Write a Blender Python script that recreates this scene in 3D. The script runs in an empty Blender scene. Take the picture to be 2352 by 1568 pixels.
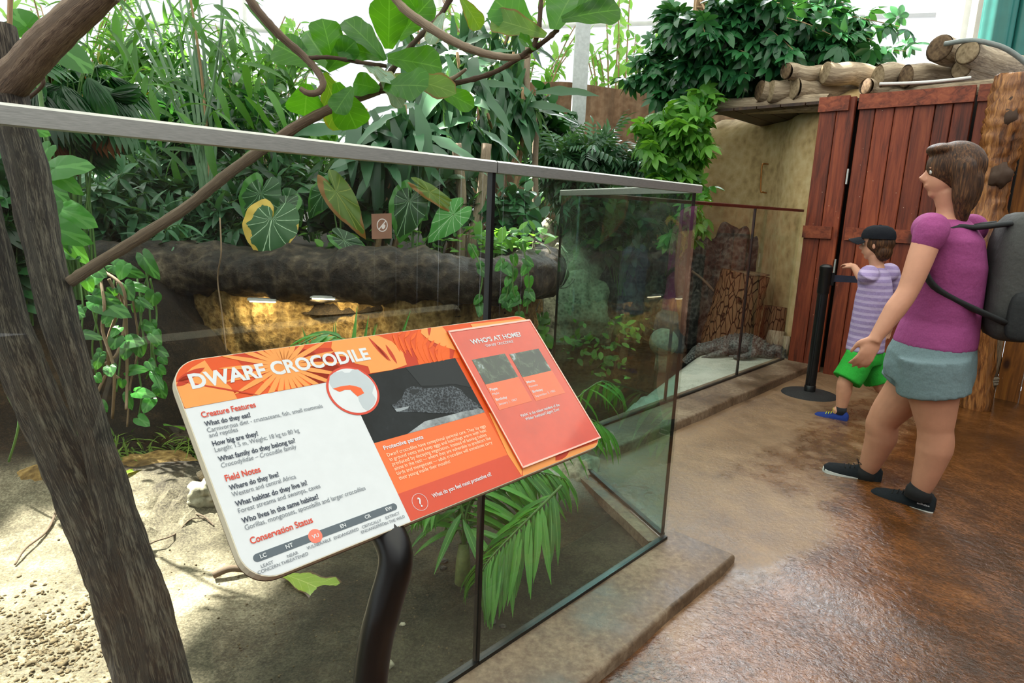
import bpy, math, random
import numpy as np
from mathutils import Vector, Matrix

random.seed(7)
rng = np.random.default_rng(7)
SC = bpy.context.scene
COL = SC.collection
PI = math.pi

# ---------------------------------------------------------------- camera
W, H = 2352, 1568
CX, CY = W / 2, H / 2
FOC, PITCH, ROLL = 1479.2, math.radians(11.526), math.radians(2.319)
EYE = np.array([0.0, 0.0, 1.25])
_f = np.array([0, math.cos(PITCH), -math.sin(PITCH)])
_u = np.array([0, math.sin(PITCH), math.cos(PITCH)])
_r = np.array([1.0, 0, 0])
CAMX = math.cos(ROLL) * _r + math.sin(ROLL) * _u
CAMY = -math.sin(ROLL) * _r + math.cos(ROLL) * _u
cam_d = bpy.data.cameras.new('camera')
cam_d.sensor_width = 36.0
cam_d.lens = FOC / W * 36.0
cam_d.clip_start = 0.05
cam_d.clip_end = 200
cam = bpy.data.objects.new('camera', cam_d)
COL.objects.link(cam)
cam.matrix_world = Matrix(((CAMX[0], CAMY[0], -_f[0], EYE[0]),
                           (CAMX[1], CAMY[1], -_f[1], EYE[1]),
                           (CAMX[2], CAMY[2], -_f[2], EYE[2]),
                           (0, 0, 0, 1)))
SC.camera = cam

# ---------------------------------------------------------------- light and exposure
SC.view_settings.view_transform = 'Standard'
SC.view_settings.look = 'None'
SC.view_settings.exposure = 0.0
SC.view_settings.gamma = 1.0
world = bpy.data.worlds.new('world')
SC.world = world
world.use_nodes = True
_wn = world.node_tree
_wn.nodes.clear()
_bg = _wn.nodes.new('ShaderNodeBackground')
_bg.inputs['Color'].default_value = (0.93, 0.97, 1.0, 1)
_bg.inputs['Strength'].default_value = 1.25
# bright patch added to the sky, ahead and right, for glare on the floor
_tc = _wn.nodes.new('ShaderNodeTexCoord')
_dp = _wn.nodes.new('ShaderNodeVectorMath'); _dp.operation = 'DOT_PRODUCT'
_dp.inputs[1].default_value = (math.sin(math.radians(12)) * math.cos(math.radians(37)), math.cos(math.radians(12)) * math.cos(math.radians(37)), math.sin(math.radians(37)))
_wn.links.new(_tc.outputs['Generated'], _dp.inputs[0])
_mr = _wn.nodes.new('ShaderNodeMapRange'); _mr.interpolation_type = 'SMOOTHSTEP'
for _i, _v in ((1, 0.955), (2, 0.99), (3, 1.12), (4, 22.0)): _mr.inputs[_i].default_value = _v
_wn.links.new(_dp.outputs['Value'], _mr.inputs[0])
_wn.links.new(_mr.outputs[0], _bg.inputs['Strength'])
_wo = _wn.nodes.new('ShaderNodeOutputWorld')
_wn.links.new(_bg.outputs[0], _wo.inputs[0])

SUN_AZ, SUN_EL = math.radians(-60), math.radians(57)
SUN_DIR = np.array([math.sin(SUN_AZ) * math.cos(SUN_EL), math.cos(SUN_AZ) * math.cos(SUN_EL), math.sin(SUN_EL)])
sun_d = bpy.data.lights.new('sun', 'SUN')
sun_d.energy = 30.0
sun_d.color = (1.0, 0.95, 0.86)
sun_d.angle = math.radians(0.9)
sun = bpy.data.objects.new('sun', sun_d)
COL.objects.link(sun)
sun.location = (-4, 6, 9)
sun.rotation_euler = Vector(-SUN_DIR).to_track_quat('-Z', 'Y').to_euler()

SC.cycles.max_bounces = 8
SC.cycles.diffuse_bounces = 3
SC.cycles.glossy_bounces = 3
SC.cycles.transmission_bounces = 3
SC.cycles.transparent_max_bounces = 14
SC.cycles.sample_clamp_indirect = 4.0
SC.cycles.caustics_reflective = False
SC.cycles.caustics_refractive = False
SC.cycles.use_denoising = True
SC.cycles.use_adaptive_sampling = True
SC.cycles.adaptive_threshold = 0.02

# ---------------------------------------------------------------- pixel <-> place (only to read places off the calibrated view)
A1, A2 = math.radians(42.6), math.radians(-19.49)
D1 = np.array([math.sin(A1), math.cos(A1), 0.0])          # along the glass fronts
D2 = np.array([math.sin(A2), math.cos(A2), 0.0])          # along the side pane
NR = np.array([math.cos(A1), -math.sin(A1), 0.0])         # across, towards the walkway
ZZ = np.array([0, 0, 1.0])

def ray(px, py):
    return ((px - CX) / FOC) * CAMX - ((py - CY) / FOC) * CAMY + _f
def onz(px, py, z=0.0):
    d = ray(px, py)
    return EYE + d * (z - EYE[2]) / d[2]
def ony(px, py, y):
    d = ray(px, py)
    return EYE + d * y / d[1]
def onplane(px, py, p, n):
    d = ray(px, py)
    return EYE + d * (np.dot(np.array(p) - EYE, n) / np.dot(d, n))
def pxm(y):                                               # metres per pixel about y metres ahead
    return y / FOC

def lin(c):
    return c / 12.92 if c <= 0.04045 else ((c + 0.055) / 1.055) ** 2.4
def hx(s, a=1.0):
    s = s.lstrip('#')
    return tuple(lin(int(s[i:i + 2], 16) / 255) for i in (0, 2, 4)) + (a,)

# ---------------------------------------------------------------- things, parts, tags
def wloc(o):
    v = np.zeros(3)
    while o is not None:
        v += np.array(o.location)
        o = o.parent
    return v
def tag(o, label=None, cat=None, group=None, kind=None):
    if label: o['label'] = label
    if cat: o['category'] = cat
    if group: o['group'] = group
    if kind: o['kind'] = kind
    return o
def thing(name, label, cat, loc=(0, 0, 0), group=None):
    o = bpy.data.objects.new(name, None)
    o.empty_display_size = 0.1
    COL.objects.link(o)
    o.location = tuple(float(v) for v in loc)
    return tag(o, label, cat, group)

class MB:
    """collects geometry (world coordinates) for ONE mesh object"""
    def __init__(s):
        s.v, s.f, s.m, s.a, s.n = [], [], [], [], 0
    def add(s, verts, faces, mi=0, attr=None):
        verts = np.asarray(verts, float)
        s.v.append(verts)
        off = s.n
        for f in faces:
            s.f.append(tuple(int(i) + off for i in f))
        s.m.extend([mi] * len(faces))
        if attr is None:
            attr = np.zeros((len(verts), 3))
        s.a.append(np.asarray(attr, float))
        s.n += len(verts)
        return s
    def box(s, c, half, ax=None, mi=0, at=None):
        c = np.asarray(c, float)
        ax = np.eye(3) if ax is None else np.asarray(ax, float)
        vs = []
        for k in (-1, 1):
            for j in (-1, 1):
                for i in (-1, 1):
                    vs.append(c + ax[0] * i * half[0] + ax[1] * j * half[1] + ax[2] * k * half[2])
        return s.add(vs, [(0, 2, 3, 1), (4, 5, 7, 6), (0, 1, 5, 4), (2, 6, 7, 3), (0, 4, 6, 2), (1, 3, 7, 5)], mi, None if at is None else [at] * 8)
    def tube(s, pts, rad, seg=8, mi=0, cap=True, jit=0.0, flat=None, smooth=0):
        pts = np.asarray(pts, float)
        rad = np.asarray(rad if np.ndim(rad) else [rad] * len(pts), float)
        if smooth:
            pts, rad = spline(pts, smooth), np.interp(np.linspace(0, len(rad) - 1, (len(rad) - 1) * smooth + 1), range(len(rad)), rad)
        n = len(pts)
        tan = np.gradient(pts, axis=0)
        tan /= np.linalg.norm(tan, axis=1)[:, None] + 1e-12
        ref = np.array([0.0, 0, 1]) if abs(tan[0][2]) < 0.9 else np.array([1.0, 0, 0])
        a = np.cross(tan[0], ref); a /= np.linalg.norm(a)
        vs, at = [], []
        L = np.concatenate([[0], np.cumsum(np.linalg.norm(np.diff(pts, axis=0), axis=1))])
        for i in range(n):
            a = a - tan[i] * np.dot(a, tan[i]); a /= np.linalg.norm(a) + 1e-12
            b = np.cross(tan[i], a)
            for k in range(seg):
                t = 2 * PI * k / seg
                r = rad[i] * (1 + (random.uniform(-jit, jit) if jit else 0))
                fb = 1.0 if flat is None else flat
                vs.append(pts[i] + (a * math.cos(t) + b * math.sin(t) * fb) * r)
                at.append((L[i], k / seg, 0))
        fs = []
        for i in range(n - 1):
            for k in range(seg):
                k2 = (k + 1) % seg
                fs.append((i * seg + k, i * seg + k2, (i + 1) * seg + k2, (i + 1) * seg + k))
        if cap:
            fs.append(tuple(range(seg - 1, -1, -1)))
            fs.append(tuple((n - 1) * seg + k for k in range(seg)))
        return s.add(vs, fs, mi, at)
    def prism(s, poly, o, ex, ey, ez, z0, z1, mi=0):
        n = len(poly)
        o, ex, ey, ez = (np.asarray(q, float) for q in (o, ex, ey, ez))
        vs = [o + ex * p[0] + ey * p[1] + ez * z for z in (z0, z1) for p in poly]
        ar = sum(poly[i][0] * poly[(i + 1) % n][1] - poly[(i + 1) % n][0] * poly[i][1] for i in range(n))
        hand = np.dot(np.cross(ex, ey), ez) * ar * (z1 - z0)
        fs = [tuple(range(n - 1, -1, -1)), tuple(n + i for i in range(n))] + [(i, (i + 1) % n, n + (i + 1) % n, n + i) for i in range(n)]
        if hand < 0:
            fs = [tuple(reversed(f)) for f in fs]
        return s.add(vs, fs, mi)
    def lathe(s, prof, o, seg=24, mi=0, ax=None):
        ax = np.eye(3) if ax is None else np.asarray(ax, float)
        o = np.asarray(o, float)
        vs = []
        for r, z in prof:
            for k in range(seg):
                t = 2 * PI * k / seg
                vs.append(o + ax[0] * r * math.cos(t) + ax[1] * r * math.sin(t) + ax[2] * z)
        n = len(prof)
        fs = [(i * seg + k, i * seg + (k + 1) % seg, (i + 1) * seg + (k + 1) % seg, (i + 1) * seg + k) for i in range(n - 1) for k in range(seg)]
        fs.append(tuple(range(seg - 1, -1, -1)))
        fs.append(tuple((n - 1) * seg + k for k in range(seg)))
        return s.add(vs, fs, mi)
    def ball(s, c, rad, su=16, sv=10, mi=0, ax=None, bump=0.0, seed=0):
        ax = np.eye(3) if ax is None else np.asarray(ax, float)
        rad = np.asarray(rad if np.ndim(rad) else [rad] * 3, float)
        c = np.asarray(c, float)
        vs = [(0, 0, -1)]
        for j in range(1, sv):
            p = PI * j / sv
            for i in range(su):
                t = 2 * PI * i / su
                vs.append((math.sin(p) * math.cos(t), math.sin(p) * math.sin(t), -math.cos(p)))
        vs.append((0, 0, 1))
        vs = np.array(vs)
        if bump:
            k = 1 + bump * lumps(vs * 2.2 + seed * 7.3)
            vs = vs * k[:, None]
        q = c + (vs * rad) @ ax
        fs = [(0, 1 + (i + 1) % su, 1 + i) for i in range(su)]
        for j in range(sv - 2):
            a = 1 + j * su
            fs += [(a + i, a + (i + 1) % su, a + su + (i + 1) % su, a + su + i) for i in range(su)]
        a = 1 + (sv - 2) * su
        fs += [(a + i, a + (i + 1) % su, len(vs) - 1) for i in range(su)]
        return s.add(q, fs, mi)
    def grid(s, P, mi=0, attr=None, closed=False):
        """P: (n, m, 3) array of points"""
        n, m = P.shape[:2]
        fs = [(i * m + j, i * m + j + 1, (i + 1) * m + j + 1, (i + 1) * m + j) for i in range(n - 1) for j in range(m - 1)]
        if closed:
            fs += [(i * m + m - 1, i * m, (i + 1) * m, (i + 1) * m + m - 1) for i in range(n - 1)]
        return s.add(P.reshape(-1, 3), fs, mi, None if attr is None else attr.reshape(-1, 3))
    def mesh(s, name, mats, off=(0, 0, 0), smooth=True, sharp=None):
        me = bpy.data.meshes.new(name)
        v = np.concatenate(s.v) - np.asarray(off)
        me.from_pydata(v.tolist(), [], s.f)
        if not isinstance(mats, (list, tuple)): mats = [mats]
        for m in mats: me.materials.append(m)
        me.polygons.foreach_set('material_index', s.m)
        me.polygons.foreach_set('use_smooth', [bool(smooth)] * len(s.f))
        at = me.attributes.new('luv', 'FLOAT_VECTOR', 'POINT')
        at.data.foreach_set('vector', np.concatenate(s.a).astype(np.float32).ravel())
        me.update()
        if smooth and sharp is not None:
            me.set_sharp_from_angle(angle=math.radians(sharp))
        return me
    def build(s, name, mats, parent=None, smooth=True, sharp=40, kind=None):
        off = wloc(parent) if parent is not None else np.zeros(3)
        loc = np.zeros(3)
        if parent is None:                                # origin at the foot of the thing
            v = np.concatenate(s.v)
            loc = np.array([(v[:, 0].min() + v[:, 0].max()) / 2, (v[:, 1].min() + v[:, 1].max()) / 2, v[:, 2].min()])
        me = s.mesh(name, mats, off + loc, smooth, sharp)
        o = bpy.data.objects.new(name, me)
        COL.objects.link(o)
        o.location = tuple(loc)
        if parent is not None: o.parent = parent
        if kind: o['kind'] = kind
        return o

def spline(P, k):
    P = np.asarray(P, float)
    n = len(P)
    out = []
    for i in range(n - 1):
        p0, p1, p2, p3 = P[max(i - 1, 0)], P[i], P[i + 1], P[min(i + 2, n - 1)]
        for j in range(k):
            t = j / k
            out.append(0.5 * ((2 * p1) + (-p0 + p2) * t + (2 * p0 - 5 * p1 + 4 * p2 - p3) * t * t + (-p0 + 3 * p1 - 3 * p2 + p3) * t ** 3))
    out.append(P[-1])
    return np.array(out)
_lk = np.random.default_rng(3).normal(size=(10, 3)); _lp = np.random.default_rng(4).uniform(0, 6.28, 10)
def lumps(v):                                             # cheap smooth 3-D noise about -1..1
    v = np.asarray(v, float)
    r = np.zeros(v.shape[:-1])
    for i in range(10):
        r += np.sin(v @ (_lk[i] * (1 + 0.35 * i)) + _lp[i]) / (1 + 0.3 * i)
    return r / 2.6
def sstep(a, b, x):
    t = np.clip((np.asarray(x, float) - a) / (b - a), 0, 1)
    return t * t * (3 - 2 * t)
def nz(v):
    v = np.asarray(v, float)
    return v / (np.linalg.norm(v) + 1e-12)
# ---------------------------------------------------------------- materials
class MT:
    def __init__(s, name):
        s.mat = bpy.data.materials.new(name)
        s.mat.use_nodes = True
        s.nt = s.mat.node_tree
        s.nt.nodes.clear()
        s.out = s.n('ShaderNodeOutputMaterial')
        s._pos = None
    def n(s, t, **kw):
        nd = s.nt.nodes.new(t)
        for k, v in kw.items(): setattr(nd, k, v)
        return nd
    def ln(s, a, b): s.nt.links.new(a, b)
    def put(s, sock, v):
        if hasattr(v, 'is_linked') or isinstance(v, bpy.types.NodeSocket): s.ln(v, sock)
        else: sock.default_value = v
    def pos(s, scale=(1, 1, 1), rot=(0, 0, 0)):
        g = s.n('ShaderNodeTexCoord')
        m = s.n('ShaderNodeMapping')
        m.inputs['Scale'].default_value = scale
        m.inputs['Rotation'].default_value = rot
        s.ln(g.outputs['Object'], m.inputs['Vector'])
        return m.outputs[0]
    def attr(s, name='luv'):
        a = s.n('ShaderNodeAttribute', attribute_name=name)
        sp = s.n('ShaderNodeSeparateXYZ')
        s.ln(a.outputs['Vector'], sp.inputs[0])
        return sp.outputs, a.outputs['Vector']
    def noise(s, scale=5, detail=4, rough=0.55, vec=None, dist=0.0):
        t = s.n('ShaderNodeTexNoise')
        t.inputs['Scale'].default_value = scale
        t.inputs['Detail'].default_value = detail
        t.inputs['Roughness'].default_value = rough
        t.inputs['Distortion'].default_value = dist
        s.ln(vec if vec is not None else s.pos(), t.inputs['Vector'])
        return t.outputs['Fac']
    def vor(s, scale=5, feature='F1', vec=None, out='Distance', rand=1.0):
        t = s.n('ShaderNodeTexVoronoi', feature=feature)
        t.inputs['Scale'].default_value = scale
        t.inputs['Randomness'].default_value = rand
        s.ln(vec if vec is not None else s.pos(), t.inputs['Vector'])
        return t.outputs[out]
    def ramp(s, fac, stops, interp='LINEAR'):
        r = s.n('ShaderNodeValToRGB')
        r.color_ramp.interpolation = interp
        e = r.color_ramp.elements
        while len(e) < len(stops): e.new(0.5)
        for k, (p, c) in enumerate(stops):
            e[k].position = p
            e[k].color = hx(c) if isinstance(c, str) else ((c, c, c, 1) if not isinstance(c, tuple) else c)
        s.put(r.inputs[0], fac)
        return r.outputs[0]
    def mix(s, fac, a, b, mode='MIX'):
        m = s.n('ShaderNodeMix', data_type='RGBA', blend_type=mode)
        s.put(m.inputs[0], fac)
        for i, c in ((6, a), (7, b)):
            s.put(m.inputs[i], hx(c) if isinstance(c, str) else c)
        return m.outputs[2]
    def math(s, op, a, b=0.0, clamp=False):
        m = s.n('ShaderNodeMath', operation=op, use_clamp=clamp)
        s.put(m.inputs[0], a); s.put(m.inputs[1], b)
        return m.outputs[0]
    def bump(s, h, strength=0.4, dist=0.01, normal=None):
        b = s.n('ShaderNodeBump')
        b.inputs['Strength'].default_value = strength
        b.inputs['Distance'].default_value = dist
        s.ln(h, b.inputs['Height'])
        if normal is not None: s.ln(normal, b.inputs['Normal'])
        return b.outputs[0]
    def pbr(s, color, rough=0.6, metal=0.0, normal=None, spec=0.5, emit=None, estr=0.0, coat=0.0):
        p = s.n('ShaderNodeBsdfPrincipled')
        s.put(p.inputs['Base Color'], hx(color) if isinstance(color, str) else color)
        s.put(p.inputs['Roughness'], rough)
        s.put(p.inputs['Metallic'], metal)
        s.put(p.inputs['Specular IOR Level'], spec)
        if coat: p.inputs['Coat Weight'].default_value = coat; p.inputs['Coat Roughness'].default_value = 0.06
        if normal is not None: s.ln(normal, p.inputs['Normal'])
        if emit is not None:
            p.inputs['Emission Color'].default_value = emit if not isinstance(emit, str) else hx(emit)
            p.inputs['Emission Strength'].default_value = estr
        return p.outputs[0]
    def done(s, shader):
        s.ln(shader, s.out.inputs[0])
        return s.mat

def plain(name, color, rough=0.6, metal=0.0, nscale=30, var=0.12, bump=0.0, spec=0.5, coat=0.0):
    t = MT(name)
    c = hx(color)
    f = t.noise(nscale, 3)
    lo = tuple(v * (1 - var) for v in c[:3]) + (1,)
    hi = tuple(min(1, v * (1 + var)) for v in c[:3]) + (1,)
    col = t.ramp(f, [(0.3, lo), (0.7, hi)])
    nrm = t.bump(f, bump, 0.01) if bump else None
    return t.done(t.pbr(col, rough, metal, nrm, spec, coat=coat))

def leafmat(name, dark, light, vein=None, edge=None, back=0.35, rough=0.38, ribs=0, trans=None, spec=0.5, ribw=0.03):
    """luv.x along the leaf, luv.y across (-1..1), luv.z random per leaf"""
    t = MT(name)
    (x, y, z), _ = t.attr()
    col = t.ramp(t.math('FRACT', t.math('MULTIPLY', z, 7.31)), [(0.0, dark), (0.75, light), (1.0, light)])
    ay = t.math('ABSOLUTE', y)
    if vein:
        m = t.math('LESS_THAN', ay, 0.035 if ribs else 0.06)
        if ribs:
            q = t.math('SUBTRACT', t.math('MULTIPLY', x, ribs), t.math('MULTIPLY', ay, ribs * 0.28))
            w = t.math('ABSOLUTE', t.math('SUBTRACT', t.math('FRACT', q), 0.5))
            m2 = t.math('MULTIPLY', t.math('LESS_THAN', w, ribw), 0.8)
            m = t.math('MAXIMUM', m, m2)
        col = t.mix(m, col, vein)
    if edge:
        nn = t.noise(9, 3)
        m = t.math('GREATER_THAN', t.math('ADD', ay, t.math('MULTIPLY', nn, 0.6)), 1.18)
        col = t.mix(m, col, edge)
    p = t.pbr(col, rough, 0, spec=spec)
    tr = t.n('ShaderNodeBsdfTranslucent')
    c2 = t.mix(0.55, col, trans or '#8fce2a', 'MIX')
    t.ln(c2, tr.inputs[0])
    mx = t.n('ShaderNodeMixShader')
    mx.inputs[0].default_value = back
    t.ln(p, mx.inputs[1]); t.ln(tr.outputs[0], mx.inputs[2])
    return t.done(mx.outputs[0])

def polarmat(name, dark, light, vein, nv=6, edge=None, back=0.25, rough=0.33, trans='#5fa02a', vw=0.024):
    """heart leaf: luv.x from the stalk outwards 0..1, luv.y angle -1..1, luv.z random"""
    t = MT(name)
    (x, y, z), _ = t.attr()
    col = t.ramp(t.math('FRACT', t.math('MULTIPLY', z, 7.31)), [(0.0, dark), (1.0, light)])
    ay = t.math('ABSOLUTE', y)
    a2 = t.math('ADD', ay, t.math('MULTIPLY', x, -0.05))
    w = t.math('MULTIPLY', t.math('ABSOLUTE', t.math('SUBTRACT', t.math('FRACT', t.math('ADD', t.math('MULTIPLY', a2, nv), 0.5)), 0.5)), t.math('ADD', x, 0.15))
    m = t.math('LESS_THAN', w, vw)
    col = t.mix(t.math('MULTIPLY', m, 0.85), col, vein)
    if edge:
        nn = t.noise(11, 3)
        m = t.math('GREATER_THAN', t.math('ADD', t.math('ADD', x, t.math('MULTIPLY', nn, 0.55)), t.math('MULTIPLY', y, -0.30)), 1.17)
        col = t.mix(m, col, edge)
    p = t.pbr(col, rough, 0, spec=0.5)
    tr = t.n('ShaderNodeBsdfTranslucent'); t.ln(t.mix(0.5, col, trans), tr.inputs[0])
    mx = t.n('ShaderNodeMixShader'); mx.inputs[0].default_value = back
    t.ln(p, mx.inputs[1]); t.ln(tr.outputs[0], mx.inputs[2])
    return t.done(mx.outputs[0])
def barkmat(name, lo, mid, hi, sx=26, bump=0.9, dist=0.012, wet=0.75):
    t = MT(name)
    (L, k, _), vec = t.attr()
    cb = t.n('ShaderNodeCombineXYZ')
    ang = t.math('MULTIPLY', k, 2 * PI)
    t.ln(t.math('MULTIPLY', t.math('COSINE', ang), 0.35), cb.inputs[0])
    t.ln(t.math('MULTIPLY', t.math('SINE', ang), 0.35), cb.inputs[1])
    t.ln(t.math('MULTIPLY', L, 0.55), cb.inputs[2])
    a = t.noise(sx, 6, 0.65, cb.outputs[0], 0.6)
    b = t.noise(sx * 0.22, 3, 0.5, cb.outputs[0])
    h = t.math('ADD', t.math('MULTIPLY', a, 0.75), t.math('MULTIPLY', b, 0.35))
    col = t.ramp(h, [(0.38, lo), (0.52, mid), (0.68, hi)])
    return t.done(t.pbr(col, wet, 0, t.bump(h, bump, dist)))

def glassmat(name, tint, refl=1.0, dust=0.0):
    t = MT(name)
    tr = t.n('ShaderNodeBsdfTransparent')
    tr.inputs[0].default_value = tint
    gl = t.n('ShaderNodeBsdfGlossy')
    gl.inputs['Roughness'].default_value = 0.0
    gl.inputs['Color'].default_value = (refl, refl, refl, 1)
    fr = t.n('ShaderNodeFresnel'); fr.inputs[0].default_value = 1.5
    geo = t.n('ShaderNodeNewGeometry')
    front = t.math('SUBTRACT', 1.0, geo.outputs['Backfacing'])
    fac = t.math('MULTIPLY', t.math('MULTIPLY', fr.outputs[0], 1.5), front, True)
    mx = t.n('ShaderNodeMixShader')
    t.ln(fac, mx.inputs[0]); t.ln(tr.outputs[0], mx.inputs[1]); t.ln(gl.outputs[0], mx.inputs[2])
    res = mx.outputs[0]
    if dust:
        df = t.n('ShaderNodeBsdfDiffuse'); df.inputs[0].default_value = (0.75, 0.8, 0.78, 1)
        sp = t.math('LESS_THAN', t.vor(330), 0.16)
        sp = t.math('MULTIPLY', sp, t.math('GREATER_THAN', t.noise(2.1, 3), 0.5))
        fm = t.math('MULTIPLY', t.noise(3.0, 5), dust * 0.25)
        sp = t.math('MULTIPLY', t.math('ADD', t.math('MULTIPLY', sp, dust * 2.5), fm), front, True)
        m2 = t.n('ShaderNodeMixShader')
        t.ln(sp, m2.inputs[0]); t.ln(res, m2.inputs[1]); t.ln(df.outputs[0], m2.inputs[2])
        res = m2.outputs[0]
    return t.done(res)

# floor: stained, part wet concrete
def floor_material():
    t = MT('stained_concrete')
    a = t.noise(1.15, 5, 0.6)
    b = t.noise(9, 6, 0.65)
    c = t.noise(70, 4, 0.7)
    h = t.math('ADD', t.math('MULTIPLY', a, 0.5), t.math('ADD', t.math('MULTIPLY', b, 0.35), t.math('MULTIPLY', c, 0.25)))
    col = t.ramp(h, [(0.40, '#2c1a0a'), (0.52, '#4d2d11'), (0.62, '#6e431d'), (0.74, '#8f643b')])
    at, _ = t.attr()
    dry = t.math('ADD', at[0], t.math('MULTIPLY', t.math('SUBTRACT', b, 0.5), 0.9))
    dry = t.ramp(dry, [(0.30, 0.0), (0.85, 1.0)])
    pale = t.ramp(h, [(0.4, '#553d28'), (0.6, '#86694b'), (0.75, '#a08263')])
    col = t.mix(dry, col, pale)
    rg = t.ramp(t.math('ADD', t.math('MULTIPLY', b, 0.6), t.math('MULTIPLY', dry, 0.5)), [(0.25, 0.07), (0.5, 0.2), (0.9, 0.6)])
    wav = t.noise(34, 6, 0.62, t.pos((1.0, 1.0, 1)), 0.4)
    hh = t.math('ADD', t.math('MULTIPLY', wav, 0.8), t.math('MULTIPLY', c, 0.5))
    return t.done(t.pbr(col, rg, 0, t.bump(hh, 0.45, 0.012), 0.8))
def curb_material():
    t = MT('curb_concrete')
    a = t.noise(3, 5); b = t.noise(40, 5, 0.7)
    h = t.math('ADD', t.math('MULTIPLY', a, 0.6), t.math('MULTIPLY', b, 0.4))
    col = t.ramp(h, [(0.36, '#3d3024'), (0.5, '#6b5744'), (0.64, '#928069')])
    return t.done(t.pbr(col, t.ramp(a, [(0.4, 0.35), (0.6, 0.7)]), 0, t.bump(h, 0.5, 0.01)))
def ground_material():
    """luv.x beach paleness, luv.y mud, luv.z painted shade"""
    t = MT('sandy_ground')
    at, _ = t.attr()
    a = t.noise(1.6, 4); b = t.noise(13, 6, 0.7); c = t.noise(120, 3, 0.7)
    h = t.math('ADD', t.math('MULTIPLY', a, 0.35), t.math('ADD', t.math('MULTIPLY', b, 0.3), t.math('MULTIPLY', c, 0.35)))
    sand = t.ramp(h, [(0.38, '#393228'), (0.5, '#69614f'), (0.62, '#a1957e')])
    mud = t.ramp(h, [(0.38, '#0d0906'), (0.5, '#211910'), (0.64, '#453623')])
    beach = t.ramp(h, [(0.36, '#8d9184'), (0.52, '#c3c6ba'), (0.66, '#d6d8cd')])
    col = t.mix(at[1], t.mix(at[0], sand, beach), mud)
    col = t.mix(at[2], col, t.mix(1.0, col, '#7f8279', 'MULTIPLY'))  # multiplies painted shade into the ground colour
    hb = t.math('ADD', t.math('MULTIPLY', b, 0.7), t.math('MULTIPLY', c, 0.25))
    return t.done(t.pbr(col, 0.85, 0, t.bump(hb, 0.7, 0.02), 0.25))
def rock_material(name, stops, scale=4.0, bump=0.9, dist=0.05, rough=0.8, streak=None):
    t = MT(name)
    a = t.noise(scale, 6, 0.62); b = t.noise(scale * 7, 6, 0.7); v = t.vor(scale * 5)
    h = t.math('ADD', t.math('MULTIPLY', a, 0.5), t.math('ADD', t.math('MULTIPLY', b, 0.35), t.math('MULTIPLY', v, 0.2)))
    col = t.ramp(h, stops)
    if streak:
        s = t.noise(2.4, 4, 0.6, t.pos((2.2, 2.2, 0.25)))
        col = t.mix(t.ramp(s, [(0.45, 0.0), (0.7, 0.85)]), col, streak)
    return t.done(t.pbr(col, rough, 0, t.bump(h, bump, dist), 0.3))
def plank_material(name, lo, mid, hi, axis):
    """vertical boards: grain runs along z; the boards themselves are modelled"""
    t = MT(name)
    v = t.pos((9, 9, 0.7) if axis == 'z' else (0.7, 9, 9))
    at, _ = t.attr()
    cb = t.n('ShaderNodeVectorMath', operation='ADD')
    t.ln(v, cb.inputs[0])
    cm = t.n('ShaderNodeCombineXYZ')
    t.ln(t.math('MULTIPLY', at[2], 37.0), cm.inputs[0]); t.ln(t.math('MULTIPLY', at[2], 11.0), cm.inputs[2])
    t.ln(cm.outputs[0], cb.inputs[1])
    a = t.noise(3.2, 6, 0.65, cb.outputs[0], 0.8)
    b = t.noise(0.9, 3, 0.5, cb.outputs[0])
    col = t.ramp(t.math('ADD', t.math('MULTIPLY', a, 0.6), t.math('MULTIPLY', b, 0.4)), [(0.34, lo), (0.5, mid), (0.66, hi)])
    kn = t.vor(2.6, vec=t.pos((1.6, 1.6, 0.75)))
    col = t.mix(t.ramp(kn, [(0.05, 1.0), (0.13, 0.0)]), col, lo)
    spk = t.vor(16)
    col = t.mix(t.ramp(spk, [(0.035, 1.0), (0.05, 0.0)]), col, '#c9a891')
    tint = t.ramp(at[2], [(0.0, 0.72), (1.0, 1.12)])
    col = t.mix(1.0, col, tint, 'MULTIPLY')
    return t.done(t.pbr(col, 0.5, 0, t.bump(a, 0.25, 0.004), 0.4))

M = {}
M['floor'] = floor_material()
M['curb'] = curb_material()
M['ground'] = ground_material()
M['ledge'] = rock_material('dark_wet_rock', [(0.38, '#0c0a07'), (0.52, '#2a221a'), (0.62, '#4d4234'), (0.74, '#7a6f5c')], 3.2, 1.0, 0.05, 0.55)
M['tanrock'] = rock_material('tan_rockwork', [(0.36, '#4a3618'), (0.5, '#8d6e3c'), (0.66, '#c3a266')], 6, 1.0, 0.05, 0.8, '#2a1d0d')
M['walltan'] = rock_material('plaster_rock', [(0.35, '#9d8459'), (0.5, '#c8ac7b'), (0.66, '#dac597')], 2.2, 0.35, 0.02, 0.85, None)
M['wallbrown'] = rock_material('brown_rock_wall', [(0.35, '#5d4530'), (0.5, '#7f624a'), (0.66, '#957a60')], 2.0, 0.4, 0.03, 0.9, '#4c3a2a')
M['greyrock'] = rock_material('grey_rock', [(0.36, '#171615'), (0.5, '#3c3b38'), (0.64, '#77756d')], 4, 1.0, 0.05, 0.6)
M['palerock'] = rock_material('pale_rock', [(0.36, '#6b6656'), (0.5, '#98917c'), (0.66, '#b7b09b')], 7, 0.6, 0.02, 0.8)
M['straw'] = rock_material('straw_rock', [(0.36, '#5f6250'), (0.5, '#a2a184'), (0.66, '#c9c5a4')], 6, 0.9, 0.04, 0.9)
M['trunk'] = barkmat('fig_bark', '#0d0806', '#34281f', '#8d8170', 42, 1.0, 0.03)
M['branch'] = barkmat('branch_bark', '#33261c', '#6d5846', '#94806a', 60, 0.7, 0.006)
M['palebranch'] = barkmat('pale_bark', '#4a3b2d', '#8f7d68', '#b7a68e', 50, 0.5, 0.006)
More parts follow.
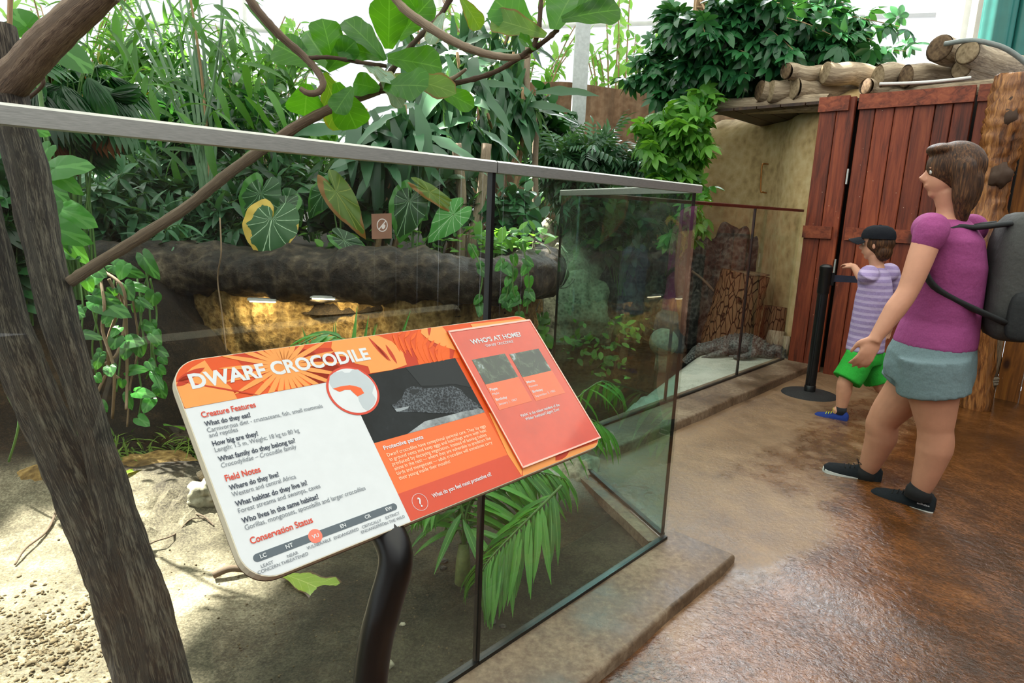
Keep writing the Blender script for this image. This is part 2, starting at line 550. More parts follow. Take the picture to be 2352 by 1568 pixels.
M['twig'] = barkmat('dark_twig', '#1d130d', '#4a3526', '#7a614a', 60, 0.7, 0.004)
M['log'] = barkmat('weathered_log', '#4f4234', '#95836b', '#bdac92', 22, 0.4, 0.008)
M['logend'] = rock_material('log_end', [(0.35, '#54452f'), (0.5, '#85745a'), (0.66, '#a39174')], 8, 0.5, 0.01)
M['logdark'] = rock_material('log_end_dark', [(0.35, '#33261a'), (0.5, '#5d4a37'), (0.66, '#7d674d')], 8, 0.5, 0.01)
t = MT('stump_bark')
_p = t.pos((1, 1, 0.28)); _v = t.vor(26, 'DISTANCE_TO_EDGE', _p); _n = t.noise(30, 5, .7, _p)
_h = t.math('ADD', t.ramp(_v, [(0.0, 0.0), (0.07, 0.75)]), t.math('MULTIPLY', _n, 0.3))
M['stump'] = t.done(t.pbr(t.ramp(_h, [(0.1, '#150c06'), (0.45, '#3f2c1c'), (0.75, '#5d432c'), (1.0, '#86674a')]), 0.85, 0, t.bump(_h, 1.0, 0.04), .2))
M['gate'] = plank_material('red_stained_boards', '#3a140a', '#7c361e', '#9c4f2e', 'z')
M['batten'] = plank_material('red_stained_battens', '#401a0e', '#7f3b22', '#9d5434', 'x')
M['steel'] = None
t = MT('brushed_steel')
_n = t.noise(6, 3, 0.6, t.pos((9, 9, 240)))
M['steel'] = t.done(t.pbr(t.ramp(_n, [(0.3, '#a6a7a1'), (0.7, '#c6c6c0')]), 0.42, 1.0, t.bump(_n, 0.05, 0.002)))
M['gate_tint_steel'] = plain('steel_far_rail', '#7d4a40', 0.3, 0.9)  # red tint paints the gate's reflection into plain steel
M['black'] = plain('black_plastic', '#131416', 0.35, 0, 60, 0.2)
M['rubber'] = plain('black_rubber', '#1b1b1c', 0.75, 0, 120, 0.35, 0.5)
M['seal'] = plain('black_silicone', '#0b0c0c', 0.3)
M['glass'] = glassmat('clear_glass', (0.93, 0.965, 0.945, 1), 1.0, 0.05)
M['glass_side'] = glassmat('green_glass', (0.66, 0.87, 0.84, 1), 1.0, 0.03)
M['glass_far'] = glassmat('far_glass', (0.95, 0.975, 0.96, 1), 0.9, 0.0)
M['glass_edge'] = plain('glass_edge', '#3d6a58', 0.15)
M['white'] = plain('white_paint', '#d9dad6', 0.5, 0, 8, 0.05)
M['offwhite'] = plain('off_white_wall', '#cfcac0', 0.8, 0, 8, 0.06)
M['teal'] = plain('teal_metal', '#2a6b64', 0.4, 0, 8, 0.08)
M['hose'] = plain('grey_hose', '#7d8582', 0.5)
M['copper'] = plain('copper', '#a8743f', 0.35, 0.8)
M['postblack'] = plain('powder_coat', '#0f0d0c', 0.32, 0, 40, 0.2)
M['darkwood'] = plank_material('dark_boards', '#1a0d06', '#3a2413', '#573a20', 'z')
M['knotwood'] = barkmat('varnished_trunk', '#2a1408', '#7a4a24', '#b98048', 16, 0.6, 0.02, 0.35)
M['rope'] = plain('rope', '#8f8371', 0.9, 0, 200, 0.4, 0.8)
M['palisade'] = barkmat('weathered_post', '#2a2018', '#6b5843', '#a08a6c', 24, 0.8, 0.02)
# ---------------------------------------------------------------- layout
C1 = np.array([0.638, 2.354, 0.0])
C2 = np.array([0.236, 3.490, 0.0])
def UV(u, v, z=0.0): return D1 * u + NR * v + ZZ * z
def uu(p): return float(np.dot(p, D1))
def vv(p): return float(np.dot(p, NR))
U1, V1 = uu(C1), vv(C1)                                   # 2.165, -1.124
VF = vv((1.019, 4.072, 0))                                # far glass line
UG = uu((2.48, 5.515, 0)); VG = vv((2.48, 5.515, 0))      # gate plane
N2 = np.array([math.cos(A2), -math.sin(A2), 0.0])
UFS = 2.633                                               # where the far glass meets the side pane

# floor of the walkway
du = 0.05
us = np.arange(-2.6, 6.6, du); vs_ = np.arange(-2.1, 5.0, du)
Ug, Vg = np.meshgrid(us, vs_, indexing='ij')
zf = -0.045 + 0.040 * sstep(2.12, 2.4, Ug) * sstep(0.1, -0.75, Vg) - 0.004 * sstep(3, 4, Ug)
zf += 0.004 * lumps(np.stack([Ug * 1.7, Vg * 1.7, Ug * 0], -1))
P = Ug[..., None] * D1 + Vg[..., None] * NR + zf[..., None] * ZZ
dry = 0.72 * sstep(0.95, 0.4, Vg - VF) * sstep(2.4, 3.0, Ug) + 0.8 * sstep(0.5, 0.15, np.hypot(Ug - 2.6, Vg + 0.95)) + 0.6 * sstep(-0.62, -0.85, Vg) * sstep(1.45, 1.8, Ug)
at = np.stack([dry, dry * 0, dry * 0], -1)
side = (P - C1) @ N2
ok = (Vg > V1 + 0.0) | ((side > 0.0) & (Vg > VF + 0.0))
mb = MB()
n, m = Ug.shape
fs = [(i * m + j, i * m + j + 1, (i + 1) * m + j + 1, (i + 1) * m + j) for i in range(n - 1) for j in range(m - 1)
      if ok[i, j] or ok[i + 1, j + 1] or ok[i, j + 1] or ok[i + 1, j]]
fs = [tuple(reversed(f)) for f in fs]
mb.add(P.reshape(-1, 3), fs, 0, at.reshape(-1, 3))
mb.build('floor', M['floor'], kind='structure')

# curbs
def bevelled_slab(name, u0, u1, v0, v1, z0, z1, mat, b=0.012):
    mb = MB()
    prof = [(v0, z0), (v0, z1), (v1 - b, z1), (v1 - b * 0.3, z1 - b * 0.3), (v1, z1 - b), (v1, z0)]
    k = max(2, int((u1 - u0) / 0.08))
    G = np.array([[UV(u0 + (u1 - u0) * i / k, v + (0.004 * lumps(np.array([u0 + (u1 - u0) * i / k * 3, v * 9, z * 9])) if v > v0 else 0), z) for (v, z) in prof] for i in range(k + 1)])
    mb.grid(G[:, ::-1])
    mb.add(G[0], [tuple(range(len(prof)))]); mb.add(G[-1], [tuple(range(len(prof) - 1, -1, -1))])
    return mb.build(name, mat, kind='structure', sharp=50)
bevelled_slab('trim_1', -2.6, 2.247, V1 - 0.02, -0.869, -0.25, 0.0, M['curb'])
bevelled_slab('trim_2', UFS + 0.05, 5.80, VF - 0.06, VF + 0.25, -0.25, 0.05, M['curb'])
mb = MB()                                                 # lip inside the side pane
q = [C1 - N2 * 0.012, C1 - N2 * 0.075, C2 - N2 * 0.075, C2 - N2 * 0.012]
mb.prism([(p[0], p[1]) for p in q], (0, 0, 0), (1, 0, 0), (0, 1, 0), ZZ, -0.3, -0.004)
mb.build('trim_3', M['curb'], kind='structure', smooth=False)

# ground of the exhibit
PA, PB = onz(1387, 905, -0.1), onz(1575, 786, -0.1)       # water's edge on the pale beach
BD = nz(PB - PA); BN = np.array([BD[1], -BD[0], 0])
def ground_z(x, y):
    x = np.asarray(x, float); y = np.asarray(y, float)
    p = np.stack([x, y, x * 0], -1)
    v = p @ NR; u = p @ D1
    d = (p - PA) @ BN
    wob = lumps(np.stack([x * 2, y * 2, x * 0], -1))
    z = -0.055 + 0.02 * wob
    z += 0.10 * sstep(2.15, 2.7, y) * sstep(-0.9, -1.5, x)
    pond = sstep(3.15, 3.6, y - 0.25 * x) * sstep(-1.9, -1.4, x)
    beach = sstep(-0.05, 0.45, d) * sstep(2.6, 3.2, y)
    z = z * (1 - pond) + (-0.42) * pond
    z = z * (1 - beach) + (0.0 + 0.03 * sstep(0.2, 1.2, d)) * beach
    yb = 2.75 - 0.30 * sstep(-2.2, -3.2, x) + 0.12 * wob
    bank = 0.72 * sstep(0, 1, (y - yb) / 1.15) * sstep(-1.55, -2.15, x + 0.2 * wob)
    z = z + bank * 0.95 + bank * (1 - bank) * 0.25 * lumps(np.stack([x * 6, y * 6, x * 3], -1))
    clod = sstep(0.2, 0.9, lumps(np.stack([x * 1.6 + 3, y * 1.6 + 1, x * 0], -1)) + 0.9 * sstep(-0.75, -1.25, x) * sstep(1.75, 1.35, y))
    z = z + clod * 0.026 * lumps(np.stack([x * 28, y * 28, x * 0], -1)) + 0.003 * lumps(np.stack([x * 40, y * 40, x * 9], -1))
    out = (v > V1 + 0.06) & (u < U1 + 0.1)
    out = out | (((p - C1) @ N2 > 0.0) & (v > VF + 0.07) & (u > U1 - 0.1))
    z = np.where(out, -0.5, z)
    return z, beach, bank, pond
dx = 0.035
xs = np.arange(-4.6, 3.6, dx); ys = np.arange(0.2, 9.0, dx)
Xg, Yg = np.meshgrid(xs, ys, indexing='ij')
Zg, be, ba, po = ground_z(Xg, Yg)
vgd = Xg * NR[0] + Yg * NR[1]
P = np.stack([Xg, Yg, Zg], -1)
mudf = sstep(2.45, 2.85, Yg + 0.12 * lumps(P * np.array([4, 4, 0]))) * sstep(-0.9, -1.3, Xg)
shade_mask = sstep(-1.15, -0.5, Xg + 0.25 * lumps(P * np.array([2.2, 2.2, 0]))) * (1 - be)  # where shade is painted into the sand, away from the sunlit left
at = np.stack([be, np.clip((ba * 1.8 + po + mudf) * (1 - be), 0, 1), shade_mask], -1)
n, m = Xg.shape
keep = Zg > -0.49
mb = MB()
fs = [(i * m + j, (i + 1) * m + j, (i + 1) * m + j + 1, i * m + j + 1) for i in range(n - 1) for j in range(m - 1)
      if keep[i, j] and keep[i + 1, j] and keep[i, j + 1] and keep[i + 1, j + 1]]
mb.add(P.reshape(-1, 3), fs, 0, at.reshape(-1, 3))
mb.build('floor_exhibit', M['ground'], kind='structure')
def gz(x, y): return float(ground_z(x, y)[0])

# pond water
t = MT('pond_water')
_a = t.n('ShaderNodeBsdfTransparent'); _a.inputs[0].default_value = (0.34, 0.30, 0.17, 1)
_g = t.n('ShaderNodeBsdfGlossy'); _g.inputs['Roughness'].default_value = 0.05
_w = t.noise(5, 3, 0.5); _b = t.bump(_w, 0.25, 0.03)
t.ln(_b, _g.inputs['Normal'])
_fr = t.n('ShaderNodeFresnel'); _fr.inputs[0].default_value = 1.33; t.ln(_b, _fr.inputs['Normal'])
_m = t.n('ShaderNodeMixShader'); t.ln(t.math('MULTIPLY', _fr.outputs[0], 1.3, True), _m.inputs[0]); t.ln(_a.outputs[0], _m.inputs[1]); t.ln(_g.outputs[0], _m.inputs[2])
M['water'] = t.done(_m.outputs[0])
mb = MB()
pw = [(-1.35, 3.35), (0.2, 3.45), (0.35, 3.6), (2.2, 5.6), (1.9, 8.0), (-0.2, 8.0), (-0.2, 4.9), (-1.35, 4.4)]
mb.prism(pw, (0, 0, 0), (1, 0, 0), (0, 1, 0), ZZ, -0.125, -0.12)
tag(mb.build('pond_water', M['water'], smooth=False), 'still murky brown pond water beyond the side glass', 'water', kind='stuff')

# ledge path, rock wall under it, terrace behind
LP = np.array([(-4.7, 3.55, 0.80), (-3.6, 3.75, 0.78), (-2.9, 3.95, 0.78), (-2.3, 4.12, 0.80), (-1.75, 4.15, 0.79), (-1.2, 4.1, 0.79), (-0.65, 4.05, 0.83), (-0.25, 4.08, 0.80), (0.0, 4.3, 0.80), (0.13, 4.8, 0.80), (0.15, 5.6, 0.82), (0.1, 6.6, 0.85)])
LPs = spline(LP, 14)
def ledge_mesh(path, ry, rz, seg=28, amp=0.16, seed=0.0):
    tan = np.gradient(path, axis=0); tan[:, 2] = 0; tan /= np.linalg.norm(tan, axis=1)[:, None]
    nrm = np.stack([tan[:, 1], -tan[:, 0], tan[:, 0] * 0], -1)
    th = np.linspace(0, 2 * PI, seg, endpoint=False)
    base = path[:, None, :] + nrm[:, None, :] * (ry * np.cos(th))[None, :, None] + ZZ * (rz * np.sin(th))[None, :, None]
    k = 1 + amp * lumps(base * 4.2 + seed) + amp * 0.5 * lumps(base * 11 + seed) + amp * 0.22 * lumps(base * 27 + seed)
    return path[:, None, :] + (base - path[:, None, :]) * k[..., None]
mb = MB()
G = ledge_mesh(spline(LP, 26), 0.235, 0.165, 40)
mb.grid(G, closed=True)
mb.add(G[0], [tuple(range(40))]); mb.add(G[-1], [tuple(range(39, -1, -1))])
tag(mb.build('rock_ledge', M['ledge'], sharp=180), 'long dark wet rock ledge overhanging the pond behind the glass', 'rock ledge')
def wall_under(path, off, z0, z1, nz_=26, amp=0.10):
    tan = np.gradient(path, axis=0); tan[:, 2] = 0; tan /= np.linalg.norm(tan, axis=1)[:, None]
    nrm = np.stack([tan[:, 1], -tan[:, 0], tan[:, 0] * 0], -1)
    zz = np.linspace(z0, z1, nz_)
    B = np.repeat(path[:, None, :], nz_, 1)
    B[..., 2] = zz[None, :]
    d = off + amp * lumps(B * np.array([2.1, 2.1, 1.2])) + 0.03 * lumps(B * 9) + 0.016 * lumps(B * 25)
    return B + nrm[:, None, :] * d[..., None]
mb = MB()
mb.grid(wall_under(spline(LP[3:], 30), 0.02, -0.6, 0.85, 50)[:, ::-1])
mb.build('wall_pond', M['tanrock'], kind='structure', sharp=180)
mb = MB()
Lb = spline(LP, 8)
xs = Lb[:, 0]
rows = []
for k in range(22):
    f = k / 21.0
    y = Lb[:, 1] * (1 - f) + 9.6 * f
    x = Lb[:, 0] * (1 - f) + np.linspace(-9.0, -0.2, len(Lb)) * f
    z = 0.84 + 0.10 * f * 0 + 0.05 * lumps(np.stack([x * 2, y * 2, x * 0], -1)) - 0.25 * (k == 0)
    rows.append(np.stack([x, y, z], -1))
R_ = np.array(rows)
mb.grid(R_, 0, np.stack([R_[..., 0] * 0, R_[..., 0] * 0 + 1, R_[..., 0] * 0], -1))
mb.build('floor_terrace', M['ground'], kind='structure', sharp=180)
TZ = 0.86
# back ground on the right of the ledge (behind the pond)
mb = MB()
xg = np.linspace(0.0, 3.2, 40); yg = np.linspace(7.2, 9.8, 30)
Xq, Yq = np.meshgrid(xg, yg, indexing='ij')
Zq = 0.62 * sstep(7.2, 7.9, Yq) + 0.06 * lumps(np.stack([Xq * 3, Yq * 3, Xq], -1)) - 0.15
mb.grid(np.stack([Xq, Yq, Zq], -1)[:, ::-1], 0, np.stack([Xq * 0, Xq * 0 + 0.6, Xq * 0], -1))
mb.build('floor_bank', M['ground'], kind='structure', sharp=180)

# rock wall behind the croc beach, up to the gate
WP = spline(np.array([(2.62, 5.60, 0), (2.56, 6.2, 0), (2.56, 6.75, 0), (2.36, 7.25, 0), (1.95, 7.6, 0), (1.5, 7.85, 0)]), 14)
tan = np.gradient(WP, axis=0); tan /= np.linalg.norm(tan, axis=1)[:, None]
nrm = np.stack([-tan[:, 1], tan[:, 0], tan[:, 0] * 0], -1)
zz = np.linspace(-0.4, 1.0, 46)
top = np.interp(np.arange(len(WP)), [0, 14, 30, 44, 56, 70], [2.30, 2.42, 2.45, 2.40, 2.3, 2.2]) + 0.04 * lumps(WP * 5)
rows = []
for i in range(len(WP)):
    z = -0.3 + (top[i] + 0.3) * np.linspace(0, 1, 46)
    p = np.repeat(WP[i][None], 46, 0); p[:, 2] = z
    f = np.clip((z - (top[i] - 0.35)) / 0.35, 0, 1)
    d = 0.06 * lumps(p * np.array([1.6, 1.6, 0.9]) + 4) + 0.007 * lumps(p * 7) - 0.30 * f ** 2.5
    rows.append(p + nrm[i] * d[:, None])
mb = MB(); mb.grid(np.array(rows)[:, ::-1] if False else np.array(rows))
mb.build('wall_right', M['walltan'], kind='structure', sharp=180)
# far brown wall
mb = MB()
xg = np.linspace(-0.6, 4.2, 40); zg = np.linspace(0.0, 1, 24)
P = np.zeros((40, 24, 3))
for i, x in enumerate(xg):
    for j, f in enumerate(zg):
        z = f * (2.92 + 0.03 * math.sin(x * 3))
        P[i, j] = (x, 9.15 + 0.05 * float(lumps(np.array([x * 2, z * 2, 0]))), z)
mb.grid(P); mb.grid(P + np.array([0, 0.25, 0])[None, None])
mb.add(np.concatenate([P[:, -1], P[:, -1] + np.array([0, 0.25, 0])]), [(i, i + 1, 41 + i, 40 + i) for i in range(39)])
mb.build('wall_back', M['wallbrown'], kind='structure', sharp=60)
# unseen dark walls added behind and beside the viewer for dark reflections
mb = MB()
for i in range(44):
    y = -4.2 + i * 0.2
    mb.box((4.55 + 0.01 * random.random(), y, 1.15), (0.03, 0.096, 1.2), at=(0, 0, random.random()))
mb.build('wall_side_added', M['darkwood'], kind='structure', smooth=False)
mb = MB()
for i in range(60):
    x = -7.2 + i * 0.2
    mb.box((x, -4.3 + 0.01 * random.random(), 1.05), (0.096, 0.03, 1.1), at=(0, 0, random.random()))
mb.build('wall_rear_added', M['darkwood'], kind='structure', smooth=False)

# unseen sheet added overhead to block the sun, holes cut to shape light
t = MT('sun_blocker_sheet')
_d = t.n('ShaderNodeBsdfDiffuse'); _d.inputs[0].default_value = hx('#e4e6e2')
_t = t.n('ShaderNodeBsdfTranslucent'); _t.inputs[0].default_value = hx('#9a9e9c')
_m = t.n('ShaderNodeMixShader'); _m.inputs[0].default_value = 0.62
t.ln(_d.outputs[0], _m.inputs[1]); t.ln(_t.outputs[0], _m.inputs[2])
M['roof'] = t.done(_m.outputs[0])  # material of the added sun blocker sheet only
RZ = 5.6
hole_px = [(-160, 1240), (150, 1165), (290, 1105), (455, 1092), (540, 1215), (585, 1262), (560, 1330), (470, 1385), (400, 1500), (380, 1700), (-160, 1700)]
hole = []
for p in hole_px:
    g = onz(p[0], p[1], -0.03)
    q = g + SUN_DIR * (RZ - g[2]) / SUN_DIR[2]
    hole.append((q[0], q[1]))
def inside(x, y, poly):
    c = False
    for i in range(len(poly)):
        x1, y1 = poly[i]; x2, y2 = poly[i - 1]
        if (y1 > y) != (y2 > y) and x < (x2 - x1) * (y - y1) / (y2 - y1) + x1: c = not c
    return c
flecks = []                                               # openings cut to drop sun flecks on chosen spots
for px_, py_, d_ in ((1120, 250, 6.2), (1180, 330, 6.4), (1270, 500, 7.5), (950, 40, 5.6), (420, 250, 6.0), (560, 420, 6.2), (1440, 560, 8.0), (1380, 540, 8.2), (1850, 60, 6.0), (300, 350, 5.5)):
    g = ony(px_, py_, d_)
    q = g + SUN_DIR * (RZ - g[2]) / SUN_DIR[2]
    flecks.append((q[0], q[1]))
mb = MB()
dxr = 0.14
nx, ny = int(18 / dxr), int(21 / dxr)
vid = {}
vs2, fs2 = [], []
def vtx(i, j):
    if (i, j) not in vid:
        vid[(i, j)] = len(vs2); vs2.append((-11 + i * dxr, -6 + j * dxr, RZ))
    return vid[(i, j)]
for i in range(nx):
    for j in range(ny):
        x, y = -11 + (i + .5) * dxr, -6 + (j + .5) * dxr
        if inside(x, y, hole) or (x > 1.15 and 6.6 < y < 13): continue  # sun patch hole, and opening for the bright sky to glare on the floor
        if any(abs(x - a) < 0.2 and abs(y - b) < 0.3 for a, b in flecks): continue
        fs2.append((vtx(i, j), vtx(i, j + 1), vtx(i + 1, j + 1), vtx(i + 1, j)))
mb.add(vs2, fs2)
mb.build('added_sun_blocker', M['roof'], kind='structure', smooth=False)

# ---------------------------------------------------------------- glass barrier
def axes_from(d):
    d = nz(d); return [d, np.cross(ZZ, d), ZZ]
def glass_panel(label, a, b, z0, z1, gm, railm=None, seam=None, rail_h=0.028, rail_w=0.034, name='glass_panel', sw=0.0055):
    a, b = np.array(a, float), np.array(b, float)
    L = np.linalg.norm(b - a); ax = axes_from(b - a); c = (a + b) / 2
    r = thing(name, label, 'glass panel', (c[0], c[1], z0), 'glass barrier panels')
    mb = MB(); mb.box(c + ZZ * ((z0 + z1) / 2), (L / 2 - 0.004, 0.006, (z1 - z0) / 2), ax)
    mb.build('pane', gm, r, smooth=False)
    mb = MB(); mb.box(c + ZZ * (z0 + 0.006), (L / 2, 0.011, 0.006), ax)
    mb.build('base_seal', M['seal'], r, smooth=False)
    if seam:
        for e in seam:
            mb = MB()
            q = a if e == 0 else b
            mb.box(q + ZZ * ((z0 + z1) / 2), (sw, 0.0085 if sw > .004 else 0.0062, (z1 - z0) / 2), ax)
            mb.build('edge_seal', M['seal'], r, smooth=False)
    if railm:
        w, hh, bb = rail_w / 2, rail_h, 0.004
        prof = [(-w, -hh), (-w, -bb), (-w + bb, 0), (w - bb, 0), (w, -bb), (w, -hh)]
        G = np.array([[q + ax[1] * p[0] + ZZ * (z1 + 0.018 + p[1]) for p in prof] for q in (a, b)])
        mb = MB(); mb.grid(G); mb.grid(G[:, [5, 0]]); mb.add(G[0], [tuple(range(5, -1, -1))]); mb.add(G[1], [tuple(range(6))])
        mb.build('top_rail', railm, r, smooth=False)
    return r
US = 1.128
glass_panel('long clear glass panel with brushed steel rail, left of the black seam', UV(-1.2, V1), UV(US - 0.0015, V1), 0.0, 1.345, M['glass'], M['steel'], (1,))
glass_panel('clear glass barrier panel with brushed steel rail between the black seam and the near corner', UV(US + 0.0015, V1), UV(U1, V1), 0.0, 1.345, M['glass'], M['steel'], None)
glass_panel('greenish glass side panel running back from the near corner of the barrier', C1 + D2 * 0.02, C2, 0.0, 1.345, M['glass_side'], M['steel'], (0, 1), sw=0.0022)
glass_panel('far glass panel with reflection-tinted steel rail seen through the side pane of the barrier', UV(UFS, VF), UV(3.686, VF), 0.05, 1.335, M['glass_far'], M['gate_tint_steel'], (1,), 0.022)
glass_panel('far glass panel with reflection-tinted steel rail just right of the near corner, before the tree stump', UV(3.69, VF), UV(4.778, VF), 0.05, 1.335, M['glass_far'], M['gate_tint_steel'], (1,), 0.022)
glass_panel('far glass panel with reflection-tinted steel rail beside the red wooden gate, before the crocodile tail', UV(4.782, VF), UV(5.74, VF), 0.05, 1.335, M['glass_far'], M['gate_tint_steel'], None, 0.022)

# sticker on the glass
def flat_at(mb, poly_px, p0, nrm, ex, ey, z0, z1, mi=0):
    pts = [onplane(px, py, p0, nrm) for px, py in poly_px]
    o = pts[0]
    mb.prism([(np.dot(q - o, ex), np.dot(q - o, ey)) for q in pts], o, ex, ey, nrm, z0, z1, mi)
GF = UV(US, V1) + NR * 0.0062
st = MB()
flat_at(st, [(853, 491), (899, 489.5), (899.5, 547.5), (854, 549)], GF, NR, D1, ZZ, 0, 0.0006)
sr = tag(st.build('warning_sticker', plain('sticker_brown', '#8a6a55', 0.6), smooth=False), 'small square brown no tapping sticker stuck on the glass', 'sticker')
sc = onplane(877.5, 517, GF, NR)
wm = MB()
rw = 0.0135
for k in range(40):
    a0, a1 = 2 * PI * k / 40, 2 * PI * (k + 1) / 40
    wm.prism([(rw * math.cos(a0), rw * math.sin(a0)), (rw * math.cos(a1), rw * math.sin(a1)), (rw * .86 * math.cos(a1), rw * .86 * math.sin(a1)), (rw * .86 * math.cos(a0), rw * .86 * math.sin(a0))], sc, D1, ZZ, NR, 0.0006, 0.0011)
c45 = (D1 + ZZ) / math.sqrt(2); d45 = (ZZ - D1) / math.sqrt(2)
wm.box(sc + NR * 0.0009, (rw * 0.95, 0.0011, 0.0003), [c45, d45, NR])
hand = [(-.1, -.62), (.25, -.75), (.62, -.45), (.72, -.05), (.62, .12), (.5, -.05), (.5, .2), (.38, .22), (.34, .02), (.3, .27), (.18, .27), (.16, .03), (.12, .25), (0, .22), (0, -.02), (-.1, .05), (-.2, -.05)]
wm.prism([(x * rw * .8, y * rw * .8) for x, y in hand], sc, D1, ZZ, NR, 0.0006, 0.0010)
wm.build('pictogram', M['white'], sr, smooth=False)
# ---------------------------------------------------------------- gate, posts, logs
GP = UV(UG, VG)
def gs(px, py=240.0):                                     # position along the gate of a pixel on its plane
    return float(np.dot(onplane(px, py, GP, D1) - GP, NR))
GA = [NR, D1, ZZ]
def boards(name, label, cat, edges, z0, z1, battens, group=None, knob=False):
    sc0 = (edges[0] + edges[-1]) / 2
    b = GP + NR * sc0
    r = thing(name, label, cat, (b[0], b[1], z0), group)
    for a, c in zip(edges[:-1], edges[1:]):
        mb = MB()
        w = (c - a) / 2 - 0.0025
        q = GP + NR * (a + c) / 2 + ZZ * (z0 + z1) / 2 + D1 * 0.02
        rr = random.random()
        hz = (z1 - z0) / 2
        prof = [(-w, 0.018), (-w, -0.014), (-w + 0.005, -0.018), (w - 0.005, -0.018), (w, -0.014), (w, 0.018)]
        mb.prism(prof, q, NR, D1, ZZ, -hz, hz)
        mb.a[-1] = np.array([[0, 0, rr]] * 12)
        mb.build('board', M['gate'], r, smooth=False)
    for (za, zb, a, c) in battens:
        mb = MB()
        mb.box(GP + NR * (a + c) / 2 + ZZ * (za + zb) / 2 - D1 * 0.012, ((c - a) / 2, 0.014, (zb - za) / 2), GA, at=(0, 0, random.random()))
        mb.build('batten', M['batten'], r, smooth=False)
    return r
zt = 2.243
e1 = [-0.062, 0.07, 0.208]
g1 = boards('wooden_gate', 'narrow red-brown board gate leaf beside the tan rock wall', 'gate', e1, -0.02, 2.235, [(2.13, zt, -0.064, 0.165), (1.12, 1.22, -0.064, 0.165)])
s5 = [0.240] + [gs(x) for x in (2012, 2056, 2100, 2149, 2190)] + [gs(2237)]
g2 = boards('wooden_gate', 'wide red-brown board gate leaf behind the walking woman', 'gate', s5, -0.02, 2.235, [(2.13, zt, 0.236, s5[-1]), (1.12, 1.22, 0.27, s5[-1])])
s6 = [s5[-1] + 0.018, s5[-1] + 0.09, s5[-1] + 0.19, s5[-1] + 0.30]
g3 = boards('board_panel', 'fixed red-brown board panel behind the knotted log post', 'gate', s6, -0.02, 2.235, [(2.13, zt, s6[0], s6[-1])])
mb = MB()
for z in (0.9, 1.62):
    mb.box(GP + NR * 0.224 + ZZ * z - D1 * 0.006, (0.006, 0.012, 0.06), GA)
    mb.build('hinge', M['steel'], g2, smooth=False); mb = MB()

# knotted log post
pp = [(2336, 172), (2316, 262), (2298, 345), (2281, 425), (2264, 520), (2252, 640), (2246, 780), (2243, 925)]
PG = GP - D1 * 0.16
pts = np.array([onplane(px, py, PG, D1) for px, py in pp])
pts[-1][2] = -0.045
kp = thing('log_post', 'tall knotted varnished log post at the right end of the red gate', 'post', pts[-1])
mb = MB()
ps = spline(pts, 10)
rd = 0.115 + 0.018 * np.sin(np.linspace(0, 11, len(ps)))
mb.tube(ps, rd, 18, jit=0.10)
mb.build('trunk', M['knotwood'], kp, sharp=180)
for (px, py, rr) in ((2320, 268, 0.05), (2297, 405, 0.06), (2322, 232, 0.03)):
    mb = MB(); c = onplane(px, py, PG - D1 * 0.095, D1)
    mb.ball(c, (rr, rr, rr * 1.3), bump=0.25, seed=px)
    mb.build('knot', M['twig'], kp, sharp=180)
# golden boards right of the post
mb = MB()
wr = thing('board_wall', 'varnished golden-brown board wall at the right edge behind the log post', 'wall', GP + NR * 1.6)
for k in range(9):
    a = s6[-1] - 0.19 + k * 0.15
    mb = MB()
    mb.box(GP + NR * (a + 0.072) + D1 * 0.34 + ZZ * 1.05, (0.072, 0.02, 1.12), GA, at=(0, 0, random.random()))
    mb.build('board', M['darkwood'] if k > 3 else plank_material('golden_boards', '#40200a', '#8d5621', '#b9782f', 'z') if k == 0 else bpy.data.materials['golden_boards'], wr, smooth=False)

# short rope-bound posts
prev = None
for k, (px, py, rr, hh) in enumerate(((2205, 922, 0.055, 0.55), (2256, 915, 0.065, 0.62), (2308, 903, 0.065, 0.6), (2349, 886, 0.05, 0.5), (2400, 880, 0.06, 0.6))):
    b = onz(px, py, -0.045)
    lab = ('short weathered post with rope nearest the woman’s leg', 'short weathered post with rope, second along the palisade', 'short weathered post wrapped in thick coils of rope', 'short thin weathered post at the right edge beside the rope coils', 'short weathered post past the right edge')[k]
    r = thing('palisade_post', lab, 'post', b, 'rope-bound palisade posts')
    mb = MB(); mb.tube(np.array([b, b + ZZ * hh * 0.5 + NR * 0.01, b + ZZ * hh]), [rr * 1.05, rr, rr * 0.92], 14, jit=0.06)
    mb.build('stake', M['palisade'], r, sharp=180)
    nco = (2, 3, 6, 1, 2)[k]
    cz = 0.12 if k != 2 else 0.16
    hel = [b + np.array([math.cos(a) * (rr + 0.012), math.sin(a) * (rr + 0.012), cz + 0.021 * a / (2 * PI)]) for a in np.linspace(0, 2 * PI * nco, 16 * nco + 1)]
    mb = MB(); mb.tube(hel, 0.0125, 7)
    mb.build('rope_coil', M['rope'], r, sharp=180)
    if prev is not None and k < 4:
        mb = MB(); a = prev + ZZ * 0.13; c = b + ZZ * 0.15
        mid = (a + c) / 2 - ZZ * 0.03
        t_ = np.array([0, -0.075, 0])
        mb.tube(spline(np.array([a + t_, mid + t_, c + t_]), 8), 0.0125, 7)
        tag(mb.build('rope', M['rope'], sharp=180), 'grey rope slung between the short weathered posts, stretch %s' % ('by the leg', 'before the coils', 'past the coils')[k - 1], 'rope', 'palisade ropes')
    prev = b

# near-black sheet added behind the gate so its gaps read dark
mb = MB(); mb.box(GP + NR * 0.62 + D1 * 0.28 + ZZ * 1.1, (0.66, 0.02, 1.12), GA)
tag(mb.build('gap_backing', plain('gap_black', '#0d0a08', 0.9), smooth=False), 'near-black sheet added to darken the gaps of the red gate', 'wall')
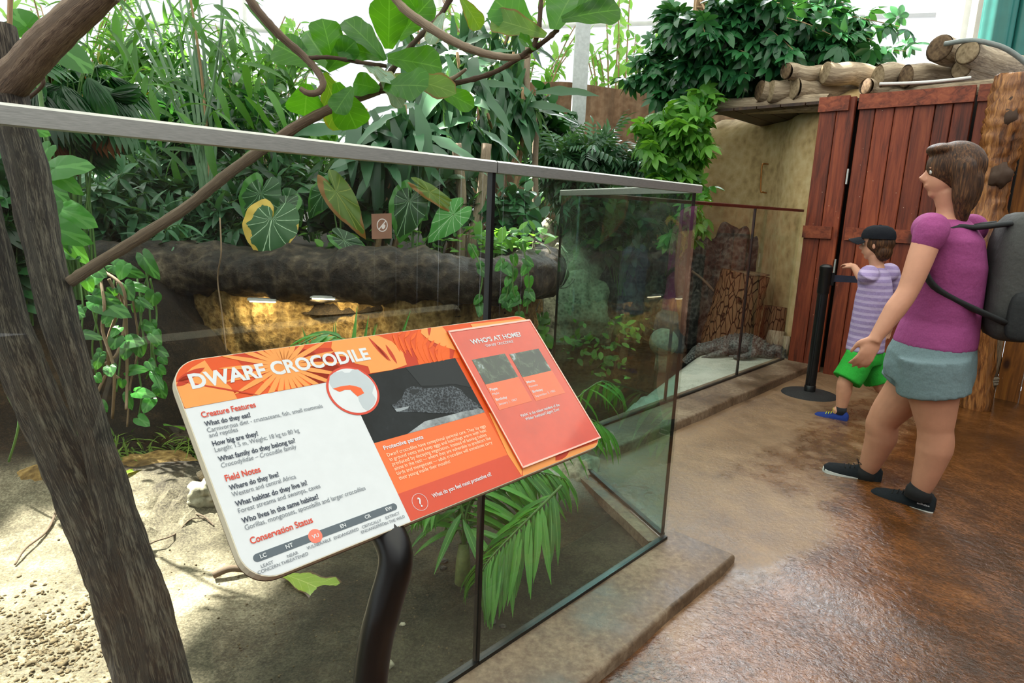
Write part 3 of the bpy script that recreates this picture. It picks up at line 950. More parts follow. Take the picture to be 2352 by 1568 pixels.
# stacked roof logs
def log(label, px, py, rpx, y, L, dark=False, tilt=0.0, dirv=None):
    a = ony(px, py, y); r = rpx * y / FOC * 1.02
    az_ = math.radians(62 if px > 2100 else 80)
    dirv = np.array([math.sin(az_), math.cos(az_), 0])
    d = nz((D1 if dirv is None else dirv) + ZZ * tilt)
    a = a + d * r * 0.2
    b = a + d * L
    o = thing('roof_log', label, 'log', a, 'stacked roof logs')
    mb = MB()
    n = 12
    P = np.array([a + (b - a) * i / n + 0.012 * np.array([0, math.sin(i * 1.3 + px), math.cos(i * 0.9 + px)]) for i in range(n + 1)])
    mb.tube(P, r * (1 + 0.03 * np.sin(np.arange(n + 1) * 1.7 + px)), 20, cap=False)
    mb.build('bark', M['log'], o, sharp=180)
    for q, s in ((P[0], -1), (P[-1], 1)):
        mb = MB()
        e1_ = nz(np.cross(d, ZZ)); e2_ = np.cross(e1_, d)
        mb.lathe([(0.0001, 0.012 * s), (r * 0.82, 0.008 * s), (r * 0.99, 0.0)], q, 20, 0, [e1_, e2_, d])
        mb.build('cut_end', M['logdark' if dark else 'logend'], o, sharp=180)
LG = [('roof log with a rounded brown end, leftmost of the upper row', 1802, 165, 17, 5.9, 0.45, True),
      ('long pale roof log with a cracked white end in the upper row', 1893, 166, 23, 5.8, 0.6, False),
      ('short roof log with a broad pale slanted end, third in the upper row', 2014, 172, 25, 5.6, 0.45, False),
      ('roof log with a dark rotted end, rightmost in the upper row', 2077, 172, 24, 5.45, 0.75, True),
      ('small roof log with a dark end, leftmost of the lower row', 1742, 208, 22, 6.15, 0.6, True),
      ('roof log with a cracked pale end, second in the lower row', 1768, 207, 23, 6.05, 0.6, False),
      ('long roof log with a round tan end at the middle of the lower row', 1815, 206, 25, 5.95, 0.8, False),
      ('short dark roof log tucked under the upper row above the gate', 1985, 202, 17, 5.62, 0.4, True),
      ('thick roof log with a rough brown end at the top right', 2156, 112, 27, 5.25, 1.2, True),
      ('thick roof log with a smooth round end at the top right corner', 2218, 124, 24, 5.05, 1.3, False),
      ('roof log half hidden beneath the two top right logs', 2206, 160, 21, 5.2, 0.9, False)]
for l in LG: log(*l)
for lab, p0, p1, y0, y1, rr in (('dark beam carrying the roof logs above the rock wall', (1640, 246), (1905, 236), 6.6, 5.75, 0.075),
                               ('beam under the roof logs behind the gate top', (1860, 238), (2330, 196), 6.2, 4.9, 0.06)):
    a = ony(*p0, y0); b = ony(*p1, y1)
    o = thing('roof_beam', lab, 'beam', a)
    mb = MB(); mb.tube(np.array([a, (a + b) / 2, b]), rr, 16, cap=False); mb.build('bark', M['log'], o, sharp=180)
    mb = MB(); e1_ = nz(np.cross(b - a, ZZ)); e2_ = np.cross(e1_, nz(b - a))
    mb.lathe([(0.0001, -0.01), (rr * 0.99, 0)], a, 16, 0, [e1_, e2_, nz(b - a)]); mb.build('cut_end', M['logdark'], o); mb = MB(); mb.lathe([(0.0001, 0.01), (rr * 0.99, 0)], b, 16, 0, [e1_, e2_, nz(b - a)])
    mb.build('cut_end', M['logdark'], o)
# shelter roof boards under the logs (dark underside)
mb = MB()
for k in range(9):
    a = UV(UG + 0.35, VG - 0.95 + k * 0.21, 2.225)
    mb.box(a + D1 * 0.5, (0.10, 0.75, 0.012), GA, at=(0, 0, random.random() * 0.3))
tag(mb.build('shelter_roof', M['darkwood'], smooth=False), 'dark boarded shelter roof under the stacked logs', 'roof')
# hose over the logs
hp = [(2170, 105, 5.2), (2230, 97, 5.05), (2290, 108, 4.95), (2330, 128, 4.9), (2375, 165, 4.85)]
mb = MB(); mb.tube(spline(np.array([ony(a, b - 4, c) for a, b, c in hp]), 8), 0.018, 10)
tag(mb.build('hose', M['hose'], sharp=180), 'grey hose looped over the logs at the top right corner', 'hose')
hp = [(2020, 193, 5.3), (2110, 190, 5.15), (2180, 184, 5.0), (2230, 178, 4.95)]
mb = MB(); mb.tube(spline(np.array([ony(a, b, c) for a, b, c in hp]), 8), 0.012, 8)
tag(mb.build('conduit', M['white'], sharp=180), 'thin pale conduit lying along the top of the gate', 'conduit')
# copper handle on the rock wall
hp = [(1764, 377), (1756, 376), (1750, 382), (1747, 436), (1752, 441), (1760, 443)]
mb = MB(); mb.tube(spline(np.array([ony(a, b, 6.5 + (0.06 if i in (0, 5) else 0)) for i, (a, b) in enumerate(hp)]), 5), 0.008, 8)
tag(mb.build('door_handle', M['copper'], sharp=180), 'copper pull handle on the tan rock wall', 'handle')

# building beyond: pale wall, frame and teal columns
bw = thing('greenhouse_wall', 'pale glasshouse wall beyond the stacked logs at top right', 'wall', (4.2, 9.0, 0))
mb = MB(); a = ony(2150, 100, 9.6); b = ony(2500, 100, 7.6)
ax = axes_from((b - a) * np.array([1, 1, 0])); c = (a + b) / 2
mb.box((c[0], c[1], 3.0), (np.linalg.norm(b - a) / 2, 0.05, 3.0), ax); mb.build('panel', M['offwhite'], bw, smooth=False)
mb = MB(); q = ony(2210, 60, 9.0); mb.box((q[0], q[1], 3.0), (0.04, 0.05, 3.0), ax); mb.build('mullion', M['white'], bw, smooth=False)
for lab, px, rr in (('teal corrugated column above the logs at the top right', 2290, 0.14), ('teal corrugated column cut by the right edge of the view', 2352, 0.17)):
    q = ony(px, 60, 7.0)
    mb = MB()
    ring = [(rr * (1 + 0.07 * math.cos(k * 8 * 2 * PI / 64)) * math.cos(2 * PI * k / 64), rr * (1 + 0.07 * math.cos(k * 8 * 2 * PI / 64)) * math.sin(2 * PI * k / 64)) for k in range(64)]
    mb.prism(ring, (q[0], q[1], 0), (1, 0, 0), (0, 1, 0), ZZ, -0.04, 5.5)
    tag(mb.build('teal_column', M['teal'], sharp=40), lab, 'column', 'teal columns')
# white steel column among the plants
a = ony(1341, 30, 8.4); b = ony(1318, 340, 8.4)
mb = MB(); mb.box((a[0], a[1], 2.75), (0.085, 0.085, 2.8)); mb.box((a[0], a[1], 0.06), (0.15, 0.15, 0.02))
tag(mb.build('steel_column', plain('grey_white_paint', '#c3c8c8', 0.5), smooth=False), 'white square steel column rising among the plants at centre', 'column')
# pale glasshouse bars and fence far left
for k, (p0, p1, y, rr) in enumerate((((150, 38), (1013, 95), 11.8, 0.05), ((1013, 66), (2250, 30), 11.8, 0.05), ((560, -10), (575, 420), 11.8, 0.035), ((1010, -10), (1015, 300), 11.8, 0.035), ((1900, -10), (1890, 200), 11.8, 0.03))):
    a = ony(*p0, y); b = ony(*p1, y)
    if abs(p0[0] - p1[0]) < 60:
        a = np.array([a[0], y, 0.0]); b = np.array([a[0], y, 5.55])
    mb = MB(); mb.tube(np.array([a, b]), rr, 8)
    tag(mb.build('glazing_bar', M['white'], sharp=60), ('long pale roof bar behind the bamboo at upper left', 'long pale roof bar behind the umbrella tree', 'upright pale glazing bar behind the cane stems', 'upright pale glazing bar behind the hanging leaves', 'upright pale glazing bar behind the umbrella tree')[k], 'bar', 'glasshouse bars')
fw = thing('chain_link_fence', 'pale wall with a chain link fence behind the plants at left', 'fence', (-4, 10.4, 0))
mb = MB(); mb.box((-4.2, 10.6, 0.95), (3.2, 0.05, 0.98)); mb.build('panel', M['offwhite'], fw, smooth=False)
mb = MB()
for k in range(60):
    x = -7.2 + k * 0.1
    for s in (-1, 1):
        a = np.array([x, 10.5, 0.9]); b = np.array([x + s * 1.1, 10.5, 2.0])
        mb.tube(np.array([a, b]), 0.006, 4, cap=False)
mb.tube(np.array([(-7.3, 10.5, 2.0), (-1.2, 10.5, 2.0)]), 0.02, 6)
mb.build('mesh', plain('zinc_wire', '#9a9a90', 0.5, 0.6), fw, sharp=180, kind='stuff')

# stanchion
sb = onz(1857, 915, -0.045)
so = thing('stanchion', 'black retractable belt stanchion on a round rubber base by the red gate', 'stanchion', sb)
mb = MB(); mb.lathe([(0.196, 0.0), (0.2, 0.01), (0.2, 0.028), (0.19, 0.042), (0.15, 0.052), (0.05, 0.06)], sb, 40); mb.build('base', M['rubber'], so, sharp=50)
topc = onz(1857, 915, -0.045)
mb = MB()
ring = []
for k in range(48):
    t_ = 2 * PI * k / 48
    rr = 0.036 - (0.005 if (k % 12) in (5, 6, 7) else 0)
    ring.append((rr * math.cos(t_), rr * math.sin(t_)))
mb.prism(ring, sb, (1, 0, 0), (0, 1, 0), ZZ, 0.058, 0.86)
mb.build('pole', M['black'], so, sharp=40)
mb = MB(); mb.lathe([(0.040, 0.058), (0.040, 0.10), (0.037, 0.104)], sb, 32); mb.build('collar', M['black'], so, sharp=40)
mb = MB(); mb.lathe([(0.037, 0.79), (0.041, 0.80), (0.041, 0.955), (0.045, 0.96), (0.045, 0.985), (0.030, 1.0), (0.012, 1.003)], sb, 32)
mb.build('belt_head', M['black'], so, sharp=40)
bd = nz(np.array([1.0, -0.12, 0]))
mb = MB(); mb.box(sb + bd * 0.047 + ZZ * 0.9, (0.010, 0.02, 0.045), axes_from(bd)); mb.build('clip', M['black'], so, smooth=False)
mb = MB(); mb.box(sb + bd * 0.58 + ZZ * 0.905, (0.53, 0.0012, 0.024), axes_from(bd))
mb.build('belt', plain('belt_navy', '#1d2236', 0.7), so, smooth=False)
# ---------------------------------------------------------------- interpretive sign
TT = math.radians(46.09)
SV = math.cos(TT) * (-NR) + math.sin(TT) * ZZ              # up the face
SN = np.cross(D1, SV)                                      # out of the face
SP = EYE + ray(900, 1030) * 1.1
STL = onplane(383, 833.5, SP, SN)
SW_, SH_ = 0.808, 0.355
def S(px, py):
    q = onplane(px, py, SP, SN) - STL
    return (float(np.dot(q, D1)), float(np.dot(q, SV)))    # y is negative downwards
def rrect(x0, y0, x1, y1, r, k=8):
    out = []
    for cx_, cy_, a0 in ((x1 - r, y1 - r, 0), (x0 + r, y1 - r, 90), (x0 + r, y0 + r, 180), (x1 - r, y0 + r, 270)):
        for i in range(k + 1):
            a = math.radians(a0 + 90 * i / k)
            out.append((cx_ + r * math.cos(a), cy_ + r * math.sin(a)))
    return out
def clip_poly(poly, x0, y0, x1, y1):
    def cl(P, f, inter):
        out = []
        for i in range(len(P)):
            a, b = P[i - 1], P[i]
            fa, fb = f(a), f(b)
            if fa != fb: out.append(inter(a, b))
            if fb: out.append(b)
        return out
    for ax_, lim, sg in ((0, x0, 1), (0, x1, -1), (1, y0, 1), (1, y1, -1)):
        if not poly: return poly
        poly = cl(poly, lambda p: (p[ax_] - lim) * sg >= 0, lambda a, b: tuple(np.array(a) + (np.array(b) - np.array(a)) * (lim - a[ax_]) / (b[ax_] - a[ax_])))
    return poly
SROOT = STL + D1 * SW_ / 2 - SV * SH_
post_top = onplane(903, 1262, SP - SN * 0.03, SN)
sign = thing('information_sign', 'orange and white tilted sign about a dwarf crocodile on a curved black post', 'sign', (post_top[0], post_top[1], 0))
cols = {'orange': '#d4501b', 'dark': '#b93616', 'mid': '#e05d19', 'pale': '#e8964e', 'white': '#d3d7da', 'ink': '#3b4250', 'grey': '#70777f', 'bar': '#59636b', 'red': '#cc4632', 'mapgrey': '#b7bfc4', 'mapred': '#e4602f', 'photo': '#1d2224', 'pgrey': '#4a4f55', 'plight': '#8f979b', 'ptex': '#6a6f72', 'holder': '#c93d17', 'green': '#223322', 'rim': '#ddd3c0', 'edge': '#d8cfb8', 'cap': '#5b4436', 'salmon': '#ee7a66'}
SM = {k: plain('print_' + k, v, 0.4, 0, 40, 0.02, 0, 0.25) for k, v in cols.items()}
def sflat(name, polys, col, z, parent, mb=None, dz=0.00025):
    r = None
    for P in polys:
        if len(P) >= 3:
            mb = MB(); mb.prism(P, STL, D1, SV, SN, z, z + dz)
            r = mb.build(name, SM[col] if isinstance(col, str) else col, parent, smooth=False)
    return r
T_ = 0.016
brd = MB(); brd.prism(rrect(0, -SH_, SW_, 0, 0.045), STL, D1, SV, SN, -T_, 0)
board = brd.build('board', [SM['edge']], sign, smooth=False)
back = MB(); back.prism(rrect(0.001, -SH_ - 0.0005, SW_ - 0.001, -0.001, 0.045), STL, D1, SV, SN, -T_ - 0.004, -T_)
back.build('backing', SM['cap'], sign, smooth=False)
def in_board(P, k=0.0012):
    """clip a sheet of the print to the rounded board"""
    R_ = rrect(k, -SH_ + k, SW_ - k, -k, 0.044)
    out = P
    n = len(R_)
    for i in range(n):                                     # Sutherland-Hodgman against the convex outline
        a, b = R_[i], R_[(i + 1) % n]
        if abs(a[0] - b[0]) + abs(a[1] - b[1]) < 1e-7: continue
        res = []
        f = lambda p: (b[0] - a[0]) * (p[1] - a[1]) - (b[1] - a[1]) * (p[0] - a[0])
        for j in range(len(out)):
            p, q = out[j - 1], out[j]
            fp, fq = f(p), f(q)
            if (fp >= 0) != (fq >= 0):
                s_ = fp / (fp - fq)
                res.append((p[0] + (q[0] - p[0]) * s_, p[1] + (q[1] - p[1]) * s_))
            if fq >= 0: res.append(q)
        out = res
        if len(out) < 3: return []
    return out
yH = S(745.6, 878)[1]; yH = (yH + S(427, 939.6)[1]) / 2    # lower edge of the orange header
xW = (S(826, 953.7)[0] + S(945, 1195)[0]) / 2              # right edge of the white panel
sflat('white_panel', [in_board([(0, -SH_), (xW, -SH_), (xW, yH), (0, yH)])], 'white', 0.0002, sign)
sflat('orange_panel', [in_board([(0, yH), (xW, yH), (xW, -SH_), (SW_, -SH_), (SW_, 0), (0, 0)][::1])] if False else [in_board([(0, yH), (SW_, yH), (SW_, 0), (0, 0)]), in_board([(xW, -SH_), (SW_, -SH_), (SW_, yH), (xW, yH)])], 'orange', 0.0002, sign)
# printed leaves in the header
def hclip(P): return in_board(clip_poly(P, 0, yH, SW_, 0))
def blade(c, ang, L, w, k=10):
    d = (math.cos(ang), math.sin(ang)); n_ = (-d[1], d[0])
    top = [(c[0] + d[0] * L * t + n_[0] * w * math.sin(PI * t) ** 0.8, c[1] + d[1] * L * t + n_[1] * w * math.sin(PI * t) ** 0.8) for t in np.linspace(0, 1, k)]
    bot = [(c[0] + d[0] * L * t - n_[0] * w * math.sin(PI * t) ** 0.8, c[1] + d[1] * L * t - n_[1] * w * math.sin(PI * t) ** 0.8) for t in np.linspace(1, 0, k)][1:-1]
    return top + bot
dk = []
for (x, y, a, L, w) in ((0.07, -0.03, -2.4, 0.2, 0.05), (0.30, -0.115, 2.6, 0.24, 0.05), (0.16, -0.02, -0.35, 0.26, 0.045), (0.33, -0.12, 0.5, 0.16, 0.03), (0.55, -0.1, 2.0, 0.15, 0.03)):
    dk.append(hclip(blade((x, y), a, L, w)))
sflat('dark_leaf_print', dk, 'dark', 0.0005, sign)
md = []
for (x, y, a, L, w) in ((0.2, -0.115, 1.9, 0.14, 0.02), (0.12, -0.05, -0.6, 0.2, 0.018), (0.43, -0.12, 1.2, 0.13, 0.014), (0.47, -0.12, 1.0, 0.13, 0.014), (0.50, -0.12, 0.8, 0.13, 0.014)):
    md.append(hclip(blade((x, y), a, L, w)))
sflat('orange_leaf_print', md, 'mid', 0.0007, sign)
fan = []
fc = S(652, 840)
for k in range(26):
    a = math.radians(62 + k * 18.5 * 18 / 24.0)
    fan.append(hclip(blade(fc, a, 0.105 if 2 < k < 24 else 0.07, 0.0042)))
big = [S(401, 905), S(402, 880), S(440, 845), S(470, 828), S(485, 850), S(530, 890), S(545, 917), S(480, 931), S(427, 940)]
pale = [hclip(big)] + [f for f in fan if len(f) > 2]
mon = [S(760, 800), S(763, 780), S(790, 772), S(830, 770), S(870, 772), S(900, 785), S(925, 810), S(934, 838), S(900, 850), S(850, 858), S(845, 842), S(815, 835), S(800, 820), S(775, 818)]
pale.append(hclip(mon))
pale.append(hclip([S(966, 765), S(968, 752), S(1010, 746), S(1022, 758), S(1047, 805), S(1015, 795), S(985, 782)]))
pale.append(in_board([S(1122, 948), S(1140, 952), S(1200, 1068), S(1197, 1092), S(1165, 1043)]))
pale.append(in_board([S(1200, 1070), S(1260, 1052), S(1385, 1012), S(1372, 1034), S(1290, 1062), S(1200, 1096)]))
pale.append(in_board([S(1080, 745), S(1215, 730), S(1222, 738), S(1085, 752)]))
sflat('pale_leaf_print', [p for p in pale if len(p) > 2], 'pale', 0.0009, sign)
sl = [hclip(blade(S(860, 790), math.radians(-70), 0.045, 0.004)), hclip(blade(S(845, 775), math.radians(-72), 0.06, 0.004)), hclip(blade(S(885, 792), math.radians(-85), 0.045, 0.004)), hclip(blade(S(470, 845), math.radians(-160), 0.05, 0.006)), hclip(blade(S(440, 862), math.radians(-150), 0.03, 0.006)), hclip(blade(S(405, 875), math.radians(-24), 0.13, 0.0016)), in_board(blade(S(1275, 1058), math.radians(20), 0.075, 0.012)), hclip(blade(S(985, 772), math.radians(60), 0.05, 0.004))]
sflat('leaf_slit_print', sl, 'dark', 0.0011, sign)
ks = []
for k in range(9):
    ks.append(hclip(blade(S(900 + k * 14, 765 + k * 6), math.radians(-95), 0.045, 0.003)))
    ks.append(hclip(blade(S(900 + k * 14, 765 + k * 6), math.radians(35), 0.03, 0.003)))
sflat('palm_print', ks, 'mid', 0.0011, sign)
# lower orange blocks
yD = (S(916, 1131)[1] + S(1168, 1045.5)[1]) / 2
xR = (S(1112, 947)[0] + S(1166, 1043)[0]) / 2
yP0 = (S(849, 858)[1] + S(1041, 824)[1]) / 2; yP1 = (S(860, 1018)[1] + S(1112, 947)[1]) / 2
sflat('text_block', [in_board([(xW, yD), (xR, yD), (xR, yP1), (xW, yP1)])], plain('print_bright_orange', '#e3631a', 0.4, 0, 40, 0.02), 0.0005, sign)
sflat('question_block', [in_board([(xW, -SH_), (xR + 0.018, -SH_), (xR, yD), (xW, yD)])], plain('print_question', '#c93e18', 0.4, 0, 40, 0.02), 0.0005, sign)
# photograph of a crocodile
t = MT('print_photo')
_a = t.noise(7, 6, 0.7); _v = t.vor(150)
photo_m = t.done(t.pbr(t.ramp(_a, [(0.35, '#0d1112'), (0.55, '#1a1f21'), (0.72, '#3a4246')]), 0.4, 0, None, .2))
t = MT('print_scales')
_a = t.noise(16, 5, 0.7); _v = t.vor(260)
scal_m = t.done(t.pbr(t.ramp(t.math('ADD', t.math('MULTIPLY', _a, 0.7), t.math('MULTIPLY', _v, 0.6)), [(0.35, '#131517'), (0.6, '#2c3034'), (0.9, '#5d646a')]), 0.4, 0, None, .2))
t = MT('print_sandbank')
_a = t.noise(22, 5, 0.7)
bank_m = t.done(t.pbr(t.ramp(_a, [(0.35, '#4e5558'), (0.6, '#979fa2'), (0.8, '#c6cac8')]), 0.36))
ph = sflat('photo', [[(xW, yP1), (xR, yP1), (xR, yP0), (xW + 0.0, yP0)]], photo_m, 0.0005, sign)
def Z3(x, y): return S(780 + x / 4.612, 700 + y / 4.612)
def pclip(P): return clip_poly(P, xW, yP1, xR, yP0)
sflat('photo_bank', [pclip([Z3(700, 1380), Z3(900, 1235), Z3(1200, 1160), Z3(1450, 1085), Z3(1560, 1130), Z3(900, 1330), Z3(600, 1420)])], bank_m, 0.0008, ph)
croc_s = [Z3(548, 1065), Z3(600, 1040), Z3(660, 985), Z3(690, 900), Z3(760, 865), Z3(840, 870), Z3(900, 890), Z3(1000, 880), Z3(1060, 880), Z3(1190, 860), Z3(1280, 900), Z3(1350, 980), Z3(1500, 1080), Z3(1420, 1110), Z3(1200, 1150), Z3(1000, 1150), Z3(800, 1135), Z3(620, 1140), Z3(580, 1110)]
sflat('photo_crocodile', [pclip(croc_s)], scal_m, 0.0010, ph)
sflat('photo_tree', [pclip([Z3(690, 660), Z3(1215, 560), Z3(1400, 880), Z3(1210, 840), Z3(1000, 860), Z3(860, 860), Z3(760, 740)])], SM['photo'], 0.0008, ph)
sflat('photo_teeth', [pclip([Z3(580, 1105), Z3(640, 1095), Z3(735, 1075), Z3(720, 1100), Z3(640, 1130), Z3(600, 1135)])], SM['plight'], 0.0012, ph)
sflat('photo_eye', [pclip(blade(Z3(735, 930), -0.05, 0.024, 0.005))], SM['photo'], 0.0012, ph)
# map disc
dc = S(811, 897); dr = abs(S(875, 897)[0] - S(748, 897)[0]) / 2 * 0.955
ring = [(dc[0] + dr * math.cos(2 * PI * k / 64), dc[1] + dr * math.sin(2 * PI * k / 64)) for k in range(64)]
ringi = [(dc[0] + dr * .915 * math.cos(2 * PI * k / 64), dc[1] + dr * .915 * math.sin(2 * PI * k / 64)) for k in range(64)]
sflat('map_rim', [ring], 'red', 0.0011, sign)
mp = sflat('map_disc', [ringi], 'white', 0.0013, sign)
def Z1(x, y): return S(390 + x / 4.612, 700 + y / 4.612)
sflat('continent', [[Z1(1690, 760), Z1(1740, 720), Z1(1820, 705), Z1(1850, 725), Z1(1900, 722), Z1(1930, 690), Z1(1990, 690), Z1(2060, 740), Z1(2130, 810), Z1(2165, 850), Z1(2140, 940), Z1(2180, 1000), Z1(2160, 1060), Z1(2090, 1130), Z1(2040, 1090), Z1(2000, 1020), Z1(1990, 960), Z1(1930, 930), Z1(1910, 905), Z1(1850, 905), Z1(1790, 925), Z1(1720, 890), Z1(1685, 830)]], 'mapgrey', 0.0015, mp)
sflat('range_area', [[Z1(1725, 893), Z1(1800, 870), Z1(1900, 855), Z1(1970, 868), Z1(2020, 885), Z1(2055, 940), Z1(1985, 975), Z1(1935, 930), Z1(1910, 905), Z1(1850, 905), Z1(1795, 927)]], 'mapred', 0.0017, mp)
# lettering (the built-in font turned into meshes)
def text_mesh(body, bold=0.0, shear=0.0, sp=1.0):
    c = bpy.data.curves.new('t', 'FONT')
    c.body = body; c.size = 1.0; c.offset = bold; c.shear = shear; c.space_character = sp
    c.resolution_u = 3; c.align_x = 'LEFT'
    o = bpy.data.objects.new('t', c)
    COL.objects.link(o)
    bpy.context.view_layer.update()
    me = bpy.data.meshes.new_from_object(o.evaluated_get(bpy.context.evaluated_depsgraph_get()))
    bpy.data.objects.remove(o); bpy.data.curves.remove(c)
    v = np.zeros(len(me.vertices) * 3); me.vertices.foreach_get('co', v); v = v.reshape(-1, 3)
    f = [tuple(p.vertices) for p in me.polygons]
    bpy.data.meshes.remove(me)
    return v, f
def lettering(name, items, col, z, parent, o=None, ex=None, ey=None, ez=None, emb=None):
    """items: (text, (x0,y0), width, capheight, bold, shear[, align])"""
    o = STL if o is None else o; ex = D1 if ex is None else ex; ey = SV if ey is None else ey; ez = SN if ez is None else ez
    r = None
    for it in items:
        mb = MB()
        body, p, w, cap, bold, shear = it[:6]
        v, f = text_mesh(body, bold, shear)
        x0, x1 = v[:, 0].min(), v[:, 0].max()
        s = cap / 0.70
        sx = w / (x1 - x0) if w else s
        cx_ = p[0] - ((x1 - x0) * sx / 2 if len(it) > 6 else 0)
        q = o + ex * cx_ + ex * ((v[:, 0:1] - x0) * sx) + ey * (p[1] + v[:, 1:2] * s) + ez * z
        mb.add(q, f)
        r = mb.build(name, SM[col] if isinstance(col, str) else col, parent, smooth=False)
    return r
def TL(body, a, b, cap, bold=0.0, shear=0.0):
    p, q = S(*a), S(*b)
    return (body, p, q[0] - p[0], cap, bold, shear)
ZT = 0.0016
lettering('title_lettering', [TL('DWARF CROCODILE', (441, 893), (851, 824), 0.0245, 0.035)], 'white', ZT, sign)
lettering('heading_lettering', [TL('Creature Features', (463.7, 960), (588, 935), 0.0095, 0.02), TL('Field Notes', (519, 1106), (599.6, 1084.5), 0.0095, 0.02), TL('Conservation Status', (576.4, 1250.4), (719.5, 1200.6), 0.0095, 0.02)], 'red', ZT, sign)
Q = [('What do they eat?', (471, 979.7), (576, 957)), ('How big are they?', (489, 1025), (594, 1001)), ('What family do they belong to?', (502.7, 1060.7), (678.7, 1016)), ('Where do they live?', (528, 1126.8), (642, 1095)), ('What habitat do they live in?', (542, 1164), (707, 1115)), ('Who lives in the same habitat?', (557, 1202.7), (732.5, 1145.7))]
lettering('question_lettering', [TL(a, b, c, 0.0078, 0.022) for a, b, c in Q], 'ink', ZT, sign)
A_ = [('Carnivorous diet - crustaceans, fish, small mammals', (476.7, 993.8), (741, 936), 0), ('and reptiles', (481, 1005.7), (547, 991.6), 0), ('Length: 1.5 m, Weight: 18 kg to 80 kg', (494.7, 1039), (689, 996), 0), ('Crocodylidae \u2013 Crocodile family', (509, 1074.8), (681.6, 1030), 0.2), ('Western and central Africa', (534, 1142), (680.5, 1099.7), 0), ('Forest streams and swamps, caves', (548.6, 1179.5), (737, 1122.5), 0), ('Gorillas, mongooses, spoonbills and larger crocodiles', (563.8, 1218), (840, 1125.8), 0)]
lettering('answer_lettering', [TL(a, b, c, 0.0074, 0.0, s_) for a, b, c, s_ in A_], 'grey', ZT, sign)
# status bar
b0, b1 = S(591, 1281), S(904, 1163.7)
by = (b0[1] + b1[1]) / 2; hr = 0.0058
barp = [(b1[0] + hr * math.cos(a), by + hr * math.sin(a)) for a in np.linspace(-PI / 2, PI / 2, 10)] + [(b0[0] + hr * math.cos(a), by + hr * math.sin(a)) for a in np.linspace(PI / 2, 3 * PI / 2, 10)]
sflat('status_bar', [barp], 'bar', 0.0006, sign)
vu = S(723.6, 1231)
sflat('status_dot', [[(vu[0] + 0.0105 * math.cos(2 * PI * k / 32), by + 0.0105 * math.sin(2 * PI * k / 32)) for k in range(32)]], 'salmon', 0.0009, sign)
lettering('status_lettering', [(s_, (S(*p)[0], by - 0.0028), 0, 0.0056, 0.02, 0, 1) for s_, p in (('LC', (604, 1276.5)), ('NT', (663.6, 1253.7)), ('VU', (723.6, 1231)), ('EN', (787, 1208)), ('CR', (843.5, 1186)), ('EW', (892, 1168)))], 'white', ZT, sign)
lettering('status_caption', [(s_, (S(*p)[0], S(*p)[1] - 0.0022), 0, 0.0046, 0.004, 0, 1) for s_, p in (('LEAST', (613, 1296)), ('CONCERN', (617, 1306)), ('NEAR', (671.6, 1273.6)), ('THREATENED', (676.6, 1283)), ('VULNERABLE', (732, 1249)), ('ENDANGERED', (795, 1225.5)), ('CRITICALLY', (853, 1203)), ('ENDANGERED', (856, 1212.5)), ('EXTINCT', (901, 1184)), ('IN THE WILD', (906, 1194.5)))], 'grey', ZT, sign)
lettering('paragraph_heading', [TL('Protective parents', (882, 1034), (973, 1009), 0.0076, 0.022)], 'white', ZT, sign)
PL = [('Dwarf crocodiles have exceptional parental care. They lay eggs', (890, 1049.5), (1117, 984)), ('in ground nests and keep eggs and hatchlings warm with heat', (895.5, 1060), (1118, 994)), ('produced by decaying vegetation. Instead of leaving babies', (901, 1070.5), (1118, 1003)), ('alone in the nest \u2014 where they are vulnerable to predators like', (906.5, 1081), (1128, 1011.5)), ('birds and mongooses \u2014 adult crocodiles will sometimes carry', (912, 1092), (1132, 1022)), ('their young inside their mouths!', (917, 1103), (1035, 1065))]
lettering('paragraph_lettering', [TL(a, b, c, 0.0066, 0.0) for a, b, c in PL], plain('print_cream', '#f7d9b5', 0.4, 0, 40, 0.02), ZT, sign)
lettering('prompt_lettering', [TL('What do you feel most protective of?', (994, 1144), (1130, 1095), 0.0072, 0.018)], 'white', ZT, sign)
qc = S(964, 1153)
qr = MB()
for k in range(48):
    a0, a1 = 2 * PI * k / 48, 2 * PI * (k + 1) / 48
    R1, R0 = 0.0150, 0.0144
    qr.prism([(qc[0] + R1 * math.cos(a0), qc[1] + R1 * math.sin(a0)), (qc[0] + R1 * math.cos(a1), qc[1] + R1 * math.sin(a1)), (qc[0] + R0 * math.cos(a1), qc[1] + R0 * math.sin(a1)), (qc[0] + R0 * math.cos(a0), qc[1] + R0 * math.sin(a0))], STL, D1, SV, SN, 0.0008, 0.0012)
qr.build('question_ring', SM['white'], sign, smooth=False)
lettering('question_mark', [('?', (qc[0], qc[1] - 0.0085), 0, 0.0165, 0.012, 0, 1)], 'white', ZT, sign)

# raised holder with the insert sheet
HO = SN * 0.006
def Hp(px, py):
    q = onplane(px, py, SP + HO, SN) - STL
    return (float(np.dot(q, D1)), float(np.dot(q, SV)))
hc = [Hp(1022, 755), Hp(1217, 738), Hp(1386, 1010), Hp(1200, 1068)]
hx0, hx1 = (hc[0][0] + hc[3][0]) / 2, (hc[1][0] + hc[2][0]) / 2
hy1, hy0 = (hc[0][1] + hc[1][1]) / 2, (hc[2][1] + hc[3][1]) / 2
def hflat(name, polys, mat, z, parent, dz=0.00025):
    mb = MB()
    for P in polys: mb.prism(P, STL, D1, SV, SN, z, z + dz)
    return mb.build(name, mat, parent, smooth=False)
hold = hflat('insert_holder', [[(hx0, hy0), (hx1, hy0), (hx1, hy1), (hx0, hy1)]], plain('insert_print', cols['holder'], 0.12, 0, 14, 0.10, 0, 0.5, 0.6), 0.0025, sign, 0.0035)
fr_ = MB()
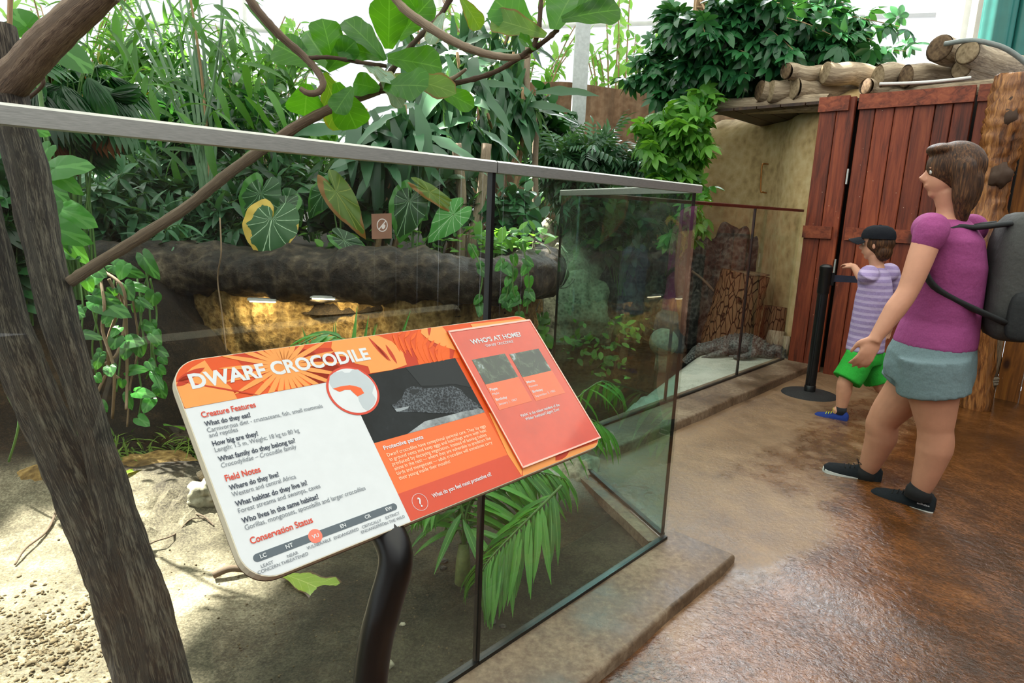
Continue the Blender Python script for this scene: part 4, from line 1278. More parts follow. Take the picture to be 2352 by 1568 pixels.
for (a, b, c, d) in ((hx0, hy0, hx0 + 0.003, hy1), (hx1 - 0.003, hy0, hx1, hy1), (hx0, hy0, hx1, hy0 + 0.0035), (hx0, hy1 - 0.0045, hx1, hy1)):
    fr_.box(STL + D1 * (a + c) / 2 + SV * (b + d) / 2 + SN * 0.0063, ((c - a) / 2, (d - b) / 2, 0.0008), [D1, SV, SN])
fr_.build('holder_rim', plain('clear_rim', '#eeb0a0', 0.1, 0, 20, 0.03, 0, 0.6, 0.5), hold, smooth=False)
z0h = 0.0062
ob = plain('insert_orange', '#e25a1a', 0.12, 0, 30, 0.05, 0, 0.5, 0.6)
def quad(L4):
    p = [Hp(*q) for q in L4]
    x0_, x1_ = (p[0][0] + p[3][0]) / 2, (p[1][0] + p[2][0]) / 2
    y1_, y0_ = (p[0][1] + p[1][1]) / 2, (p[2][1] + p[3][1]) / 2
    return [(x0_, y0_), (x1_, y0_), (x1_, y1_), (x0_, y1_)]
hflat('insert_block', [quad([(1115, 882), (1190, 866.5), (1224, 922), (1144.7, 940.4)])], ob, z0h, hold)
hflat('insert_block', [quad([(1199, 866), (1267.5, 851.6), (1299.7, 903.7), (1230, 919)])], ob, z0h, hold)
t = MT('insert_photo')
_a = t.noise(24, 5, 0.65, None, 0.8)
ipm = t.done(t.pbr(t.ramp(_a, [(0.3, '#101a12'), (0.5, '#22331f'), (0.6, '#4a5a45'), (0.7, '#a7b4bb')]), 0.12, coat=0.6))
hflat('insert_photo', [quad([(1082, 824.5), (1160.7, 813.5), (1190, 866.5), (1115, 882)])], ipm, z0h, hold)
hflat('insert_photo', [quad([(1169, 812), (1237, 802), (1267.5, 851.6), (1199, 866)])], ipm, z0h, hold)
def HL(body, a, b, cap, bold=0.0):
    p, q = Hp(*a), Hp(*b)
    return (body, p, q[0] - p[0], cap, bold, 0)
HI = [HL("WHO\u2019S AT HOME?", (1084, 791), (1198.6, 773), 0.0115, 0.028), HL("\u2018DWARF CROCODILE\u2019", (1116, 797.5), (1181, 787.5), 0.0062, 0.012), HL('Papa', (1126, 898), (1143, 893), 0.0058, 0.02), HL('Birthday', (1140, 921), (1166, 915), 0.0058, 0.02), HL('Mama', (1210.6, 880.7), (1229, 876), 0.0058, 0.02), HL('Birthday', (1224, 902.5), (1247.5, 897), 0.0058, 0.02), HL("\u2018PAPA\u2019 is the oldest resident of the", (1196.8, 958.8), (1287.5, 935), 0.0062, 0.016), HL('Wilder Institute/Calgary Zoo!', (1208, 966), (1286.6, 945), 0.0062, 0.016),
      HL('Male', (1132, 908), (1147, 904), 0.0052), HL('January 1, 1967', (1146.5, 931), (1189, 921), 0.0052), HL('Female', (1216, 890.5), (1236, 886), 0.0052), HL('September 3, 1985', (1230, 912.4), (1276.7, 901.4), 0.0052)]
lettering('insert_lettering', HI, 'white', z0h + 0.0005, hold)
# post
pt = [post_top + SN * 0.004, onplane(895, 1330, SP - SN * 0.03, SN), ]
py_ = post_top[1]
PV = NR * 1.0
def onv(px, py, v): return onplane(px, py, UV(0, v), NR)
vp = vv(post_top)
pp = [post_top + SV * 0.06 + SN * 0.0, post_top - SV * 0.01, onv(884, 1390, vp + 0.01), onv(868, 1450, vp + 0.005), onv(856, 1520, vp), onv(849, 1600, vp), onv(846, 1750, vp)]
pp = np.array(pp)
last = pp[-1].copy(); last[2] = 0.0
pp = np.concatenate([pp, [last]]) if pp[-1][2] > 0.02 else pp
mb = MB(); mb.tube(spline(pp, 8), 0.0275, 24)
mb.build('post', M['postblack'], sign, sharp=180)
mb = MB(); mb.lathe([(0.06, 0.0), (0.06, 0.008), (0.03, 0.012)], (pp[-1][0], pp[-1][1], 0.0), 24); mb.build('base_plate', M['postblack'], sign, sharp=40)
mb = MB(); mb.box(post_top + SV * 0.11 + SN * 0.004, (0.08, 0.05, 0.003), [D1, SV, SN]); mb.build('bracket', M['postblack'], sign, smooth=False)
# ---------------------------------------------------------------- foliage
def leafgeo(prof, n=6, cross=2, droop=0.5, fold=0.25, wave=0.0, lobe=0.0, d0=0.0):
    ts = np.linspace(0, 1, n + 1)
    ang = -d0 - droop * ts
    cx_ = np.concatenate([[0], np.cumsum(np.cos((ang[1:] + ang[:-1]) / 2) / n)])
    cz_ = np.concatenate([[0], np.cumsum(np.sin((ang[1:] + ang[:-1]) / 2) / n)])
    ss = np.linspace(-1, 1, cross + 1)
    V, A = [], []
    for i, t_ in enumerate(ts):
        w = prof(t_)
        for s_ in ss:
            x = cx_[i] - lobe * abs(s_) ** 1.3 * (1 - t_) ** 2
            z = cz_[i] + fold * abs(s_) * w + wave * math.sin(t_ * 17 + 2 * s_) * abs(s_) * w
            V.append((x, s_ * w, z)); A.append((t_, s_))
    m = cross + 1
    F = [(i * m + j, (i + 1) * m + j, (i + 1) * m + j + 1, i * m + j + 1) for i in range(n) for j in range(cross)]
    return np.array(V), F, np.array(A)
sp_ = lambda x: max(math.sin(PI * min(max(x, 0), 1)), 0.0)
G_LANCE = leafgeo(lambda t: 0.085 * sp_(t ** 0.75) ** 0.8 + 0.002, 5, 2, 0.7, 0.3)
G_LANCE2 = leafgeo(lambda t: 0.13 * sp_(t ** 0.7) ** 0.8 + 0.002, 5, 2, 0.6, 0.3)
G_STRAP = leafgeo(lambda t: 0.062 * min(1, 0.35 + t * 3) * (1 - t ** 4) + 0.002, 8, 2, 1.5, 0.35, 0.25, d0=-0.5)
G_STRAPD = leafgeo(lambda t: 0.068 * min(1, 0.3 + t * 2.2) * (1 - t ** 3.5) + 0.002, 8, 2, 0.55, 0.3, 0.3)
G_ELL = leafgeo(lambda t: 0.2 * sp_(t ** 0.9) ** 0.85 + 0.003, 5, 2, 0.45, 0.2)
G_HEART = leafgeo(lambda t: 0.40 * (1 - t ** 1.7) * (0.72 + 0.5 * t) + 0.003, 7, 4, 0.35, 0.18, 0.1, lobe=0.26)
G_PHILO = leafgeo(lambda t: 0.44 * (1 - t ** 1.9) * (0.78 + 0.4 * t) + 0.003, 12, 8, 0.25, 0.10, 0.10, lobe=0.34)
def polargeo(tab, nth=32, nr=4, cup=0.10, tipdroop=0.18):
    th = np.linspace(-PI, PI, nth + 1)
    r = np.interp(np.abs(th) / PI, [t_[0] for t_ in tab], [t_[1] for t_ in tab])
    V, A = [(0, 0, 0)] , [(0, 0)]
    for k in range(1, nr + 1):
        f = k / nr
        for i in range(nth + 1):
            x, y = r[i] * f * math.cos(th[i]), r[i] * f * math.sin(th[i])
            V.append((x, y, cup * abs(y) - tipdroop * max(x, 0) ** 2 - 0.06 * f * f + 0.02 * math.sin(th[i] * 9) * f)); A.append((f, th[i] / PI))
    m = nth + 1
    F = [(0, 1 + i, 2 + i) for i in range(nth)]
    F += [(1 + k * m + i, 1 + (k + 1) * m + i, 2 + (k + 1) * m + i, 2 + k * m + i) for k in range(nr - 1) for i in range(nth)]
    return np.array(V, float), F, np.array(A, float)
P_PHILO = polargeo([(0, 1.0), (.03, .94), (.08, .82), (.15, .71), (.3, .64), (.5, .58), (.7, .57), (.85, .54), (.93, .42), (.98, .22), (1, .10)], 40, 5)
P_HEART = polargeo([(0, 1.0), (.06, .88), (.15, .66), (.3, .48), (.5, .41), (.7, .40), (.85, .37), (.95, .2), (1, .06)], 24, 3)
G_FIG = leafgeo(lambda t: 0.345 * (0.16 + t ** 0.95) * max(1 - t ** 5.5, 0) ** 0.55 / 0.95 + 0.004, 14, 6, 0.35, 0.12, 0.12)
G_FISH = leafgeo(lambda t: 0.30 * t ** 0.8 * (1 if t < 0.93 else 0.75) + 0.004, 4, 4, 0.4, 0.1, 0.1)
G_OVAL = leafgeo(lambda t: 0.27 * sp_(t ** 0.85) ** 0.7 + 0.003, 5, 2, 0.35, 0.15)
def compound(geo, n, r0, spread=2 * PI, droop=0.5, pet=0.45):
    """palmate leaf: n leaflets round the end of a stalk"""
    V, F, A = [], [], []
    k = 0
    for i in range(n):
        a = (i + 0.5) / n * spread - spread / 2
        L = 1.0 - 0.3 * abs(a) / PI
        d = np.array([math.cos(a) * math.cos(droop), math.sin(a) * math.cos(droop), -math.sin(droop)])
        y = np.array([-math.sin(a), math.cos(a), 0]); z = np.cross(d, y)
        v = np.array([pet, 0, 0]) + r0 * d + (geo[0][:, 0:1] * d + geo[0][:, 1:2] * y + geo[0][:, 2:3] * z) * L
        V.append(v); A.append(geo[2]); F += [tuple(q + k for q in f) for f in geo[1]]; k += len(v)
    st = np.array([(0, .012, 0), (0, -.012, 0), (pet, -.01, 0), (pet, .01, 0)])
    V.append(st); A.append(np.array([(0.5, 0)] * 4)); F.append((k, k + 1, k + 2, k + 3))
    return np.concatenate(V), F, np.concatenate(A)
def pinnate(geo, n, droop=0.3):
    V, F, A = [], [], []
    k = 0
    for i in range(2 * n + 1):
        s_ = 0 if i == 2 * n else (1 if i % 2 else -1)
        x = 0.25 + 0.75 * (i // 2) / n
        a = s_ * 0.95
        d = np.array([math.cos(a) * math.cos(droop), math.sin(a) * math.cos(droop), -math.sin(droop)])
        y = np.array([-math.sin(a), math.cos(a), 0]); z = np.cross(d, y)
        v = np.array([x, 0, -0.12 * x * x]) + (geo[0][:, 0:1] * d + geo[0][:, 1:2] * y + geo[0][:, 2:3] * z) * 0.5
        V.append(v); A.append(geo[2]); F += [tuple(q + k for q in f) for f in geo[1]]; k += len(v)
    st = np.array([(0, .01, 0), (0, -.01, 0), (1, -.006, -.12), (1, .006, -.12)])
    V.append(st); A.append(np.array([(0.5, 0)] * 4)); F.append((k, k + 1, k + 2, k + 3))
    return np.concatenate(V), F, np.concatenate(A)
G_UMB = compound(G_ELL, 7, 0.06, 2 * PI * 0.92, 0.42)
G_PIN = pinnate(G_LANCE2, 4)
def put(mb, geo, p, d, nrm, L, wsc=1.0, rnd=None, mi=0):
    d = nz(d); y = nz(np.cross(nrm, d)); z = np.cross(d, y)
    v = np.asarray(p) + (geo[0][:, 0:1] * d + geo[0][:, 1:2] * wsc * y + geo[0][:, 2:3] * z) * L
    r = random.random() if rnd is None else rnd
    mb.add(v, geo[1], mi, np.column_stack([geo[2], np.full(len(v), r)]))
M['lf_bamboo'] = leafmat('bamboo_leaf', '#22501c', '#548c38', back=0.38, rough=0.42, trans='#7ab83a')
M['lf_dark'] = leafmat('dark_leaf', '#12301b', '#2f6034', back=0.25, rough=0.33, trans='#4f9a2a')
M['lf_umb'] = leafmat('umbrella_leaf', '#17402a', '#33703e', back=0.16, rough=0.3, trans='#5fa632')
M['lf_bright'] = leafmat('bright_leaf', '#2c6a24', '#74b048', back=0.42, rough=0.4)
M['lf_drac'] = leafmat('strap_leaf', '#21442e', '#4d7d58', back=0.25, rough=0.32, trans='#7ab040')
M['lf_pale'] = leafmat('back_tree_leaf', '#4c8f35', '#9cc86a', back=0.5, rough=0.5)
M['lf_fig'] = leafmat('fiddle_leaf', '#184c0a', '#2f7614', vein='#5a9030', back=0.5, rough=0.35, ribs=6, trans='#7cc81e')
M['lf_figy'] = leafmat('fiddle_leaf_browned', '#2f6416', '#578222', vein='#7f9f42', edge='#7b4a22', back=0.45, rough=0.4, ribs=6, trans='#9cc424')
M['lf_figg'] = leafmat('fiddle_leaf_underside', '#7f9c84', '#9db59c', vein='#b9c7ae', edge='#8a8a60', back=0.25, rough=0.5, ribs=6, trans='#9cc46a')
M['lf_philo'] = polarmat('veined_leaf', '#143d18', '#1d5224', '#8fb888', 6, '#3f7a2c')
M['lf_philoy'] = polarmat('veined_leaf_yellow_edge', '#1d5220', '#23602a', '#b7d6ad', 6, '#cfae46', 0.2, 0.35, '#7faa2a')
M['lf_pothos'] = polarmat('pothos_leaf', '#1f561c', '#3f8a30', '#5c9a4a', 1, None, 0.3, 0.3, '#7cc02e', 0.02)
M['lf_philob'] = polarmat('bright_veined_leaf', '#2f7a2c', '#4a9a3a', '#b9dca8', 7, None, 0.3, 0.35)
M['lf_philog'] = polarmat('yellowing_veined_leaf', '#4f6e1e', '#6f8a2a', '#a0a84a', 5, '#8a5a22', 0.35, 0.4, '#b8c030')
M['lf_fallen'] = leafmat('fallen_fig_leaf', '#7d9a2c', '#93ad3a', vein='#b3bf62', edge='#5a3a22', back=0.2, rough=0.45, ribs=6)
M['lf_yellow'] = leafmat('yellowing_leaf', '#5d7a1e', '#8a9a2c', vein='#b0b45a', edge='#8a5a22', back=0.4, rough=0.45, trans='#d8d020')
M['lf_brown'] = leafmat('dead_leaf', '#6b3a18', '#a86a34', back=0.25, rough=0.6, trans='#c88040')
M['lf_palm'] = leafmat('palm_leaflet', '#2a6a22', '#5aa03c', vein='#7dbb58', back=0.3, rough=0.38, trans='#84c832')
M['lf_moss'] = leafmat('moss', '#3d5a1c', '#6f8a30', back=0.2, rough=0.7)
M['cane'] = plain('green_cane', '#6d8f6a', 0.45, 0, 12, 0.12)
M['gstem'] = plain('green_stem', '#4f7434', 0.5, 0, 20, 0.15)
M['tanstem'] = barkmat('tan_cane', '#5d452d', '#a58460', '#c8a982', 40, 0.5, 0.004)
M['root'] = barkmat('aerial_root', '#4a382a', '#8b7159', '#b39a7d', 60, 0.5, 0.003)

def rdir():
    v = rng.normal(size=3); return v / np.linalg.norm(v)
def crown_pt(c, rad, power=0.45):
    return c + rdir() * np.asarray(rad) * random.random() ** power
def shrub(name, label, cat, base, crown, rad, nst, nlf, geo, mat, stem, Lr, droop=0.5, up=0.0, group=None, t0=0.35, sr=0.006, extra=None, wild=1.0, wsc=1.0, sbase=None):
    base = np.asarray(base, float); crown = np.asarray(crown, float)
    r = thing(name, label, cat, base, group)
    fo, st = MB(), MB()
    mb2 = MB() if extra else None
    for i in range(nst):
        tip = crown_pt(crown, rad)
        b = (base if sbase is None else np.asarray(sbase)) + np.array([random.uniform(-.06, .06), random.uniform(-.06, .06), random.uniform(-.3, .3) if sbase is not None else 0])
        mid = b * 0.5 + tip * 0.5 + np.array([random.uniform(-.1, .1), random.uniform(-.1, .1), 0.25 * abs(tip[2] - b[2]) + 0.05])
        ts = np.linspace(0, 1, 9)[:, None]
        P = b * (1 - ts) ** 2 + 2 * mid * ts * (1 - ts) + tip * ts ** 2
        st.tube(P, np.linspace(sr, sr * 0.35, 9), 5, cap=False)
        for k in range(nlf):
            u = t0 + (1 - t0) * (k + random.random()) / nlf
            q = P[0] * (1 - u) ** 2 + 2 * mid * u * (1 - u) + tip * u ** 2
            tg = nz(2 * (1 - u) * (mid - b) + 2 * u * (tip - mid))
            d = tg * 0.5 + rdir() * wild + np.array([0, 0, up - droop * random.uniform(0.4, 1.2)])
            nrm = nz(np.array([0, -0.25, 1.0]) + rdir() * 0.45)
            if abs(np.dot(nz(d), nrm)) > 0.9: nrm = nz(np.array([0, -1, 0.2]) + rdir() * 0.3)
            tgt = mb2 if (extra and random.random() < extra[1]) else fo
            put(tgt, geo, q, d, nrm, random.uniform(*Lr), wsc)
    st.build('stems', stem, r, sharp=180, kind='stuff')
    fo.build('foliage', mat, r, sharp=None, kind='stuff')
    if mb2 is not None and mb2.n: mb2.build('withered_leaves', extra[0], r, sharp=None, kind='stuff')
    return r
def at_px(px, py, y, rx, ry, ryd=None):
    k = y / FOC
    return ony(px, py, y), np.array([rx * k, (ryd if ryd else 0.35), ry * k])
def ground_under(p, z=TZ):
    return np.array([p[0], p[1], z])
def bush(name, label, cat, px, py, y, rx, ry, nst, nlf, geo, mat, stem, Lr, bx=None, bz=None, ryd=None, **kw):
    c, rad = at_px(px, py, y, rx, ry, ryd)
    b = ground_under(c, TZ if bz is None else bz)
    if bx is not None: b[0] = ony(bx, py, y)[0]
    return shrub(name, label, cat, b, c, rad, nst, nlf, geo, mat, stem, Lr, **kw)
SH = 'leafy shrubs behind the rock ledge'
# backmost pale trees against the bright glasshouse
for lab, px, py, y, rx, ry in (('pale sunlit tree crown far behind the bamboo at upper left', 560, 90, 10.2, 260, 120), ('pale sunlit tree crown far behind, left of the white column', 1180, 40, 9.8, 190, 90), ('pale sunlit tree crown far behind, right of the white column', 1440, 90, 10.5, 170, 100), ('pale sunlit tree crown far behind the leaning trunk', 150, 60, 9.8, 230, 130)):
    bush('background_tree', lab, 'tree', px, py, y, rx, ry, 20, 20, G_ELL, M['lf_pale'], M['tanstem'], (0.14, 0.26), ryd=0.9, group='pale trees far behind', sr=0.02, droop=0.5)
# bamboo and lanceolate shrubs on the left
bush('bamboo_shrub', 'tall lance-leaved bamboo shrub rising left of the cane stems', 'shrub', 330, 130, 6.4, 220, 150, 28, 24, G_LANCE, M['lf_bamboo'], M['gstem'], (0.22, 0.4), group=SH, ryd=0.6, extra=(M['lf_yellow'], 0.03))
bush('bamboo_shrub', 'tall lance-leaved bamboo shrub rising right of the cane stems', 'shrub', 590, 150, 6.9, 150, 140, 16, 20, G_LANCE2, M['lf_bamboo'], M['gstem'], (0.2, 0.36), group=SH, ryd=0.6)
bush('bamboo_shrub', 'dense dark lance-leaved shrub behind the cane stems, seen across the rail', 'shrub', 430, 250, 6.0, 190, 80, 40, 22, G_LANCE, M['lf_dark'], M['gstem'], (0.22, 0.42), group=SH, ryd=0.4)
bush('leafy_shrub', 'dense shrub of narrow blue-green leaves under the rail at left', 'shrub', 330, 420, 5.3, 210, 110, 48, 26, G_LANCE2, M['lf_drac'], M['gstem'], (0.14, 0.26), group=SH, ryd=0.5)
bush('leafy_shrub', 'loose shrub of narrow leaves just left of the big veined leaf', 'shrub', 470, 500, 4.7, 130, 75, 30, 20, G_LANCE2, M['lf_drac'], M['gstem'], (0.12, 0.22), group=SH, ryd=0.3)
bush('leafy_shrub', 'shrub of drooping leaves above the left end of the ledge', 'shrub', 280, 550, 4.5, 130, 60, 26, 18, G_LANCE2, M['lf_dark'], M['gstem'], (0.14, 0.26), group=SH, ryd=0.25)
bush('leafy_shrub', 'blue-green lance-leaved shrub spilling over the ledge beside the fig branch', 'shrub', 400, 570, 4.25, 110, 55, 30, 16, G_LANCE2, M['lf_drac'], M['gstem'], (0.12, 0.22), group=SH, ryd=0.2, droop=0.9)
bush('leafy_shrub', 'dark lance-leaved shrub at the far left behind the trunk fork', 'shrub', 130, 470, 4.6, 130, 130, 40, 20, G_LANCE2, M['lf_dark'], M['gstem'], (0.14, 0.26), group=SH, ryd=0.3, droop=0.7)
bush('leafy_shrub', 'blue-green shrub between the trunk and the fig branch, under the rail', 'shrub', 250, 480, 4.4, 120, 90, 40, 18, G_LANCE2, M['lf_drac'], M['gstem'], (0.13, 0.24), group=SH, ryd=0.25, droop=0.8)
bush('leafy_shrub', 'shrub of narrow dark leaves behind the big veined leaf', 'shrub', 620, 440, 5.0, 130, 90, 34, 20, G_LANCE2, M['lf_dark'], M['gstem'], (0.14, 0.24), group=SH, ryd=0.3)
bush('leafy_shrub', 'dark shrub behind the yellow-green leaf and the sticker', 'shrub', 820, 470, 4.9, 120, 70, 34, 18, G_OVAL, M['lf_dark'], M['gstem'], (0.1, 0.2), group=SH, ryd=0.3)
bush('leafy_shrub', 'bright leafy shrub behind the rail, left of the fig branch end', 'shrub', 720, 330, 6.6, 110, 90, 22, 18, G_ELL, M['lf_bright'], M['gstem'], (0.14, 0.26), group=SH)
bush('fishtail_palm', 'fishtail palm with ragged wedge-shaped leaflets left of the fig leaves', 'palm', 640, 240, 5.2, 90, 90, 12, 14, G_FISH, M['lf_dark'], M['gstem'], (0.09, 0.16), droop=0.4)
# lady palm behind the trunk
c, rad = at_px(150, 180, 3.7, 130, 75)
shrub('lady_palm', 'dark lady palm with drooping browned fingers behind the leaning trunk', 'palm', (c[0], c[1], gz(c[0], c[1]) - 0.02), c, rad, 26, 4, compound(G_LANCE, 8, 0.05, 2.4, 0.9), M['lf_dark'], M['gstem'], (0.22, 0.34), droop=0.9, extra=(M['lf_brown'], 0.10), t0=0.7, sr=0.008)
# cane clump
cb = ony(482, 560, 5.0); cb[2] = TZ
cl = thing('cane_clump', 'clump of slender blue-green canes fanning upward behind the rail', 'canes', cb)
for k, (tx, tyy) in enumerate(((285, -60), (312, -60), (372, -60), (400, -60), (418, -60), (428, -60), (445, -60), (510, -60), (515, 20), (250, -40))):
    tip = ony(tx, tyy, 5.0 + random.uniform(-.3, .5))
    b = cb + np.array([random.uniform(-.1, .1), random.uniform(-.1, .1), 0])
    bp = ony(456 + 5 * k % 40, 385, 5.0)
    mb = MB(); P = spline(np.array([b, bp * [1, 1, 1], (bp + tip) / 2 + np.array([0.02, 0, 0.05]), tip]), 6)
    mb.tube(P, np.linspace(0.016 if k % 3 else 0.02, 0.007, len(P)), 7)
    mb.build('cane', M['cane'] if k != 5 else M['tanstem'], cl, sharp=180)
mb = MB()
for k in range(150):
    q = ony(random.uniform(230, 620), random.uniform(-40, 360), 5.0 + random.uniform(-.4, .4))
    put(mb, G_LANCE, q, np.array([random.uniform(-1, 1), random.uniform(-.4, .4), random.uniform(-.9, .3)]), nz(np.array([0, -.5, 1]) + rdir() * .4), random.uniform(.2, .38))
mb.build('foliage', M['lf_bamboo'], cl, sharp=None, kind='stuff')

# strap-leaved clumps hanging at centre
def strap_clump(label, spots, y, bpx, L=(0.35, 0.6), geo=None, mat=None, n=34):
    b = ony(bpx, 520, y); b[2] = TZ
    r = thing('strap_leaf_plant', label, 'plant', b, 'strap-leaved plants')
    fo = MB()
    for (px, py, hw) in spots:
        tip = ony(px, py, y + random.uniform(-.25, .35))
        bb = b + np.array([random.uniform(-.12, .12), random.uniform(-.15, .15), 0])
        mid = (bb + tip) / 2 + np.array([random.uniform(-.12, .12), random.uniform(-.1, .1), 0.1])
        P = spline(np.array([bb, mid, tip]), 8)
        mb = MB(); mb.tube(P, np.linspace(0.026, 0.012, len(P)), 8); mb.build('stem', M['tanstem'], r, sharp=180)
        for k in range(n):
            u = random.uniform(0.0, 1.0)
            q = tip + (P[-5] - tip) * u + np.array([random.uniform(-1, 1) * hw * y / FOC * 0.5, random.uniform(-.15, .15), 0])
            a = random.uniform(0, 2 * PI)
            d = np.array([math.cos(a) * 0.55, math.sin(a) * 0.55, random.uniform(-1.5, 0.1)])
            nrm = nz(np.array([math.cos(a), math.sin(a), 0.5]) + rdir() * 0.25 + np.array([0, -0.5, 0]))
            put(fo, geo or G_STRAPD, q, d, nrm, random.uniform(*L), random.uniform(1.1, 1.7))
    fo.build('foliage', mat or M['lf_drac'], r, sharp=None, kind='stuff')
    return r
strap_clump('strap-leaved plant with long blue-green blades hanging below the fig leaves', [(840, 250, 60), (880, 280, 70), (930, 240, 60), (870, 360, 60)], 4.9, 880, (0.4, 0.65))
strap_clump('strap-leaved plant with tan canes left of the black seam', [(1000, 170, 70), (1050, 120, 80), (980, 290, 60), (1060, 260, 70)], 5.6, 1030, (0.35, 0.6))
strap_clump('strap-leaved plant with sunlit hanging blades right of the black seam', [(1130, 150, 70), (1180, 120, 80), (1120, 260, 60), (1200, 200, 60)], 6.0, 1130, (0.35, 0.6))
strap_clump('tall strap-leaved plant at the back, high behind the pale fig branch', [(960, 60, 80), (1080, 30, 90), (1180, 20, 80), (1000, 110, 70)], 7.0, 1040, (0.4, 0.65))
bush('leafy_shrub', 'dark broadleaf shrub low behind the seam, under the strap leaves', 'shrub', 1000, 440, 5.3, 130, 70, 26, 16, G_ELL, M['lf_dark'], M['gstem'], (0.12, 0.22), group=SH)
bush('leafy_shrub', 'dark climbing shrub on the brown wall left of the white column', 'shrub', 1250, 255, 8.2, 65, 80, 26, 20, G_OVAL, M['lf_dark'], M['gstem'], (0.14, 0.26), group=SH)
bush('leafy_shrub', 'grey-green shrub in front of the foot of the white column', 'shrub', 1370, 345, 7.4, 150, 55, 46, 20, G_PIN, M['lf_drac'], M['gstem'], (0.18, 0.32), group=SH, bz=0.5)
bush('leafy_shrub', 'low shrub just right of the black seam above the ledge', 'shrub', 1190, 470, 5.4, 70, 70, 26, 16, G_OVAL, M['lf_umb'], M['gstem'], (0.09, 0.18), group=SH, bx=1140)
bush('leafy_shrub', 'dark shrub seen through the green side pane over the straw bank', 'shrub', 1440, 480, 6.9, 110, 60, 40, 18, G_ELL, M['lf_dark'], M['gstem'], (0.14, 0.24), group=SH, bz=0.4)
# pale aerial trunk
a, b = ony(1210, 200, 6.4), ony(1229, 385, 6.4)
mb = MB(); mb.tube(spline(np.array([a + [0.0, 0, 0.4], a, (a + b) / 2 + [0.04, 0, 0], b, [b[0] + .05, b[1], TZ - 0.02]]), 6), 0.03, 8)
tag(mb.build('bare_stem', M['palebranch'], sharp=180), 'bare pale leaning stem between the strap leaves and the white column', 'stem')
for k, (x0, x1) in enumerate(((1048, 1060), (1100, 1085))):
    a, b = ony(x0 + (18 if k else 0), 330, 5.2), ony(x1, 545, 5.2)
    mb = MB(); mb.tube(spline(np.array([a, (a + b) / 2 + [0.02, 0, 0], b, [b[0], b[1], TZ - 0.02]]), 5), [0.04, 0.045, 0.05, 0.055][0], 10)
    tag(mb.build('bare_stem', M['palebranch'], sharp=180), ('bare brown stem just left of the black seam above the ledge', 'pale slanting stem crossing behind the black seam')[k], 'stem')

# umbrella tree
uc, urad = at_px(1780, 110, 6.5, 300, 110)
ub = np.array([ony(1600, 600, 7.35)[0], 7.35, 0.3])
um = shrub('umbrella_tree', 'umbrella tree with dense dark finger leaves above the stacked logs', 'tree', ub, uc, np.array([urad[0], 0.55, urad[2]]), 110, 15, G_UMB, M['lf_umb'], M['tanstem'], (0.13, 0.2), droop=0.25, up=0.1, t0=0.62, sr=0.010, sbase=ony(1605, 60, 6.9))
mb = MB(); P = spline(np.array([ony(1612, -60, 6.9), ony(1600, 60, 6.9), ony(1590, 240, 7.1), ub]), 6)
mb.tube(P, np.linspace(0.045, 0.06, len(P)), 10); mb.build('trunk', M['tanstem'], um, sharp=180)
c2, r2 = at_px(1565, 330, 6.3, 105, 130)
us_ = shrub('umbrella_shrub', 'bright umbrella shrub with finger leaves beside the tan rock wall', 'shrub', np.array([1.55, 7.3, 0.25]), c2, np.array([r2[0], 0.3, r2[2]]), 40, 13, G_UMB, M['lf_bright'], M['gstem'], (0.11, 0.17), droop=0.25, up=0.15, t0=0.5, sr=0.006, sbase=ony(1555, 470, 6.6))
c2, r2 = at_px(1560, 160, 7.6, 120, 110)
ud_ = shrub('umbrella_shrub', 'dark umbrella shrub around the tan tree stem above the brown wall', 'shrub', np.array([1.9, 7.9, 0.45]), c2, np.array([r2[0], 0.3, r2[2]]), 34, 10, G_UMB, M['lf_umb'], M['gstem'], (0.12, 0.2), droop=0.25, up=0.1, t0=0.5, sr=0.006, sbase=ony(1590, 190, 7.6))
c2, r2 = at_px(1590, 500, 6.0, 70, 50)
shrub('umbrella_shrub', 'low umbrella branch with pale leaves peeking past the near glass corner', 'shrub', np.array([1.62, 7.1, 0.2]), c2, np.array([r2[0], 0.25, r2[2]]), 9, 7, G_UMB, M['lf_bright'], M['gstem'], (0.11, 0.15), droop=0.2, up=0.15, t0=0.6, sr=0.006)

for o_, a_, b_ in ((us_, np.array([1.55, 7.3, 0.2]), ony(1555, 470, 6.6)), (ud_, np.array([1.9, 7.9, 0.4]), ony(1590, 190, 7.6))):
    mb = MB(); P = spline(np.array([a_, (a_ + b_) / 2 + [0.06, 0, 0], b_, b_ + [0, 0, .25]]), 6); mb.tube(P, np.linspace(0.035, 0.02, len(P)), 8); mb.build('trunk', M['tanstem'], o_, sharp=180)
# ---- fiddle-leaf fig: leaning trunk, branches, leaves
FY = lambda py: np.interp(py, [150, 400, 800, 1200, 1640], [1.85, 1.78, 1.66, 1.55, 1.40])
def fpt(px, py): return ony(px, py, float(FY(py)))
tb = fpt(372, 1650)
fig = thing('fiddle_leaf_fig', 'forked leaning grey-barked fig tree at left with large fiddle-shaped leaves', 'tree', (tb[0], tb[1], -0.06))
tr = MB()
def trunk_tube(pts, radpx, seg=26, jit=0.05):
    P = np.array([fpt(x, y) for x, y in pts]); rr = np.array([r * FY(p[1]) / FOC * 1.03 for r, p in zip(radpx, pts)])
    k = 10
    Q = spline(P, k); rq = np.interp(np.linspace(0, len(rr) - 1, len(Q)), range(len(rr)), rr)
    n0 = len(tr.v)
    tr.tube(Q, rq, seg)
    v = tr.v[-1]; c = np.repeat(Q, seg, 0)
    tr.v[-1] = c + (v - c) * (1 + 0.07 * lumps(v * np.array([14, 14, 4])) + 0.05 * lumps(v * np.array([40, 40, 8])))[:, None]
